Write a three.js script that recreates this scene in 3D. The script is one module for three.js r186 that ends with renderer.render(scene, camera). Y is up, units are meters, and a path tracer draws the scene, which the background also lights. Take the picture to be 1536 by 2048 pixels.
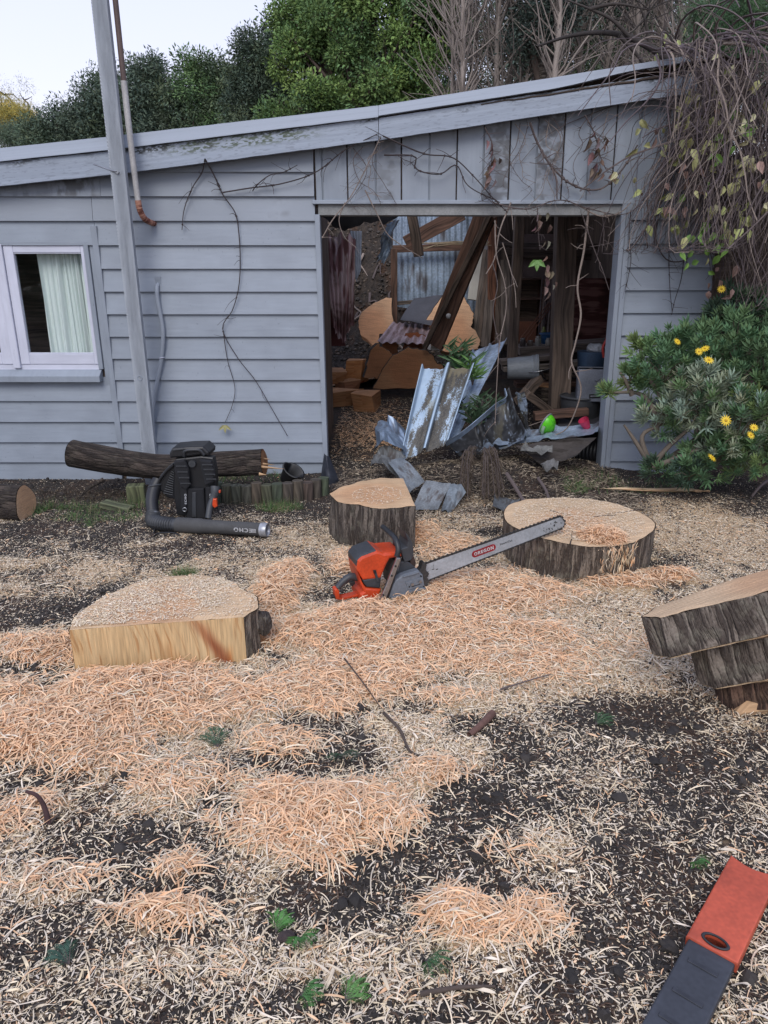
import * as THREE from 'three';
import { mergeGeometries } from 'three/addons/utils/BufferGeometryUtils.js';
import { RoundedBoxGeometry } from 'three/addons/geometries/RoundedBoxGeometry.js';
import { FontLoader } from 'three/addons/loaders/FontLoader.js';
import { TextGeometry } from 'three/addons/geometries/TextGeometry.js';

// ---------------------------------------------------------------- camera, sky, sun, exposure
const scene = new THREE.Scene();
const renderer = new THREE.WebGLRenderer({ antialias: true });
renderer.setSize(768, 1024);
renderer.toneMapping = THREE.LinearToneMapping;
renderer.toneMappingExposure = 1.43;
renderer.shadowMap.enabled = true;
renderer.shadowMap.type = THREE.PCFSoftShadowMap;

const EYE = 1.64, PITCH = 18.1 * Math.PI / 180;
const camera = new THREE.PerspectiveCamera(2 * Math.atan(1024 / 1479) * 180 / Math.PI, 0.75, 0.05, 400);
camera.position.set(0, EYE, 0);
camera.rotation.set(-PITCH, 0, 0);
camera.setViewOffset(1536, 2048, -41, 0, 1536, 2048);

{ // pale clear evening sky, a little brighter towards the horizon; the yard lies in open shade
  const w = 256, h = 128, d = new Float32Array(w * h * 4);
  for (let j = 0; j < h; j++) {
    const up = Math.max(0, ((j + 0.5) / h - 0.5) * 2);          // 0 at the horizon, 1 overhead
    const q = Math.min(1, up / 0.42), k = q * (2 - q);
    const r = 0.82 - 0.33 * k, g = 0.82 - 0.27 * k, b = 0.88 - 0.09 * k;
    for (let i = 0; i < w; i++) { const o = (j * w + i) * 4; d[o] = r; d[o + 1] = g; d[o + 2] = b; d[o + 3] = 1; }
  }
  const t = new THREE.DataTexture(d, w, h, THREE.RGBAFormat, THREE.FloatType);
  t.mapping = THREE.EquirectangularReflectionMapping; t.magFilter = THREE.LinearFilter; t.minFilter = THREE.LinearFilter; t.needsUpdate = true;
  scene.background = t; scene.environment = t;
}
const sun = new THREE.DirectionalLight(new THREE.Color(1, 0.95, 0.88), 1.5);
sun.position.set(-2, 12, 8); sun.target.position.set(0, 0, -4);
sun.castShadow = true; sun.shadow.radius = 62; sun.shadow.mapSize.set(2048, 2048);
Object.assign(sun.shadow.camera, { left: -14, right: 14, top: 14, bottom: -14, near: 0.5, far: 60 });
scene.add(sun); scene.add(sun.target);

// ---------------------------------------------------------------- helpers
function rng(seed) { let s = seed | 0; return () => { s = (s + 0x6d2b79f5) | 0; let t = Math.imul(s ^ (s >>> 15), 1 | s); t = (t + Math.imul(t ^ (t >>> 7), 61 | t)) ^ t; return ((t ^ (t >>> 14)) >>> 0) / 4294967296; }; }
const V = (x, y, z) => new THREE.Vector3(x, y, z), PI = Math.PI;
const clamp = (x, a = 0, b = 1) => Math.min(b, Math.max(a, x)), lerp = (a, b, t) => a + (b - a) * t;
const smooth = (a, b, x) => { const t = clamp((x - a) / (b - a)); return t * t * (3 - 2 * t); };
const hash = (x, y) => { let h = Math.imul(x | 0, 374761393) + Math.imul(y | 0, 668265263); h = Math.imul(h ^ (h >>> 13), 1274126177); return ((h ^ (h >>> 16)) >>> 0) / 4294967296; };
function vnoise(x, y, px = 0, py = 0) {       // value noise, repeating every px, py cells where given
  let i = Math.floor(x), j = Math.floor(y); const fx = x - i, fy = y - j, u = fx * fx * (3 - 2 * fx), v = fy * fy * (3 - 2 * fy);
  let i1 = i + 1, j1 = j + 1;
  if (px) { i = ((i % px) + px) % px; i1 = ((i1 % px) + px) % px; }
  if (py) { j = ((j % py) + py) % py; j1 = ((j1 % py) + py) % py; }
  const a = hash(i, j), b = hash(i1, j), c = hash(i, j1), d = hash(i1, j1);
  return a + (b - a) * u + (c - a) * v + (a - b - c + d) * u * v;
}
function fbm(x, y, o = 4, px = 0, py = 0) { let s = 0, a = 0.5, n = 0; for (let k = 0; k < o; k++) { s += a * vnoise(x + k * 17.3 * (px ? 0 : 1), y, px, py); n += a; a *= 0.5; x *= 2; y *= 2; px *= 2; py *= 2; } return s / n; }
const mix3 = (a, b, t) => [a[0] + (b[0] - a[0]) * t, a[1] + (b[1] - a[1]) * t, a[2] + (b[2] - a[2]) * t];
function tex(w, h, fn, srgb = true, repeat = true) {   // fn(u, v) -> sRGB 0..1 triple, or a number
  const d = new Uint8Array(w * h * 4);
  for (let j = 0; j < h; j++) for (let i = 0; i < w; i++) {
    const c = fn((i + 0.5) / w, (j + 0.5) / h), o = (j * w + i) * 4;
    if (typeof c === 'number') d[o] = d[o + 1] = d[o + 2] = clamp(c) * 255; else { d[o] = clamp(c[0]) * 255; d[o + 1] = clamp(c[1]) * 255; d[o + 2] = clamp(c[2]) * 255; }
    d[o + 3] = 255;
  }
  const t = new THREE.DataTexture(d, w, h); if (srgb) t.colorSpace = THREE.SRGBColorSpace;
  t.wrapS = t.wrapT = repeat ? THREE.RepeatWrapping : THREE.ClampToEdgeWrapping; t.magFilter = THREE.LinearFilter; t.minFilter = THREE.LinearMipmapLinearFilter; t.generateMipmaps = true; t.needsUpdate = true; return t;
}
const lin = (r, g, b) => new THREE.Color().setRGB(r, g, b);
function std(name, o) { const m = new THREE.MeshStandardMaterial({ roughness: 0.85, metalness: 0, side: THREE.DoubleSide, ...o }); m.name = name; return m; }
const tinted = (m, c) => { const n = m.clone(); n.color = c; return n; };

const taken = new Map();
function numbered(name) { const n = taken.get(name) || 0; taken.set(name, n + 1); return n ? name + '_' + String(n).padStart(3, '0') : name; }
function part(name, geo, mat, parent) { const m = new THREE.Mesh(geo, mat); m.name = name; m.castShadow = m.receiveShadow = true; parent.add(m); return m; }
function tag(o, label, category, group, kind) { o.userData.label = label; if (category) o.userData.category = category; if (group) o.userData.group = group; if (kind) o.userData.kind = kind; return o; }
function thing(name, label, category, pos = [0, 0, 0], turn = 0, group) { const g = new THREE.Group(); g.name = numbered(name); g.position.set(...pos); g.rotation.y = turn; scene.add(g); return tag(g, label, category, group); }
function solo(name, label, category, geo, mat, group) { const m = part(numbered(name), geo, mat, scene); return tag(m, label, category, group); }
function sub(name, parent) { const g = new THREE.Group(); g.name = name; parent.add(g); return g; }

// uv in metres by the main direction of each face; the grain (u) runs along the given axis
function metricUV(geo, along = 'x', ou = 0, ov = 0) {
  const g = geo.index ? geo.toNonIndexed() : geo, p = g.attributes.position, uv = new Float32Array(p.count * 2), n = V(), a = V(), b = V(), c = V();
  const ax = 'xyz'.indexOf(along);
  for (let i = 0; i < p.count; i += 3) {
    a.fromBufferAttribute(p, i); b.fromBufferAttribute(p, i + 1); c.fromBufferAttribute(p, i + 2);
    n.copy(b).sub(a).cross(c.clone().sub(a)); const m = [Math.abs(n.x), Math.abs(n.y), Math.abs(n.z)], k = m.indexOf(Math.max(...m));
    let U = ax, W = 3 - ax - k; if (k === ax) { U = (ax + 1) % 3; W = (ax + 2) % 3; }
    for (let j = 0; j < 3; j++) { const q = [p.getX(i + j), p.getY(i + j), p.getZ(i + j)]; uv[(i + j) * 2] = q[U] + ou; uv[(i + j) * 2 + 1] = q[W] + ov; }
  }
  g.setAttribute('uv', new THREE.BufferAttribute(uv, 2)); return g;
}
// a box with chamfered edges, 44 triangles, flat shaded
function chamfer(w, h, d, c = 0.004, along = 'x', ou = 0, ov = 0) {
  const P = [], x = w / 2, y = h / 2, z = d / 2; c = Math.min(c, x * 0.45, y * 0.45, z * 0.45);
  const tri = (...q) => { const m = q[0].map((_, k) => q.reduce((s, v) => s + v[k], 0)); const e1 = q[1].map((v, k) => v - q[0][k]), e2 = q[2].map((v, k) => v - q[0][k]); const n = [e1[1] * e2[2] - e1[2] * e2[1], e1[2] * e2[0] - e1[0] * e2[2], e1[0] * e2[1] - e1[1] * e2[0]]; if (n[0] * m[0] + n[1] * m[1] + n[2] * m[2] < 0) q.reverse(); P.push(...q[0], ...q[1], ...q[2]); if (q[3]) P.push(...q[0], ...q[2], ...q[3]); };
  const S = [-1, 1];
  for (const s of S) { tri([s * x, -y + c, -z + c], [s * x, y - c, -z + c], [s * x, y - c, z - c], [s * x, -y + c, z - c]); tri([-x + c, s * y, -z + c], [x - c, s * y, -z + c], [x - c, s * y, z - c], [-x + c, s * y, z - c]); tri([-x + c, -y + c, s * z], [x - c, -y + c, s * z], [x - c, y - c, s * z], [-x + c, y - c, s * z]); }
  for (const s of S) for (const t of S) {
    tri([-x + c, s * y, t * (z - c)], [x - c, s * y, t * (z - c)], [x - c, s * (y - c), t * z], [-x + c, s * (y - c), t * z]);
    tri([s * x, -y + c, t * (z - c)], [s * x, y - c, t * (z - c)], [s * (x - c), y - c, t * z], [s * (x - c), -y + c, t * z]);
    tri([s * x, t * (y - c), -z + c], [s * x, t * (y - c), z - c], [s * (x - c), t * y, z - c], [s * (x - c), t * y, -z + c]);
    for (const r of S) tri([s * x, t * (y - c), r * (z - c)], [s * (x - c), t * y, r * (z - c)], [s * (x - c), t * (y - c), r * z]);
  }
  const g = new THREE.BufferGeometry(); g.setAttribute('position', new THREE.Float32BufferAttribute(P, 3)); g.computeVertexNormals(); return metricUV(g, along, ou, ov);
}
const moved = (g, x, y, z, rx = 0, ry = 0, rz = 0) => g.applyMatrix4(new THREE.Matrix4().compose(V(x, y, z), new THREE.Quaternion().setFromEuler(new THREE.Euler(rx, ry, rz)), V(1, 1, 1)));
// a timber from a to b with its own width and thickness; up hints which way the wide face turns
function timber(a, b, w, t, c = 0.004, roll = 0, ov = 0) {
  const A = V(...a), B = V(...b), d = B.clone().sub(A), L = d.length(); d.normalize();
  const g = chamfer(L, w, t, c, 'x', 0, ov), q = new THREE.Quaternion();
  const zax = Math.abs(d.z) > 0.95 ? V(1, 0, 0) : V(0, 0, 1), y = zax.clone().cross(d).normalize(), z = d.clone().cross(y).normalize();
  q.setFromRotationMatrix(new THREE.Matrix4().makeBasis(d, y, z)); q.multiply(new THREE.Quaternion().setFromAxisAngle(V(1, 0, 0), roll));
  return g.applyMatrix4(new THREE.Matrix4().compose(A.add(B).multiplyScalar(0.5), q, V(1, 1, 1)));
}
// a tube of changing radius through points; uv in metres, u along
function tube(pts, r0, r1 = r0, sides = 5, per = 3, radf) {
  const P = pts.map((p) => p.isVector3 ? p : V(...p)), curve = new THREE.CatmullRomCurve3(P, false, 'centripetal'), n = Math.max(1, (P.length - 1) * per), fr = curve.computeFrenetFrames(n, false), L = curve.getLength();
  const pos = [], uv = [], idx = [];
  for (let i = 0; i <= n; i++) { const t = i / n, c = curve.getPointAt(t), r = radf ? radf(t) : lerp(r0, r1, t);
    for (let k = 0; k <= sides; k++) { const a = k / sides * 2 * PI, N = fr.normals[i], B = fr.binormals[i], cs = Math.cos(a) * r, sn = Math.sin(a) * r; pos.push(c.x + N.x * cs + B.x * sn, c.y + N.y * cs + B.y * sn, c.z + N.z * cs + B.z * sn); uv.push(t * L, k / sides * 2 * PI * Math.max(r0, 0.001)); } }
  const s = sides + 1;
  for (let i = 0; i < n; i++) for (let k = 0; k < sides; k++) { const a = i * s + k; idx.push(a, a + 1, a + s, a + 1, a + s + 1, a + s); }
  const g = new THREE.BufferGeometry(); g.setAttribute('position', new THREE.Float32BufferAttribute(pos, 3)); g.setAttribute('uv', new THREE.Float32BufferAttribute(uv, 2)); g.setIndex(idx); g.computeVertexNormals(); return g;
}
// a surface over a grid; f(u, v) -> [x, y, z]; uv in metres given by su, sv
function sheet(nu, nv, f, su = 1, sv = 1) {
  const pos = [], uv = [], idx = [];
  for (let j = 0; j <= nv; j++) for (let i = 0; i <= nu; i++) { pos.push(...f(i / nu, j / nv)); uv.push(i / nu * su, j / nv * sv); }
  for (let j = 0; j < nv; j++) for (let i = 0; i < nu; i++) { const a = j * (nu + 1) + i, b = a + nu + 1; idx.push(a, a + 1, b, a + 1, b + 1, b); }
  const g = new THREE.BufferGeometry(); g.setAttribute('position', new THREE.Float32BufferAttribute(pos, 3)); g.setAttribute('uv', new THREE.Float32BufferAttribute(uv, 2)); g.setIndex(idx); g.computeVertexNormals(); return g;
}
// merge geometries of any make: only position, normal and uv are kept
function join(list) {
  return mergeGeometries(list.map((g0) => { const g = g0.index ? g0.toNonIndexed() : g0; for (const k of Object.keys(g.attributes)) if (!['position', 'normal', 'uv'].includes(k)) g.deleteAttribute(k); if (!g.attributes.uv) metricUV(g); return g; }));
}
// an outline in the xy plane given real thickness, with rounded edges
function extr(pts, depth, bev = 0.004, holes = [], curve = false) {
  const s = new THREE.Shape(); if (curve) { s.moveTo(...pts[0]); s.splineThru(pts.slice(1).map((p) => new THREE.Vector2(...p))); } else { pts.forEach((p, i) => i ? s.lineTo(...p) : s.moveTo(...p)); s.closePath(); }
  for (const h of holes) { const q = new THREE.Path(); h.forEach((p, i) => i ? q.lineTo(...p) : q.moveTo(...p)); q.closePath(); s.holes.push(q); }
  const g = new THREE.ExtrudeGeometry(s, { depth: Math.max(0.0005, depth - 2 * bev), bevelEnabled: bev > 0, bevelThickness: bev, bevelSize: bev * 0.9, bevelOffset: -bev * 0.9, bevelSegments: 2, curveSegments: 10 });
  g.translate(0, 0, -depth / 2 + bev); return metricUV(g);
}
// ---------------------------------------------------------------- textures and materials
const T = {};
T.paint = tex(512, 512, (u, v) => { const g = fbm(u * 8, v * 64, 4, 8, 64), d = fbm(u * 6, v * 6, 4, 6, 6); const k = 0.94 + 0.05 * (g - 0.5) + 0.12 * (d - 0.5); const sp = vnoise(u * 90, v * 90, 90, 90) > 0.965 ? 0.86 : 1; return [k * sp, k * sp, k * sp]; });
T.paintBump = tex(512, 512, (u, v) => 0.5 + 0.6 * (fbm(u * 8, v * 90, 3, 8, 90) - 0.5), false);
// rough sawn post: the arcs a circular blade leaves across the face
T.sawnBump = tex(512, 1024, (u, v) => { const y = v * 2, x = u * 0.5; const ph = (y * 46 + 55 * Math.pow(u - 0.02, 2) * 1.6 + 3 * fbm(u * 4, v * 10, 2)); return 0.5 + 0.4 * Math.sin(ph * 2 * PI) * (0.4 + 0.6 * fbm(u * 6, v * 12, 2)) + 0.3 * (fbm(u * 60, v * 90, 2) - 0.5); }, false);
T.sawn = tex(512, 1024, (u, v) => { const ph = (v * 92 + 55 * Math.pow(u - 0.02, 2) * 1.6 + 3 * fbm(u * 4, v * 10, 2)); const k = 0.88 + 0.24 * Math.sin(ph * 2 * PI) * (0.3 + 0.7 * fbm(u * 6, v * 12, 2)) + 0.14 * (fbm(u * 6, v * 14, 4) - 0.5) + 0.1 * (fbm(u * 50, v * 80, 2) - 0.5); return [k, k, k]; });
// fascia: painted board with mould along its top edge and moss in patches; v from lower to upper edge
T.fascia = tex(2048, 128, (u, v) => { const g = fbm(u * 14, v * 10, 4); let c = [0.93, 0.94, 0.95].map((x) => x * (0.93 + 0.15 * (g - 0.5))); const edge = smooth(0.55, 1.0, v + 0.5 * (fbm(u * 90, v * 4, 4) - 0.5)); const m = clamp(edge * smooth(0.36, 0.62, fbm(u * 24 + 7, v * 1.5, 3)) * smooth(0.3, 0.6, fbm(u * 420, v * 22, 3)) * 1.5); c = mix3(c, [0.22, 0.22, 0.20], m * 0.8); const moss = smooth(0.35, 0.65, v) * smooth(0.46, 0.68, fbm(u * 260, v * 16, 4)) * smooth(0.36, 0.4, u) * (1 - smooth(0.5, 0.56, u)); c = mix3(c, [0.33, 0.37, 0.22], moss * 0.75); const st = smooth(0.60, 0.78, fbm(u * 160, v * 20, 4)); c = mix3(c, [0.6, 0.6, 0.6], st * 0.35); return c; }, true, true);
T.bark = tex(512, 512, (u, v) => { const w = 0.06 * (fbm(u * 6, v * 3, 3, 6, 3) - 0.5), f = fbm((u + w) * 40, v * 5, 5, 40, 5), p = fbm(u * 10, v * 10, 4, 10, 10), h = fbm(u * 90, v * 60, 2, 90, 60); const c = mix3([0.22, 0.19, 0.17], [0.47, 0.435, 0.40], clamp(smooth(0.26, 0.74, f) * 0.8 + 0.35 * (h - 0.4))); return mix3(c, [0.47, 0.46, 0.41], 0.45 * smooth(0.5, 0.75, p)); });
T.barkBump = tex(512, 512, (u, v) => { const w = 0.06 * (fbm(u * 6, v * 3, 3, 6, 3) - 0.5); return smooth(0.25, 0.7, fbm((u + w) * 40, v * 5, 5, 40, 5)) * 0.8 + 0.2 * fbm(u * 60, v * 40, 2, 60, 40); }, false);
T.endgrain = tex(1024, 1024, (u, v) => { const x = (u - 0.46) * 1.2, y = (v - 0.53) * 1.2, a = Math.atan2(y, x), r = Math.hypot(x, y) * (1 + 0.06 * Math.sin(a * 3 + 1) + 0.05 * (fbm(u * 5, v * 5, 3) - 0.5)); const ring = 0.5 + 0.5 * Math.sin(r * 420 + 4 * fbm(u * 7, v * 7, 2)), saw = fbm(u * 14 + v * 3, v * 220 + u * 20, 3), b = fbm(u * 7, v * 7, 4), heart = smooth(0.30, 0.12, r + 0.1 * (b - 0.5)); let c = mix3([0.86, 0.745, 0.60], [0.84, 0.66, 0.50], heart * 0.75); c = mix3(c, [0.72, 0.55, 0.41], 0.26 * ring * (0.4 + 0.6 * b)); const k = 0.90 + 0.20 * (saw - 0.5) + 0.16 * (b - 0.5) + 0.12 * (vnoise(u * 500, v * 500) - 0.5); return c.map((q) => q * k); });
T.endBump = tex(512, 512, (u, v) => 0.5 * fbm(u * 10, v * 120, 3, 10, 120) + 0.5 * fbm(u * 110, v * 110, 2, 110, 110), false);
T.split = tex(1024, 512, (u, v) => { // v along the grain, u across
  const w = 0.05 * (fbm(u * 3.5, v * 1.6, 3) - 0.5) * 2, x = u + w + 0.012 * Math.sin(v * 5 + u * 9), f = fbm(x * 95, v * 3, 3), big = fbm(x * 9, v * 1.1, 3); let c = mix3([0.80, 0.66, 0.47], [0.87, 0.77, 0.60], big); c = mix3(c, [0.66, 0.46, 0.27], smooth(0.50, 0.80, f) * 0.6); const or = smooth(0.62, 0.78, fbm(x * 6 + 3, v * 0.9 + 4, 3)); c = mix3(c, [0.74, 0.44, 0.20], or * 0.7); const kn = smooth(0.07, 0.0, Math.abs(x - 0.71 - (v - 0.35) * -0.25)) * smooth(0.75, 0.15, v); c = mix3(c, [0.52, 0.24, 0.12], kn * 0.75); const k = 0.92 + 0.25 * (fbm(u * 160, v * 6, 2) - 0.5); return c.map((q) => q * k); });
T.wood = tex(512, 512, (u, v) => { const w = 0.1 * (fbm(u * 2, v * 4, 3, 2, 4) - 0.5), f = fbm(u * 3, (v + w) * 60, 4, 3, 60), b = fbm(u * 4, v * 8, 4, 4, 8); const k = 0.55 + 0.55 * f + 0.35 * (b - 0.5); return [k, k * 0.97, k * 0.94]; });
T.woodBump = tex(512, 512, (u, v) => { const w = 0.1 * (fbm(u * 2, v * 4, 3, 2, 4) - 0.5); return fbm(u * 3, (v + w) * 60, 4, 3, 60); }, false);
// galvanised sheet: spangle, white oxide, black mould and soil in blotches
T.tin = tex(1024, 1024, (u, v) => { const sp = vnoise(u * 120, v * 120, 120, 120), ox = fbm(u * 7, v * 7, 5, 7, 7), d = fbm(u * 5 + 3, v * 5, 5, 5, 5), fine = fbm(u * 60, v * 60, 3, 60, 60); let c = mix3([0.60, 0.65, 0.70], [0.72, 0.77, 0.82], 0.5 * sp + 0.5 * ox); c = mix3(c, mix3([0.30, 0.29, 0.28], [0.16, 0.155, 0.155], fine), clamp(smooth(0.34, 0.60, d + 0.7 * (fine - 0.5)) * 0.9)); c = mix3(c, [0.52, 0.48, 0.36], 0.6 * smooth(0.6, 0.75, fbm(u * 9 + 1, v * 9 + 5, 4, 9, 9))); return c; });
T.tinClean = tex(512, 512, (u, v) => { const k = 0.80 + 0.16 * (vnoise(u * 70, v * 70, 70, 70) - 0.5) + 0.35 * (fbm(u * 6, v * 2, 4, 6, 2) - 0.5), r = smooth(0.6, 0.8, fbm(u * 9, v * 3, 4, 9, 3)); return mix3([k * 0.93, k * 0.98, k * 1.03], [0.36, 0.28, 0.24], r * 0.6); });
T.rust = tex(512, 512, (u, v) => { const a = fbm(u * 30, v * 3, 4, 30, 3), b = fbm(u * 6, v * 6, 5, 6, 6); let c = mix3([0.38, 0.27, 0.27], [0.58, 0.51, 0.51], smooth(0.42, 0.62, a)); c = mix3(c, [0.24, 0.17, 0.15], smooth(0.5, 0.7, b) * 0.7); return mix3(c, [0.62, 0.58, 0.58], 0.8 * smooth(0.58, 0.72, fbm(u * 40 + 9, v * 5, 3, 40, 5))); });
T.soil = tex(1024, 1024, (u, v) => { const a = fbm(u * 40, v * 40, 4, 40, 40), b = fbm(u * 7, v * 7, 4, 7, 7); let c = mix3([0.13, 0.115, 0.105], [0.31, 0.27, 0.235], a); c = mix3(c, [0.30, 0.21, 0.155], 0.6 * smooth(0.48, 0.7, b)); return c; });
T.soilBump = tex(1024, 1024, (u, v) => 0.5 * fbm(u * 40, v * 40, 4, 40, 40) + 0.5 * fbm(u * 120, v * 120, 2, 120, 120), false);
T.board = tex(256, 256, (u, v) => { const k = 0.85 + 0.3 * (fbm(u * 5, v * 5, 4, 5, 5) - 0.5) + 0.1 * (vnoise(u * 90, v * 90, 90, 90) - 0.5); return [k, k, k]; });

const rep = (t, x, y = x) => { const c = t.clone(); c.repeat.set(x, y); c.needsUpdate = true; return c; };
const M = {};
M.paint = std('grey_paint', { color: lin(0.29, 0.33, 0.385), map: rep(T.paint, 0.8), bumpMap: rep(T.paintBump, 0.8), bumpScale: 0.0012, roughness: 0.55 });
M.paint2 = tinted(M.paint, lin(0.306, 0.346, 0.402)); M.paint3 = tinted(M.paint, lin(0.275, 0.315, 0.368));
M.white = std('white_window_paint', { color: lin(0.62, 0.64, 0.74), map: rep(T.paint, 1), bumpMap: rep(T.paintBump, 1), bumpScale: 0.001, roughness: 0.5 });
M.cream = std('cream_paint', { color: lin(0.50, 0.48, 0.43), map: rep(T.paint, 1), roughness: 0.7 });
M.fascia = std('fascia_paint', { color: lin(0.40, 0.45, 0.53), map: T.fascia, bumpMap: rep(T.paintBump, 6, 1), bumpScale: 0.001, roughness: 0.6 });
M.cap = std('flashing_paint', { color: lin(0.41, 0.465, 0.55), map: rep(T.paint, 0.6), roughness: 0.45 });
M.pole = std('sawn_grey_paint', { color: lin(0.42, 0.46, 0.51), map: T.sawn, bumpMap: T.sawnBump, bumpScale: 0.002, roughness: 0.7 });
M.bark = std('bark', { map: rep(T.bark, 2.2), bumpMap: rep(T.barkBump, 2.2), bumpScale: 0.022, roughness: 0.95 });
M.barkDark = tinted(M.bark, lin(0.42, 0.38, 0.36)); M.barkGrey = tinted(M.bark, lin(1.35, 1.29, 1.2));
M.end = std('sawn_end_grain', { map: T.endgrain, bumpMap: rep(T.endBump, 1.6), bumpScale: 0.004, roughness: 0.9 });
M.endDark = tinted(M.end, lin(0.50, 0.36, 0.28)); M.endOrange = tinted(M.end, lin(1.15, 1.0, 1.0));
M.split = std('split_grain', { map: T.split, roughness: 0.8 });
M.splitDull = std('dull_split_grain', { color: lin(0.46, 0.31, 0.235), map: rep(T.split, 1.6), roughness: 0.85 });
const wood = (n, r, g, b, k = 1.2) => std(n, { color: lin(r, g, b), map: rep(T.wood, k), bumpMap: rep(T.woodBump, k), bumpScale: 0.003, roughness: 0.85 });
M.brown = wood('brown_timber', 0.17, 0.10, 0.075); M.brownDark = wood('dark_timber', 0.165, 0.128, 0.105); M.greyWood = wood('weathered_timber', 0.22, 0.19, 0.17); M.redWood = wood('red_timber', 0.26, 0.12, 0.075); M.freshPlank = wood('fresh_plank', 0.80, 0.55, 0.33);
M.tin = std('dirty_galvanised', { color: lin(0.86, 0.92, 1.0), map: rep(T.tin, 1.1), roughness: 0.5, metalness: 0.35 });
M.tinClean = std('galvanised', { color: lin(0.72, 0.80, 0.90), map: rep(T.tinClean, 1), roughness: 0.45, metalness: 0.4 });
M.tinDull = std('dull_sheet', { color: lin(0.42, 0.41, 0.39), map: rep(T.tinClean, 2.2), roughness: 0.75, metalness: 0.1 });
M.rust = std('rusty_red_sheet', { color: lin(1.35, 1.3, 1.3), map: rep(T.rust, 1), roughness: 0.8, metalness: 0.1 });
M.soil = std('dark_soil', { map: rep(T.soil, 0.9), bumpMap: rep(T.soilBump, 0.9), bumpScale: 0.02, roughness: 1 });
const plain = (n, r, g, b, rough = 0.7, o = {}) => std(n, { color: lin(r, g, b), map: rep(T.board, 1.5), roughness: rough, ...o });
M.black = plain('black_plastic', 0.018, 0.019, 0.022, 0.45); M.blackMatte = plain('black_fabric', 0.016, 0.017, 0.021, 0.9); M.charcoal = plain('charcoal_plastic', 0.055, 0.06, 0.068, 0.5);
M.dust = plain('dusty_black_plastic', 0.075, 0.075, 0.075, 0.8);
M.orange = plain('orange_plastic', 0.78, 0.085, 0.022, 0.35); M.steel = plain('steel', 0.55, 0.56, 0.58, 0.3, { metalness: 0.9 }); M.chain = plain('chain_steel', 0.09, 0.09, 0.09, 0.5, { metalness: 0.6 });
M.greyCast = plain('grey_casting', 0.19, 0.215, 0.25, 0.45); M.barMetal = plain('guide_bar_metal', 0.52, 0.57, 0.62, 0.38, { metalness: 0.35 });
M.vine = plain('dry_vine', 0.16, 0.125, 0.12, 0.9); M.vinePale = plain('pale_vine', 0.36, 0.29, 0.25, 0.9); M.twig = plain('twig', 0.11, 0.08, 0.065, 0.9);
// the upright sheet in the doorway: pale ridges, pans caked with soil and mould; u across, v up
T.caked = tex(512, 512, (u, v) => { const ox = fbm(u * 9, v * 9, 5), fine = fbm(u * 70, v * 90, 3), d = fbm(u * 7 + 3, v * 5 + 2, 5), pan = Math.abs(((u * 2) % 1) - 0.5) * 2; let c = mix3([0.60, 0.67, 0.74], [0.74, 0.80, 0.86], ox); const off = u < 0.5 ? lerp(0.16, -0.22, v) : 0.14; const k = clamp(smooth(0.40, 0.60, d + off + 0.45 * (fine - 0.5)) * smooth(0.96, 0.72, pan)); c = mix3(c, mix3([0.24, 0.22, 0.20], [0.34, 0.31, 0.27], smooth(0.4, 0.6, fine)), k * 0.92); const t = smooth(0.52, 0.66, fbm(u * 6 + 9, v * 4 + 1, 4)) * (u > 0.5 ? smooth(0.55, 0.9, v) : 0.5); return mix3(c, [0.55, 0.50, 0.39], 0.7 * t * smooth(0.96, 0.72, pan)); });
M.caked = std('caked_galvanised', { color: lin(0.92, 0.97, 1.0), map: T.caked, roughness: 0.6, metalness: 0.2 });
// boards up under the eave: the same paint with brown mould in patches
T.mould = tex(512, 512, (u, v) => { const d = fbm(u * 6, v * 6, 4, 6, 6), m = smooth(0.50, 0.72, fbm(u * 4 + 1, v * 7, 5, 4, 7)) * smooth(0.3, 0.6, fbm(u * 60, v * 40, 3, 60, 40)), k = 0.94 + 0.12 * (d - 0.5); return mix3([k, k, k], [0.50, 0.47, 0.44], m * 0.62); });
M.mould = std('mouldy_grey_paint', { color: lin(0.285, 0.32, 0.37), map: rep(T.mould, 0.45), bumpMap: rep(T.paintBump, 0.8), bumpScale: 0.0012, roughness: 0.6 });
// ---------------------------------------------------------------- the lie of the land and of the shavings
// heaps of fresh shavings, fine sawdust and bare soil: [x, z, half width, half depth, amount]
const HEAPS = [[-1.022, -2.588, 0.62, 0.22, 1], [-1.328, -2.337, 0.35, 0.26, 1], [-0.265, -1.906, 0.26, 0.18, 1], [-0.248, -2.701, 0.33, 0.28, 0.75], [-0.648, -3.598, 0.14, 0.48, 1], [-0.069, -3.17, 0.71, 0.28, 1], [0.317, -3.535, 0.5, 0.34, 0.9], [0.439, -2.865, 0.39, 0.17, 0.5],
  [1.458, -3.777, 0.17, 0.1, 1], [1.172, -3.696, 0.25, 0.09, 0.8], [0.128, -1.538, 0.14, 0.09, 0.85], [0.331, -1.514, 0.13, 0.09, 0.6], [-0.641, -1.546, 0.17, 0.05, 0.75], [-1.442, -2.976, 0.41, 0.15, 0.8], [0.104, -2.111, 0.12, 0.08, 0.6], [-0.453, -2.292, 0.22, 0.12, 0.45], [0.003, -4.488, 0.19, 0.28, 0.7], [-0.345, -3.981, 0.13, 0.23, 0.6], [0.281, -4.263, 0.25, 0.22, 0.55], [-0.726, -2.098, 0.27, 0.12, 0.35], [-1.197, -1.951, 0.14, 0.14, 0.5], [-0.932, -1.666, 0.23, 0.07, 0.3], [0.122, -2.588, 0.2, 0.09, 0.55], [0.299, -1.78, 0.18, 0.08, 0.25], [-0.66, -1.702, 0.09, 0.05, 0.6], [1.038, -3.046, 0.28, 0.19, 0.25]];
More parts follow.
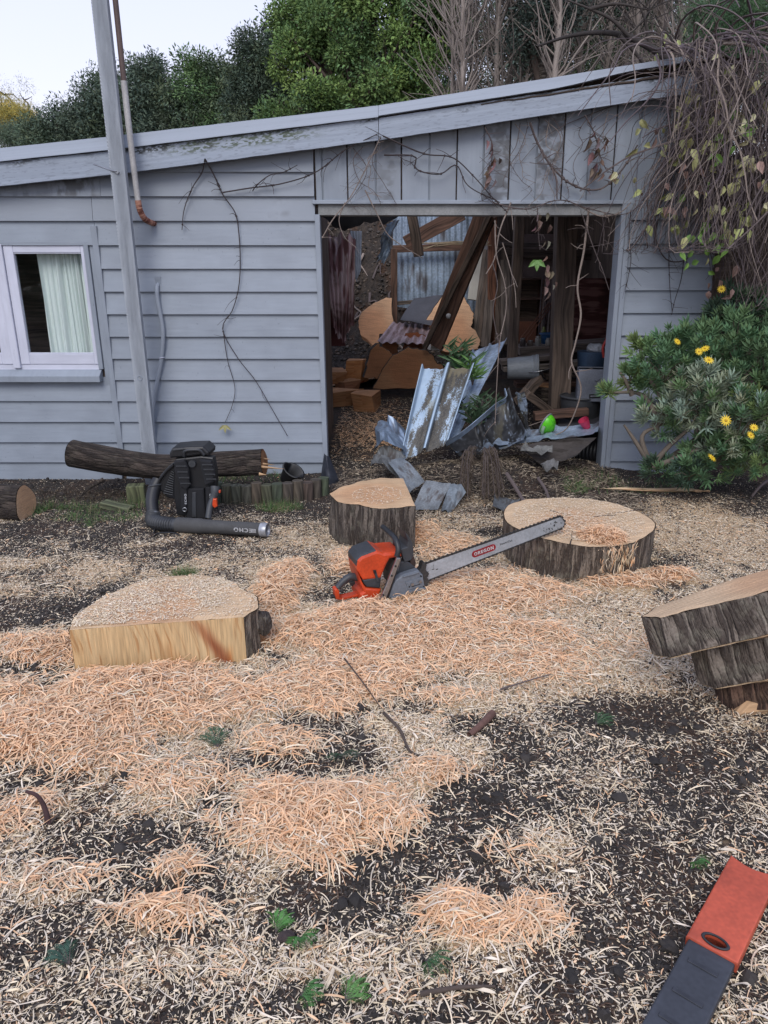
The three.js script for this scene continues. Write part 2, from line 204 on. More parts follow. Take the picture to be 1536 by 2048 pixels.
const DUST = [[0.938, -3.196, 0.65, 0.58, 1], [2.043, -4.583, 0.62, 0.54, 1], [0.714, -2.72, 0.59, 0.16, 0.9], [0.314, -4.84, 0.41, 0.27, 0.6], [0.367, -3.248, 0.61, 0.6, 0.8], [1.33, -2.643, 0.24, 0.19, 0.9], [1.911, -5.064, 0.36, 0.19, 0.6], [-0.605, -4.441, 0.35, 0.47, 0.7], [-0.92, -4.097, 0.42, 0.49, 0.45], [-1.783, -4.019, 0.59, 0.31, 0.55], [-1.967, -3.663, 0.32, 0.26, 0.4], [0.445, -5.183, 0.22, 0.17, 0.7]];
const BARE = [[0.827, -2.449, 0.46, 0.14, 1], [1.034, -2.098, 0.37, 0.34, 0.85], [0.613, -2.262, 0.31, 0.18, 0.75], [-0.163, -1.596, 0.11, 0.1, 0.95], [-0.804, -1.852, 0.08, 0.08, 0.8], [-0.58, -2.164, 0.11, 0.09, 0.75], [-1.2, -4.263, 0.55, 0.26, 0.65], [-1.787, -3.387, 0.38, 0.26, 0.95], [-1.554, -2.693, 0.16, 0.09, 0.9], [-2.189, -4.633, 0.86, 0.34, 0.85], [0.673, -1.596, 0.3, 0.29, 0.85], [0.378, -1.355, 0.36, 0.11, 0.5], [-0.594, -1.279, 0.49, 0.06, 0.6], [-1.175, -1.906, 0.06, 0.04, 0.6], [0.082, -2.588, 0.12, 0.11, 0.7], [0.195, -1.974, 0.21, 0.11, 0.55], [-0.198, -1.291, 0.23, 0.05, 0.7], [-0.014, -1.8, 0.09, 0.08, 0.4], [-0.836, -1.439, 0.15, 0.06, 0.35], [-0.524, -4.019, 0.09, 0.19, 0.5]];
function blobs(list, x, z, wob) { let s = 0; for (const [bx, bz, rx, rz, w] of list) { const dx = (x - bx) / rx, dz = (z - bz) / rz; if (dx > 1.7 || dx < -1.7 || dz > 1.7 || dz < -1.7) continue; const d = Math.hypot(dx, dz) + wob; s = Math.max(s, w * (1 - smooth(0.25, 1.5, d))); } return s; }
const wobble = (x, z) => 1.1 * (fbm(x * 4.2 + 31, z * 4.2 + 17, 3) - 0.5);
const heapRaw = (x, z) => blobs(HEAPS, x, z, wobble(x, z));
const dustRaw = (x, z) => blobs(DUST, x, z, wobble(x + 5, z));
const bareRaw = (x, z) => blobs(BARE, x, z, wobble(x + 9, z + 3));
function paleRaw(x, z) {
  const base = 0.78 * smooth(-5.25, -4.35, z + 0.25 * (fbm(x * 3, z * 3, 2) - 0.5)) * smooth(-4.2, -3.2, x) * lerp(1, 0.62, smooth(-2.6, -1.7, z));
  const n = fbm(x * 5 + 3, z * 5 + 8, 4), patch = lerp(0.25, 1.5, smooth(0.32, 0.68, n));
  return clamp(Math.max(base * patch, dustRaw(x, z) * lerp(0.85, 1.2, n)) * (1 - 0.9 * bareRaw(x, z)));
}
function landAt(x, z) {      // broad shape of the ground
  let h = 0.035 * (fbm(x * 0.9 + 4, z * 0.9 + 9, 3) - 0.5) + 0.02 * (fbm(x * 3.5, z * 3.5, 3) - 0.5);
  h -= 0.05 * smooth(-0.9, -2.4, x) * smooth(-4.6, -5.6, z);
  h += 0.30 * smooth(-6.6, -9.2, z) * smooth(-4, -1, x);                                    // the floor climbs inside
  h += 0.13 * Math.exp(-(((x - 0.45) / 0.75) ** 2) - ((z + 5.85) / 0.42) ** 2);              // rubbish banked up in the doorway
  h += 0.10 * Math.exp(-(((x - 1.2) / 0.6) ** 2) - ((z + 6.2) / 0.35) ** 2);
  h += (2.6 * smooth(-9.9, -12.6, z + 0.5 * (fbm(x * 1.3, z * 1.3, 3) - 0.5)) + 0.9 * smooth(-12, -22, z)) ;   // the bank behind
  h += 0.05 * Math.exp(-(((x - 2.2) / 0.9) ** 2) - ((z + 5.3) / 0.4) ** 2);
  return h;
}
// the four fields are worked out once on a 2 cm grid
const FX = 421, FZ = 331, field = (f) => { const a = new Float32Array(FX * FZ); for (let j = 0; j < FZ; j++) for (let i = 0; i < FX; i++) a[j * FX + i] = f(-4.2 + i * 0.02, -6.5 + j * 0.02); return (x, z) => { const u = clamp((x + 4.2) / 0.02, 0, FX - 1.001), v = clamp((z + 6.5) / 0.02, 0, FZ - 1.001), i = u | 0, j = v | 0, s = u - i, t = v - j, k = j * FX + i; return (a[k] * (1 - s) + a[k + 1] * s) * (1 - t) + (a[k + FX] * (1 - s) + a[k + FX + 1] * s) * t; }; };
const heapAt = field(heapRaw), dustAt = field(dustRaw), bareAt = field(bareRaw), paleAt = field(paleRaw), yardAt = field((x, z) => landAt(x, z) + (0.048 * heapAt(x, z) + 0.012 * paleAt(x, z)) * smooth(-6.25, -6.0, z));
const groundAt = (x, z) => z > -6.45 && z < 0.08 && Math.abs(x) < 4.15 ? yardAt(x, z) : landAt(x, z);

{ // one sheet of ground: the yard in fine mesh with its own soil and sawdust print, the rest coarse
  const g = new THREE.Group(); g.name = 'ground'; tag(g, 'dark soil yard littered with sawdust and wood shavings', undefined, undefined, 'structure'); scene.add(g);
  const yardMap = tex(2048, 2048, (u, v) => {
    const x = u * 8 - 4, z = v * 8 - 8, a = vnoise(x * 110, z * 110), b = fbm(x * 30, z * 30, 3), c2 = fbm(x * 3 + 2, z * 3, 3);
    let c = mix3([0.10, 0.09, 0.085], [0.27, 0.235, 0.205], 0.6 * b + 0.4 * a); c = mix3(c, [0.27, 0.19, 0.14], 0.55 * smooth(0.5, 0.7, c2));
    if (z > -6.4) { const o = heapAt(x, z), p = paleAt(x, z), f = 0.5 * a + 0.5 * b;
      const cover = smooth(0.62, 0.35, f + 0.55 * (0.5 - p) * 1.5) * smooth(0.1, 0.5, p); c = mix3(c, mix3([0.62, 0.53, 0.41], [0.80, 0.69, 0.54], a), cover * 0.9);
      c = mix3(c, mix3([0.62, 0.43, 0.28], [0.80, 0.60, 0.42], a), smooth(0.25, 0.7, o + 0.3 * (f - 0.5))); }
    return c;
  }, true, false);
  const mYard = std('yard_soil', { map: yardMap, bumpMap: rep(T.soilBump, 7), bumpScale: 0.012, roughness: 1 });
  const grid = (xs, zs, uvf) => { const pos = [], uv = [], idx = [], n = xs.length; for (const z of zs) for (const x of xs) { pos.push(x, groundAt(x, z), z); uv.push(...uvf(x, z)); } for (let j = 0; j < zs.length - 1; j++) for (let i = 0; i < n - 1; i++) { const a = j * n + i; idx.push(a, a + n, a + 1, a + 1, a + n, a + n + 1); } const q = new THREE.BufferGeometry(); q.setAttribute('position', new THREE.Float32BufferAttribute(pos, 3)); q.setAttribute('uv', new THREE.Float32BufferAttribute(uv, 2)); q.setIndex(idx); q.computeVertexNormals(); return q; };
  const span = (a, b, s) => { const n = Math.max(1, Math.round((b - a) / s)), r = []; for (let i = 0; i <= n; i++) r.push(a + (b - a) * i / n); return r; };
  part('yard_soil', grid(span(-4, 4, 0.035), span(-8, 0, 0.035), (x, z) => [(x + 4) / 8, (z + 8) / 8]), mYard, g);
  const far = [grid(span(-4, 4, 0.2), span(-14, -7.97, 0.15), (x, z) => [x, z]), grid(span(-4, 4, 1), span(-60, -14, 2), (x, z) => [x, z]), grid(span(-60, -4, 2), span(-60, 0, 1), (x, z) => [x, z]), grid(span(4, 60, 2), span(-60, 0, 1), (x, z) => [x, z]), grid(span(-60, 60, 4), span(0, 40, 4), (x, z) => [x, z])];
  { const p = far[0].attributes.position; for (let i = 0; i < p.count; i++) if (p.getZ(i) > -8.001) p.setY(i, p.getY(i) - 0.012); }
  part('outer_soil', join(far), M.soil, g);
}
// ---------------------------------------------------------------- the shed
const WZ = -6.1;                                                     // plane of the front wall
// roof edge: stations [x, top of flashing, top of fascia, bottom of fascia] in the plane z = -5.98
const EDGE = [[-4.2, 2.375, 2.285, 2.13], [[-2.966, 2.485], [-2.981, 2.395][1], [-3.007, 2.239][1]], [[-2.12, 2.565], [-2.131, 2.475][1], [-2.15, 2.317][1]], [[-0.188, 2.763], [-0.188, 2.686][1], [-0.19, 2.542][1]], [[2.154, 3.098], [2.166, 3.007][1], [2.184, 2.862][1]]].map((e) => e.flat());
const edgeAt = (x, k) => { let i = 0; while (i < EDGE.length - 2 && x > EDGE[i + 1][0]) i++; const a = EDGE[i], b = EDGE[i + 1]; return lerp(a[k], b[k], (x - a[0]) / (b[0] - a[0])); };
const shed = thing('shed', 'grey painted weatherboard shed with a sloping roof edge and a wide open doorway', 'shed');
{
  const R = rng(11);
  // weatherboards: tapered boards lapping over one another
  const wall = sub('front_wall', shed), paints = [M.paint, M.paint2, M.paint3, M.paint];
  const lapBoard = (x0, x1, yb, h = 0.196, h2 = h) => { const p = [], zt = WZ + 0.005, zb = WZ + 0.031, zi = WZ - 0.008, yt = yb + h, yu = yb + h2;
    const q = [[x0, yb, zi], [x1, yb, zi], [x1, yb + 0.003, zb], [x0, yb + 0.003, zb], [x0, yt, zi], [x1, yu, zi], [x1, yu, zt], [x0, yt, zt]];
    for (const f of [[3, 2, 6, 7], [0, 1, 2, 3], [4, 7, 6, 5], [0, 3, 7, 4], [1, 5, 6, 2], [0, 4, 5, 1]]) p.push(...q[f[0]], ...q[f[1]], ...q[f[2]], ...q[f[0]], ...q[f[2]], ...q[f[3]]);
    const g = new THREE.BufferGeometry(); g.setAttribute('position', new THREE.Float32BufferAttribute(p, 3)); g.computeVertexNormals(); return metricUV(g, 'x', R() * 5, R() * 5); };
  const board = (x0, x1, yb, h, h2) => part('weatherboard', lapBoard(x0, x1, yb + (R() - 0.5) * 0.004, h, h2), yb > 1.95 && x0 < 0 ? M.mould : paints[Math.floor(R() * 4)], wall);
  const Y0 = -0.079, LAP = 0.1729, SEAM = -2.385;
  for (let k = 0; k < 15; k++) {
    const yb = Y0 + k * LAP; let xl = -4.2, xm = SEAM + 0.02;
    if (k >= 13) { for (; edgeAt(xl, 2) < yb + 0.06 && xl < -0.7; xl += 0.05); }
    const hh = (x) => Math.max(0.05, Math.min(0.196, edgeAt(x, 2) - 0.02 - yb));
    if (k < 5 || k === 11 || k === 12) { board(xl, k >= 11 ? SEAM - 0.0 : SEAM - 0.02, yb, hh(xl)); board(k >= 11 ? SEAM + 0.003 : xm, -0.685, yb, hh(xm)); }
    else if (k >= 13) { if (xl < -0.75) { const xs = Math.max(xl, -2.3); if (xl < xs) board(xl, xs - 0.002, yb, hh(xl), hh(xs)); board(xs, -0.685, yb, hh(xs), hh(-0.685)); } }
    else board(xm, -0.685, yb);
    if (k < 13) { const x0 = 1.735; board(x0, 2.42 - 0.01 * R(), yb - 0.0 + (0.104 - 0.0939) , 0.19); }
  }
  // flat boards beside and below the window, the joint cover strip and the corner stops
  const strip = (name, x0, x1, y0, y1, z0, z1, m, par = wall) => part(name, moved(chamfer(x1 - x0, y1 - y0, z1 - z0, 0.003, x1 - x0 > y1 - y0 ? 'x' : 'y', R() * 3, R() * 3), (x0 + x1) / 2, (y0 + y1) / 2, (z0 + z1) / 2), m, par);
  strip('joint_strip', SEAM - 0.024, SEAM + 0.022, 0.10, 1.965, WZ - 0.005, WZ + 0.034, M.paint2);
  strip('casing_board', -2.445, SEAM - 0.024, 0.74, 1.83, WZ - 0.01, WZ + 0.014, M.paint);
  strip('corner_stop', -0.687, -0.647, -0.02, 2.045, WZ - 0.06, WZ + 0.036, M.paint2);
  strip('foundation', -4.2, -0.66, -0.25, -0.074, WZ - 0.08, WZ - 0.012, M.brownDark); strip('foundation', 1.74, 2.42, -0.2, 0.1, WZ - 0.06, WZ - 0.012, M.greyWood);
  strip('wall_lining', -4.2, -2.47, -0.1, 0.78, WZ - 0.03, WZ - 0.014, M.brownDark); strip('wall_lining', -2.47, -0.69, -0.1, 2.3, WZ - 0.03, WZ - 0.014, M.brownDark); strip('wall_lining', -4.2, -0.69, 1.84, 2.14, WZ - 0.05, WZ - 0.032, M.brownDark); strip('wall_lining', 1.74, 2.41, 0.0, 2.9, WZ - 0.03, WZ - 0.014, M.brownDark);
  // the gable above the doorway: upright boards with open shadow gaps
  const gable = sub('gable', shed), cuts = [-0.675, -0.62, -0.43, -0.217, -0.023, 0.187, 0.393, 0.591, 0.787, 0.988, 1.188, 1.378, 1.569, 1.75, 1.96, 2.18];
  for (let i = 0; i < cuts.length - 1; i++) { const x0 = cuts[i] + 0.005, x1 = cuts[i + 1] - 0.005, y1 = edgeAt(x0, 3) + 0.05; strip('upright_board', x0, x1, 2.142, y1, WZ - 0.004, WZ + 0.014 + R() * 0.006, R() < 0.3 ? M.mould : paints[Math.floor(R() * 4)], gable); if (i % 2 === 0) strip('cover_batten', x1 - 0.001, x1 + 0.011, 2.142, y1 - 0.02, WZ - 0.02, WZ + 0.006, M.paint3, gable); }
  { const s = [[-0.68, 2.1], [2.4, 2.1], [2.4, edgeAt(2.2, 2) - 0.02], [-0.68, edgeAt(-0.68, 2) - 0.03]]; part('gable_lining', moved(extr(s, 0.02, 0), 0, 0, WZ - 0.035), M.brownDark, gable); }
  strip('head_trim', -0.70, 1.74, 2.118, 2.146, WZ - 0.01, WZ + 0.04, M.paint2, gable);
  strip('lintel', -0.66, 1.70, 2.04, 2.12, WZ - 0.13, WZ + 0.012, plain('weathered_lintel_paint', 0.33, 0.34, 0.34, 0.7), gable);
  const frame = sub('door_frame', shed);
  { // the far jamb: a wide grey plank facing into the doorway and a narrow face to the yard
    strip('jamb', 1.655, 1.69, -0.02, 2.118, WZ - 0.12, WZ + 0.045, M.paint, frame); strip('jamb', 1.693, 1.735, 0.0, 2.118, WZ - 0.05, WZ + 0.04, M.paint, frame); strip('jamb', -0.72, -0.69, -0.05, 2.03, WZ - 0.14, WZ - 0.032, M.brownDark, frame); }
  // fascia and flashing in lengths butted at the joints; the outer end has sprung away and split
  const ribbon = (a, b, k0, k1, z, t, m, name, wav = 0, gapf) => { const n = 40; const mk = (dz) => sheet(n, 4, (u, v) => { const x = lerp(a, b, u), lo = edgeAt(x, k1) + (gapf ? gapf(x) : 0), hi = edgeAt(x, k0); const w = wav * (fbm(x * 9, v * 2 + k0, 3) - 0.5); return [x, lerp(lo, hi, v) + w * (v === 0 || v === 1 ? 1 : 0.3), z + dz]; });
    const f = mk(t / 2), bk = mk(-t / 2); const rim = (v) => sheet(n, 1, (u, w) => { const x = lerp(a, b, u), y = v ? edgeAt(x, k0) : edgeAt(x, k1) + (gapf ? gapf(x) : 0); const ww = wav * (fbm(x * 9, v * 2 + k0, 3) - 0.5); return [x, y + ww, z + t / 2 - t * w]; });
    const end = (x) => sheet(1, 1, (u, v) => [x, lerp(edgeAt(x, k1) + (gapf ? gapf(x) : 0), edgeAt(x, k0), v), z + t / 2 - t * u]);
    const all = [f, bk, rim(0), rim(1), end(a), end(b)].map((g) => { const p = g.attributes.position, uv = g.attributes.uv; for (let i = 0; i < p.count; i++) { const x = p.getX(i), lo = edgeAt(x, k1), hi = edgeAt(x, k0); uv.setXY(i, (x + 4.2) / 6.6, clamp((p.getY(i) - lo) / (hi - lo), 0.01, 0.99)); } return g; });
    return part(name, join(all), m, roofEdge); };
  const roofEdge = sub('roof_edge', shed);
  const jx = [EDGE[0][0], EDGE[2][0] + 0.02, EDGE[3][0], EDGE[4][0]];
  for (let i = 0; i < 3; i++) {
    const last = i === 2;
    ribbon(jx[i] + 0.002, jx[i + 1] - 0.002 - (last ? 0.06 : 0), 2, 3, -5.985, 0.03, M.fascia, 'fascia_board', 0.006);
    ribbon(jx[i] + 0.001, jx[i + 1] - 0.001, 1, 2, -5.975 + i * 0.002, 0.055, M.cap, 'flashing', 0.003, last ? (x) => 0.04 * smooth(1.0, 1.7, x) + 0.012 : () => 0.004);
  }
  { const s = []; for (let i = 0; i <= 24; i++) { const x = lerp(0.55, 2.0, i / 24); s.push([x, edgeAt(x, 2) - 0.008 - 0.012 * fbm(x * 14, 3, 3)]); } part('crack_shade', tube(s.map(([x, y]) => [x, y, -5.968]), 0.004, 0.011, 4, 1), M.twig, roofEdge); }  // dark tube standing for the shade inside the split
  // roof sheets: whole over the front and the far side, torn away over the back of the near side
  const roof = sub('roof', shed);
  const slab = (x0, x1, zb, jag) => sheet(Math.round((x1 - x0) / 0.05), 12, (u, v) => { const x = lerp(x0, x1, u), tear = jag ? 0.55 * (fbm(x * 5, 2, 3) - 0.4) : 0; return [x, edgeAt(Math.min(x, 2.3), 1) - 0.045 + 0.012 * Math.sin(x * 82) - 0.02 * v, lerp(-5.96, zb + tear, v)]; }, x1 - x0, 4);
  part('roof_sheet', slab(-4.2, -0.55, -9.6), M.brownDark, roof); part('roof_sheet', slab(-0.55, 0.75, -6.55, true), M.brownDark, roof); part('roof_sheet', slab(0.75, 2.5, -10.4), M.brownDark, roof);
  for (const z of [-6.9]) part('purlin', timber([0.7, edgeAt(0.7, 1) - 0.14, z], [2.4, edgeAt(2.3, 1) - 0.14, z], 0.1, 0.05), M.brownDark, roof);
  // walls of the closed rooms behind; the one by the doorway added against leaking light
  const rear = sub('inner_walls', shed);
  strip('partition', -0.80, -0.745, -0.1, 2.6, -7.7, WZ - 0.03, M.brownDark, rear); strip('room_back', -4.2, -0.8, -0.2, 2.6, -7.65, -7.6, M.brownDark, rear); strip('room_end', -4.24, -4.2, -0.3, 2.5, -7.6, WZ, M.brownDark, rear);
  strip('end_wall', 2.36, 2.40, -0.2, 3.1, -10.4, WZ - 0.06, M.brownDark, rear); strip('back_wall', 1.0, 2.4, 0.0, 3.2, -10.44, -10.4, M.brownDark, rear);
  // lean-to beyond the end of the wall, its roof added to keep the void dark
  const lean = sub('lean_to', shed);
  strip('lean_to_wall', 2.44, 5.2, -0.2, 2.5, -7.3, -7.25, M.brownDark, lean); part('added_lean_to_roof', moved(chamfer(2.9, 0.04, 1.6, 0.004), 3.85, 2.42, -6.55), M.brownDark, lean); strip('lean_to_post', 2.44, 2.5, 0, 2.4, -6.3, -6.22, M.brownDark, lean);
  // window: two sashes, one mostly outside the picture
  const win = sub('window', shed);
  const sash = (xa, xb, pa, pb) => { const z0 = WZ - 0.02, z1 = WZ + 0.02; strip('frame', xa, pa, 0.915, 1.828, z0, z1, M.white, win); strip('frame', pb, xb, 0.915, 1.828, z0, z1, M.white, win); strip('frame', pa, pb, 1.770, 1.828, z0, z1 - 0.002, M.white, win); strip('frame', pa, pb, 0.915, 0.999, z0, z1 - 0.002, M.white, win); const gl = new THREE.MeshPhysicalMaterial({ color: lin(0.95, 0.97, 0.97), roughness: 0.03, transmission: 1, thickness: 0, ior: 1.5 }); gl.name = 'window_glass'; part('pane', moved(chamfer(pb - pa + 0.01, 0.78, 0.003, 0.0005), (pa + pb) / 2, 1.385, WZ - 0.006), gl, win);
    for (const [bx, by, bw, bh] of [[(pa + pb) / 2, 1.766, pb - pa, 0.008], [(pa + pb) / 2, 1.003, pb - pa, 0.008]]) part('putty_bead', moved(chamfer(bw, bh, 0.014, 0.002), bx, by, WZ + 0.006), M.white, win); };
  sash(-3.112, -2.487, -3.038, -2.513); sash(-3.85, -3.175, -3.79, -3.262);
  strip('frame', -3.85, -2.487, 0.868, 0.914, WZ - 0.02, WZ + 0.012, M.white, win);
  strip('mullion', -3.172, -3.115, 0.885, 1.83, WZ - 0.03, WZ + 0.036, M.white, win);
  strip('casing', -2.484, -2.448, 0.875, 1.83, WZ - 0.02, WZ + 0.03, M.paint, win); strip('head_casing', -3.9, -2.449, 1.831, 1.85, WZ - 0.02, WZ + 0.03, M.paint, win);
  { const sp = [[0, 0], [0.085, 0.0], [0.085, 0.045], [0.02, 0.092], [0, 0.092]]; const g = extr(sp, 1.45, 0.003); g.rotateY(-PI / 2); part('sill', moved(g, -3.19, 0.78, WZ - 0.0), M.paint, win); }
  strip('room_lining', -3.9, -3.86, 0.8, 1.9, WZ - 0.1, WZ - 0.02, M.brownDark, win);
}
{ // curtain on the inside of the glass
  const f = (u, v) => { const x = lerp(-2.915 + 0.012 * v, -2.49, Math.pow(u, 0.9)), a = u * 46 + 1.5 * Math.sin(u * 9 + v * 0.8); return [x + 0.006 * Math.sin(a * 1.3 + v * 2), lerp(0.93, 1.80, v), WZ - 0.10 + 0.022 * Math.sin(a) * (0.6 + 0.4 * Math.sin(u * 17 + 2)) + 0.006 * Math.sin(a * 2.7 + v * 3)]; };
  const m = std('net_curtain', { color: lin(0.74, 0.79, 0.76), roughness: 0.95 }); solo('curtain', 'pale pleated curtain drawn behind the window pane', 'curtain', sheet(240, 10, f, 0.45, 0.87), m);
}
{ // tall sawn post standing against the wall
  const p = thing('timber_post', 'tall rough-sawn grey post standing in front of the weatherboards', 'post', [[-2.112, 0.352][0] + 0.053, -0.02, -5.83]);
  const g = new THREE.BoxGeometry(0.106, 4.6, 0.05, 1, 40, 1); g.translate(0, 2.3, 0); const q = g.toNonIndexed(), po = q.attributes.position, uv = q.attributes.uv, no = q.attributes.normal;
  for (let i = 0; i < po.count; i++) uv.setXY(i, Math.abs(no.getX(i)) > 0.5 ? 0.6 + po.getZ(i) * 3 : po.getX(i) / 0.11 + 0.5, po.getY(i) / 2);
  part('post', q, M.pole, p);
  part('bracket', tube([[-0.19, 2.39, -0.04], [-0.02, 2.335, 0.036], [0.0, 2.332, 0.04]], 0.006, 0.006, 6, 3), M.steel, p); part('bolt', moved(new THREE.CylinderGeometry(0.012, 0.012, 0.02, 8), 0.0, 2.33, 0.03, PI / 2), M.steel, p);
  part('knot', moved(new THREE.TorusGeometry(0.018, 0.005, 6, 14), -0.005, 0.86, 0.024), M.paint3, p);
}
{ // pipe that comes down past the roof edge and bends back into the wall
  const p = thing('vent_pipe', 'thin metal pipe beside the post, brown above and white below with a rusted elbow', 'pipe');
  const x = [-1.966, 2.462][0];
  part('upper_pipe', tube([[x - 0.004, 4.6, -5.86], [x, 3.4, -5.86], [x, 2.9, -5.86]], 0.019, 0.019, 10, 4), plain('brown_pipe', 0.13, 0.085, 0.075, 0.6), p);
  part('lower_pipe', tube([[x, 2.9, -5.86], [x + 0.004, 2.5, -5.86], [x + 0.008, 2.12, -5.875]], 0.021, 0.021, 10, 4), plain('white_pipe', 0.52, 0.51, 0.50, 0.5), p);
  part('elbow', tube([[x + 0.008, 2.13, -5.875], [x + 0.01, 2.07, -5.885], [x + 0.022, 2.01, -5.93], [x + 0.04, 1.985, -6.02], [x + 0.042, 1.982, -6.1]], 0.023, 0.021, 10, 4), std('rusted_elbow', { map: rep(T.rust, 5), color: lin(1.3, 0.85, 0.6), roughness: 0.9 }), p);
}
{ const p = thing('conduit', 'slim painted conduit leaving a hole in the weatherboards and bending down behind the post', 'conduit');
  part('conduit_tube', tube([[-1.935, 1.53, -6.13], [-1.937, 1.54, -6.065], [-1.945, 1.44, -6.055], [-1.925, 1.18, -6.05], [-1.955, 0.98, -6.05], [-2.06, 0.6, -6.05], [-2.10, 0.3, -6.05], [-2.11, 0.0, -6.05]], 0.017, 0.017, 10, 5), M.paint2, p);
  part('cable_tie', moved(new THREE.TorusGeometry(0.02, 0.004, 6, 14), -1.957, 0.97, -6.05, PI / 2, 0.15, 0), M.white, p); part('hole_plate', moved(chamfer(0.045, 0.055, 0.006, 0.001), -1.933, 1.565, -6.079), M.paint3, p); }
// ---------------------------------------------------------------- inside the doorway
// sheet metal between four corners [lower left, lower right, upper right, upper left]; ribs run up the sheet, cr crumples it
function tin(P, o = {}) {
  const [a, b, c, d] = P.map((p) => V(...p)), nu = o.nu || 60, nv = o.nv || 36, sd = o.seed || 0, n = b.clone().sub(a).cross(d.clone().sub(a)).normalize(), w = b.distanceTo(a), h = d.distanceTo(a), amp = o.amp || 0.02, ribs = o.ribs || 3, cr = o.crumple || 0.02;
  const prof = (u) => { if (o.wave) return amp * Math.sin(u * ribs * 2 * PI); const k = (u * ribs) % 1, t = Math.abs(k - 0.5) * 2; return amp * smooth(0.74, 0.93, t); };
  const fin = (g) => { if (!o.facet) return g; const f = g.toNonIndexed(); f.computeVertexNormals(); return f; };
  return fin(sheet(o.facet ? o.facet : nu, o.facet ? o.facet : nv, (u, v) => { const e = o.ragged ? (v > 0.98 ? o.ragged * (fbm(u * 9 + sd, 1, 3) - 0.5) : v < 0.02 ? o.ragged * (fbm(u * 9 + sd, 8, 3) - 0.5) : 0) : 0, vv = v + e; const p = a.clone().lerp(b, u).lerp(d.clone().lerp(c, u), vv); const bow = (o.bowU || 0) * Math.sin(u * PI) + (o.bowV || 0) * Math.sin(v * PI) + cr * 2 * (fbm(u * 3 + sd, v * 3 + sd, 3) - 0.5) + cr * 0.7 * (fbm(u * 9 + sd, v * 7, 2) - 0.5); p.addScaledVector(n, prof(u) + bow); if (o.warp) { const q = o.warp(u, v); p.x += q[0]; p.y += q[1]; p.z += q[2]; } return p.toArray(); }, o.unit ? 1 : w, o.unit ? 1 : h));
}
const ribbonAlong = (pts, off, curl) => { const c = new THREE.CatmullRomCurve3(pts.map((p) => V(...p))); return sheet(40, 6, (u, v) => { const p = c.getPointAt(u), b = Math.sin(v * PI) * curl, k = v - 0.5; return [p.x + off[0] * k - b * 0.5, p.y + off[1] * k + b, p.z + off[2] * k + b + 0.006 * (fbm(u * 12, v * 2, 2) - 0.5)]; }, 0.6, 0.08); };
const tinThing = (name, label, P, m, o, group) => solo(name, label, 'metal sheet', tin(P, o), m, group);
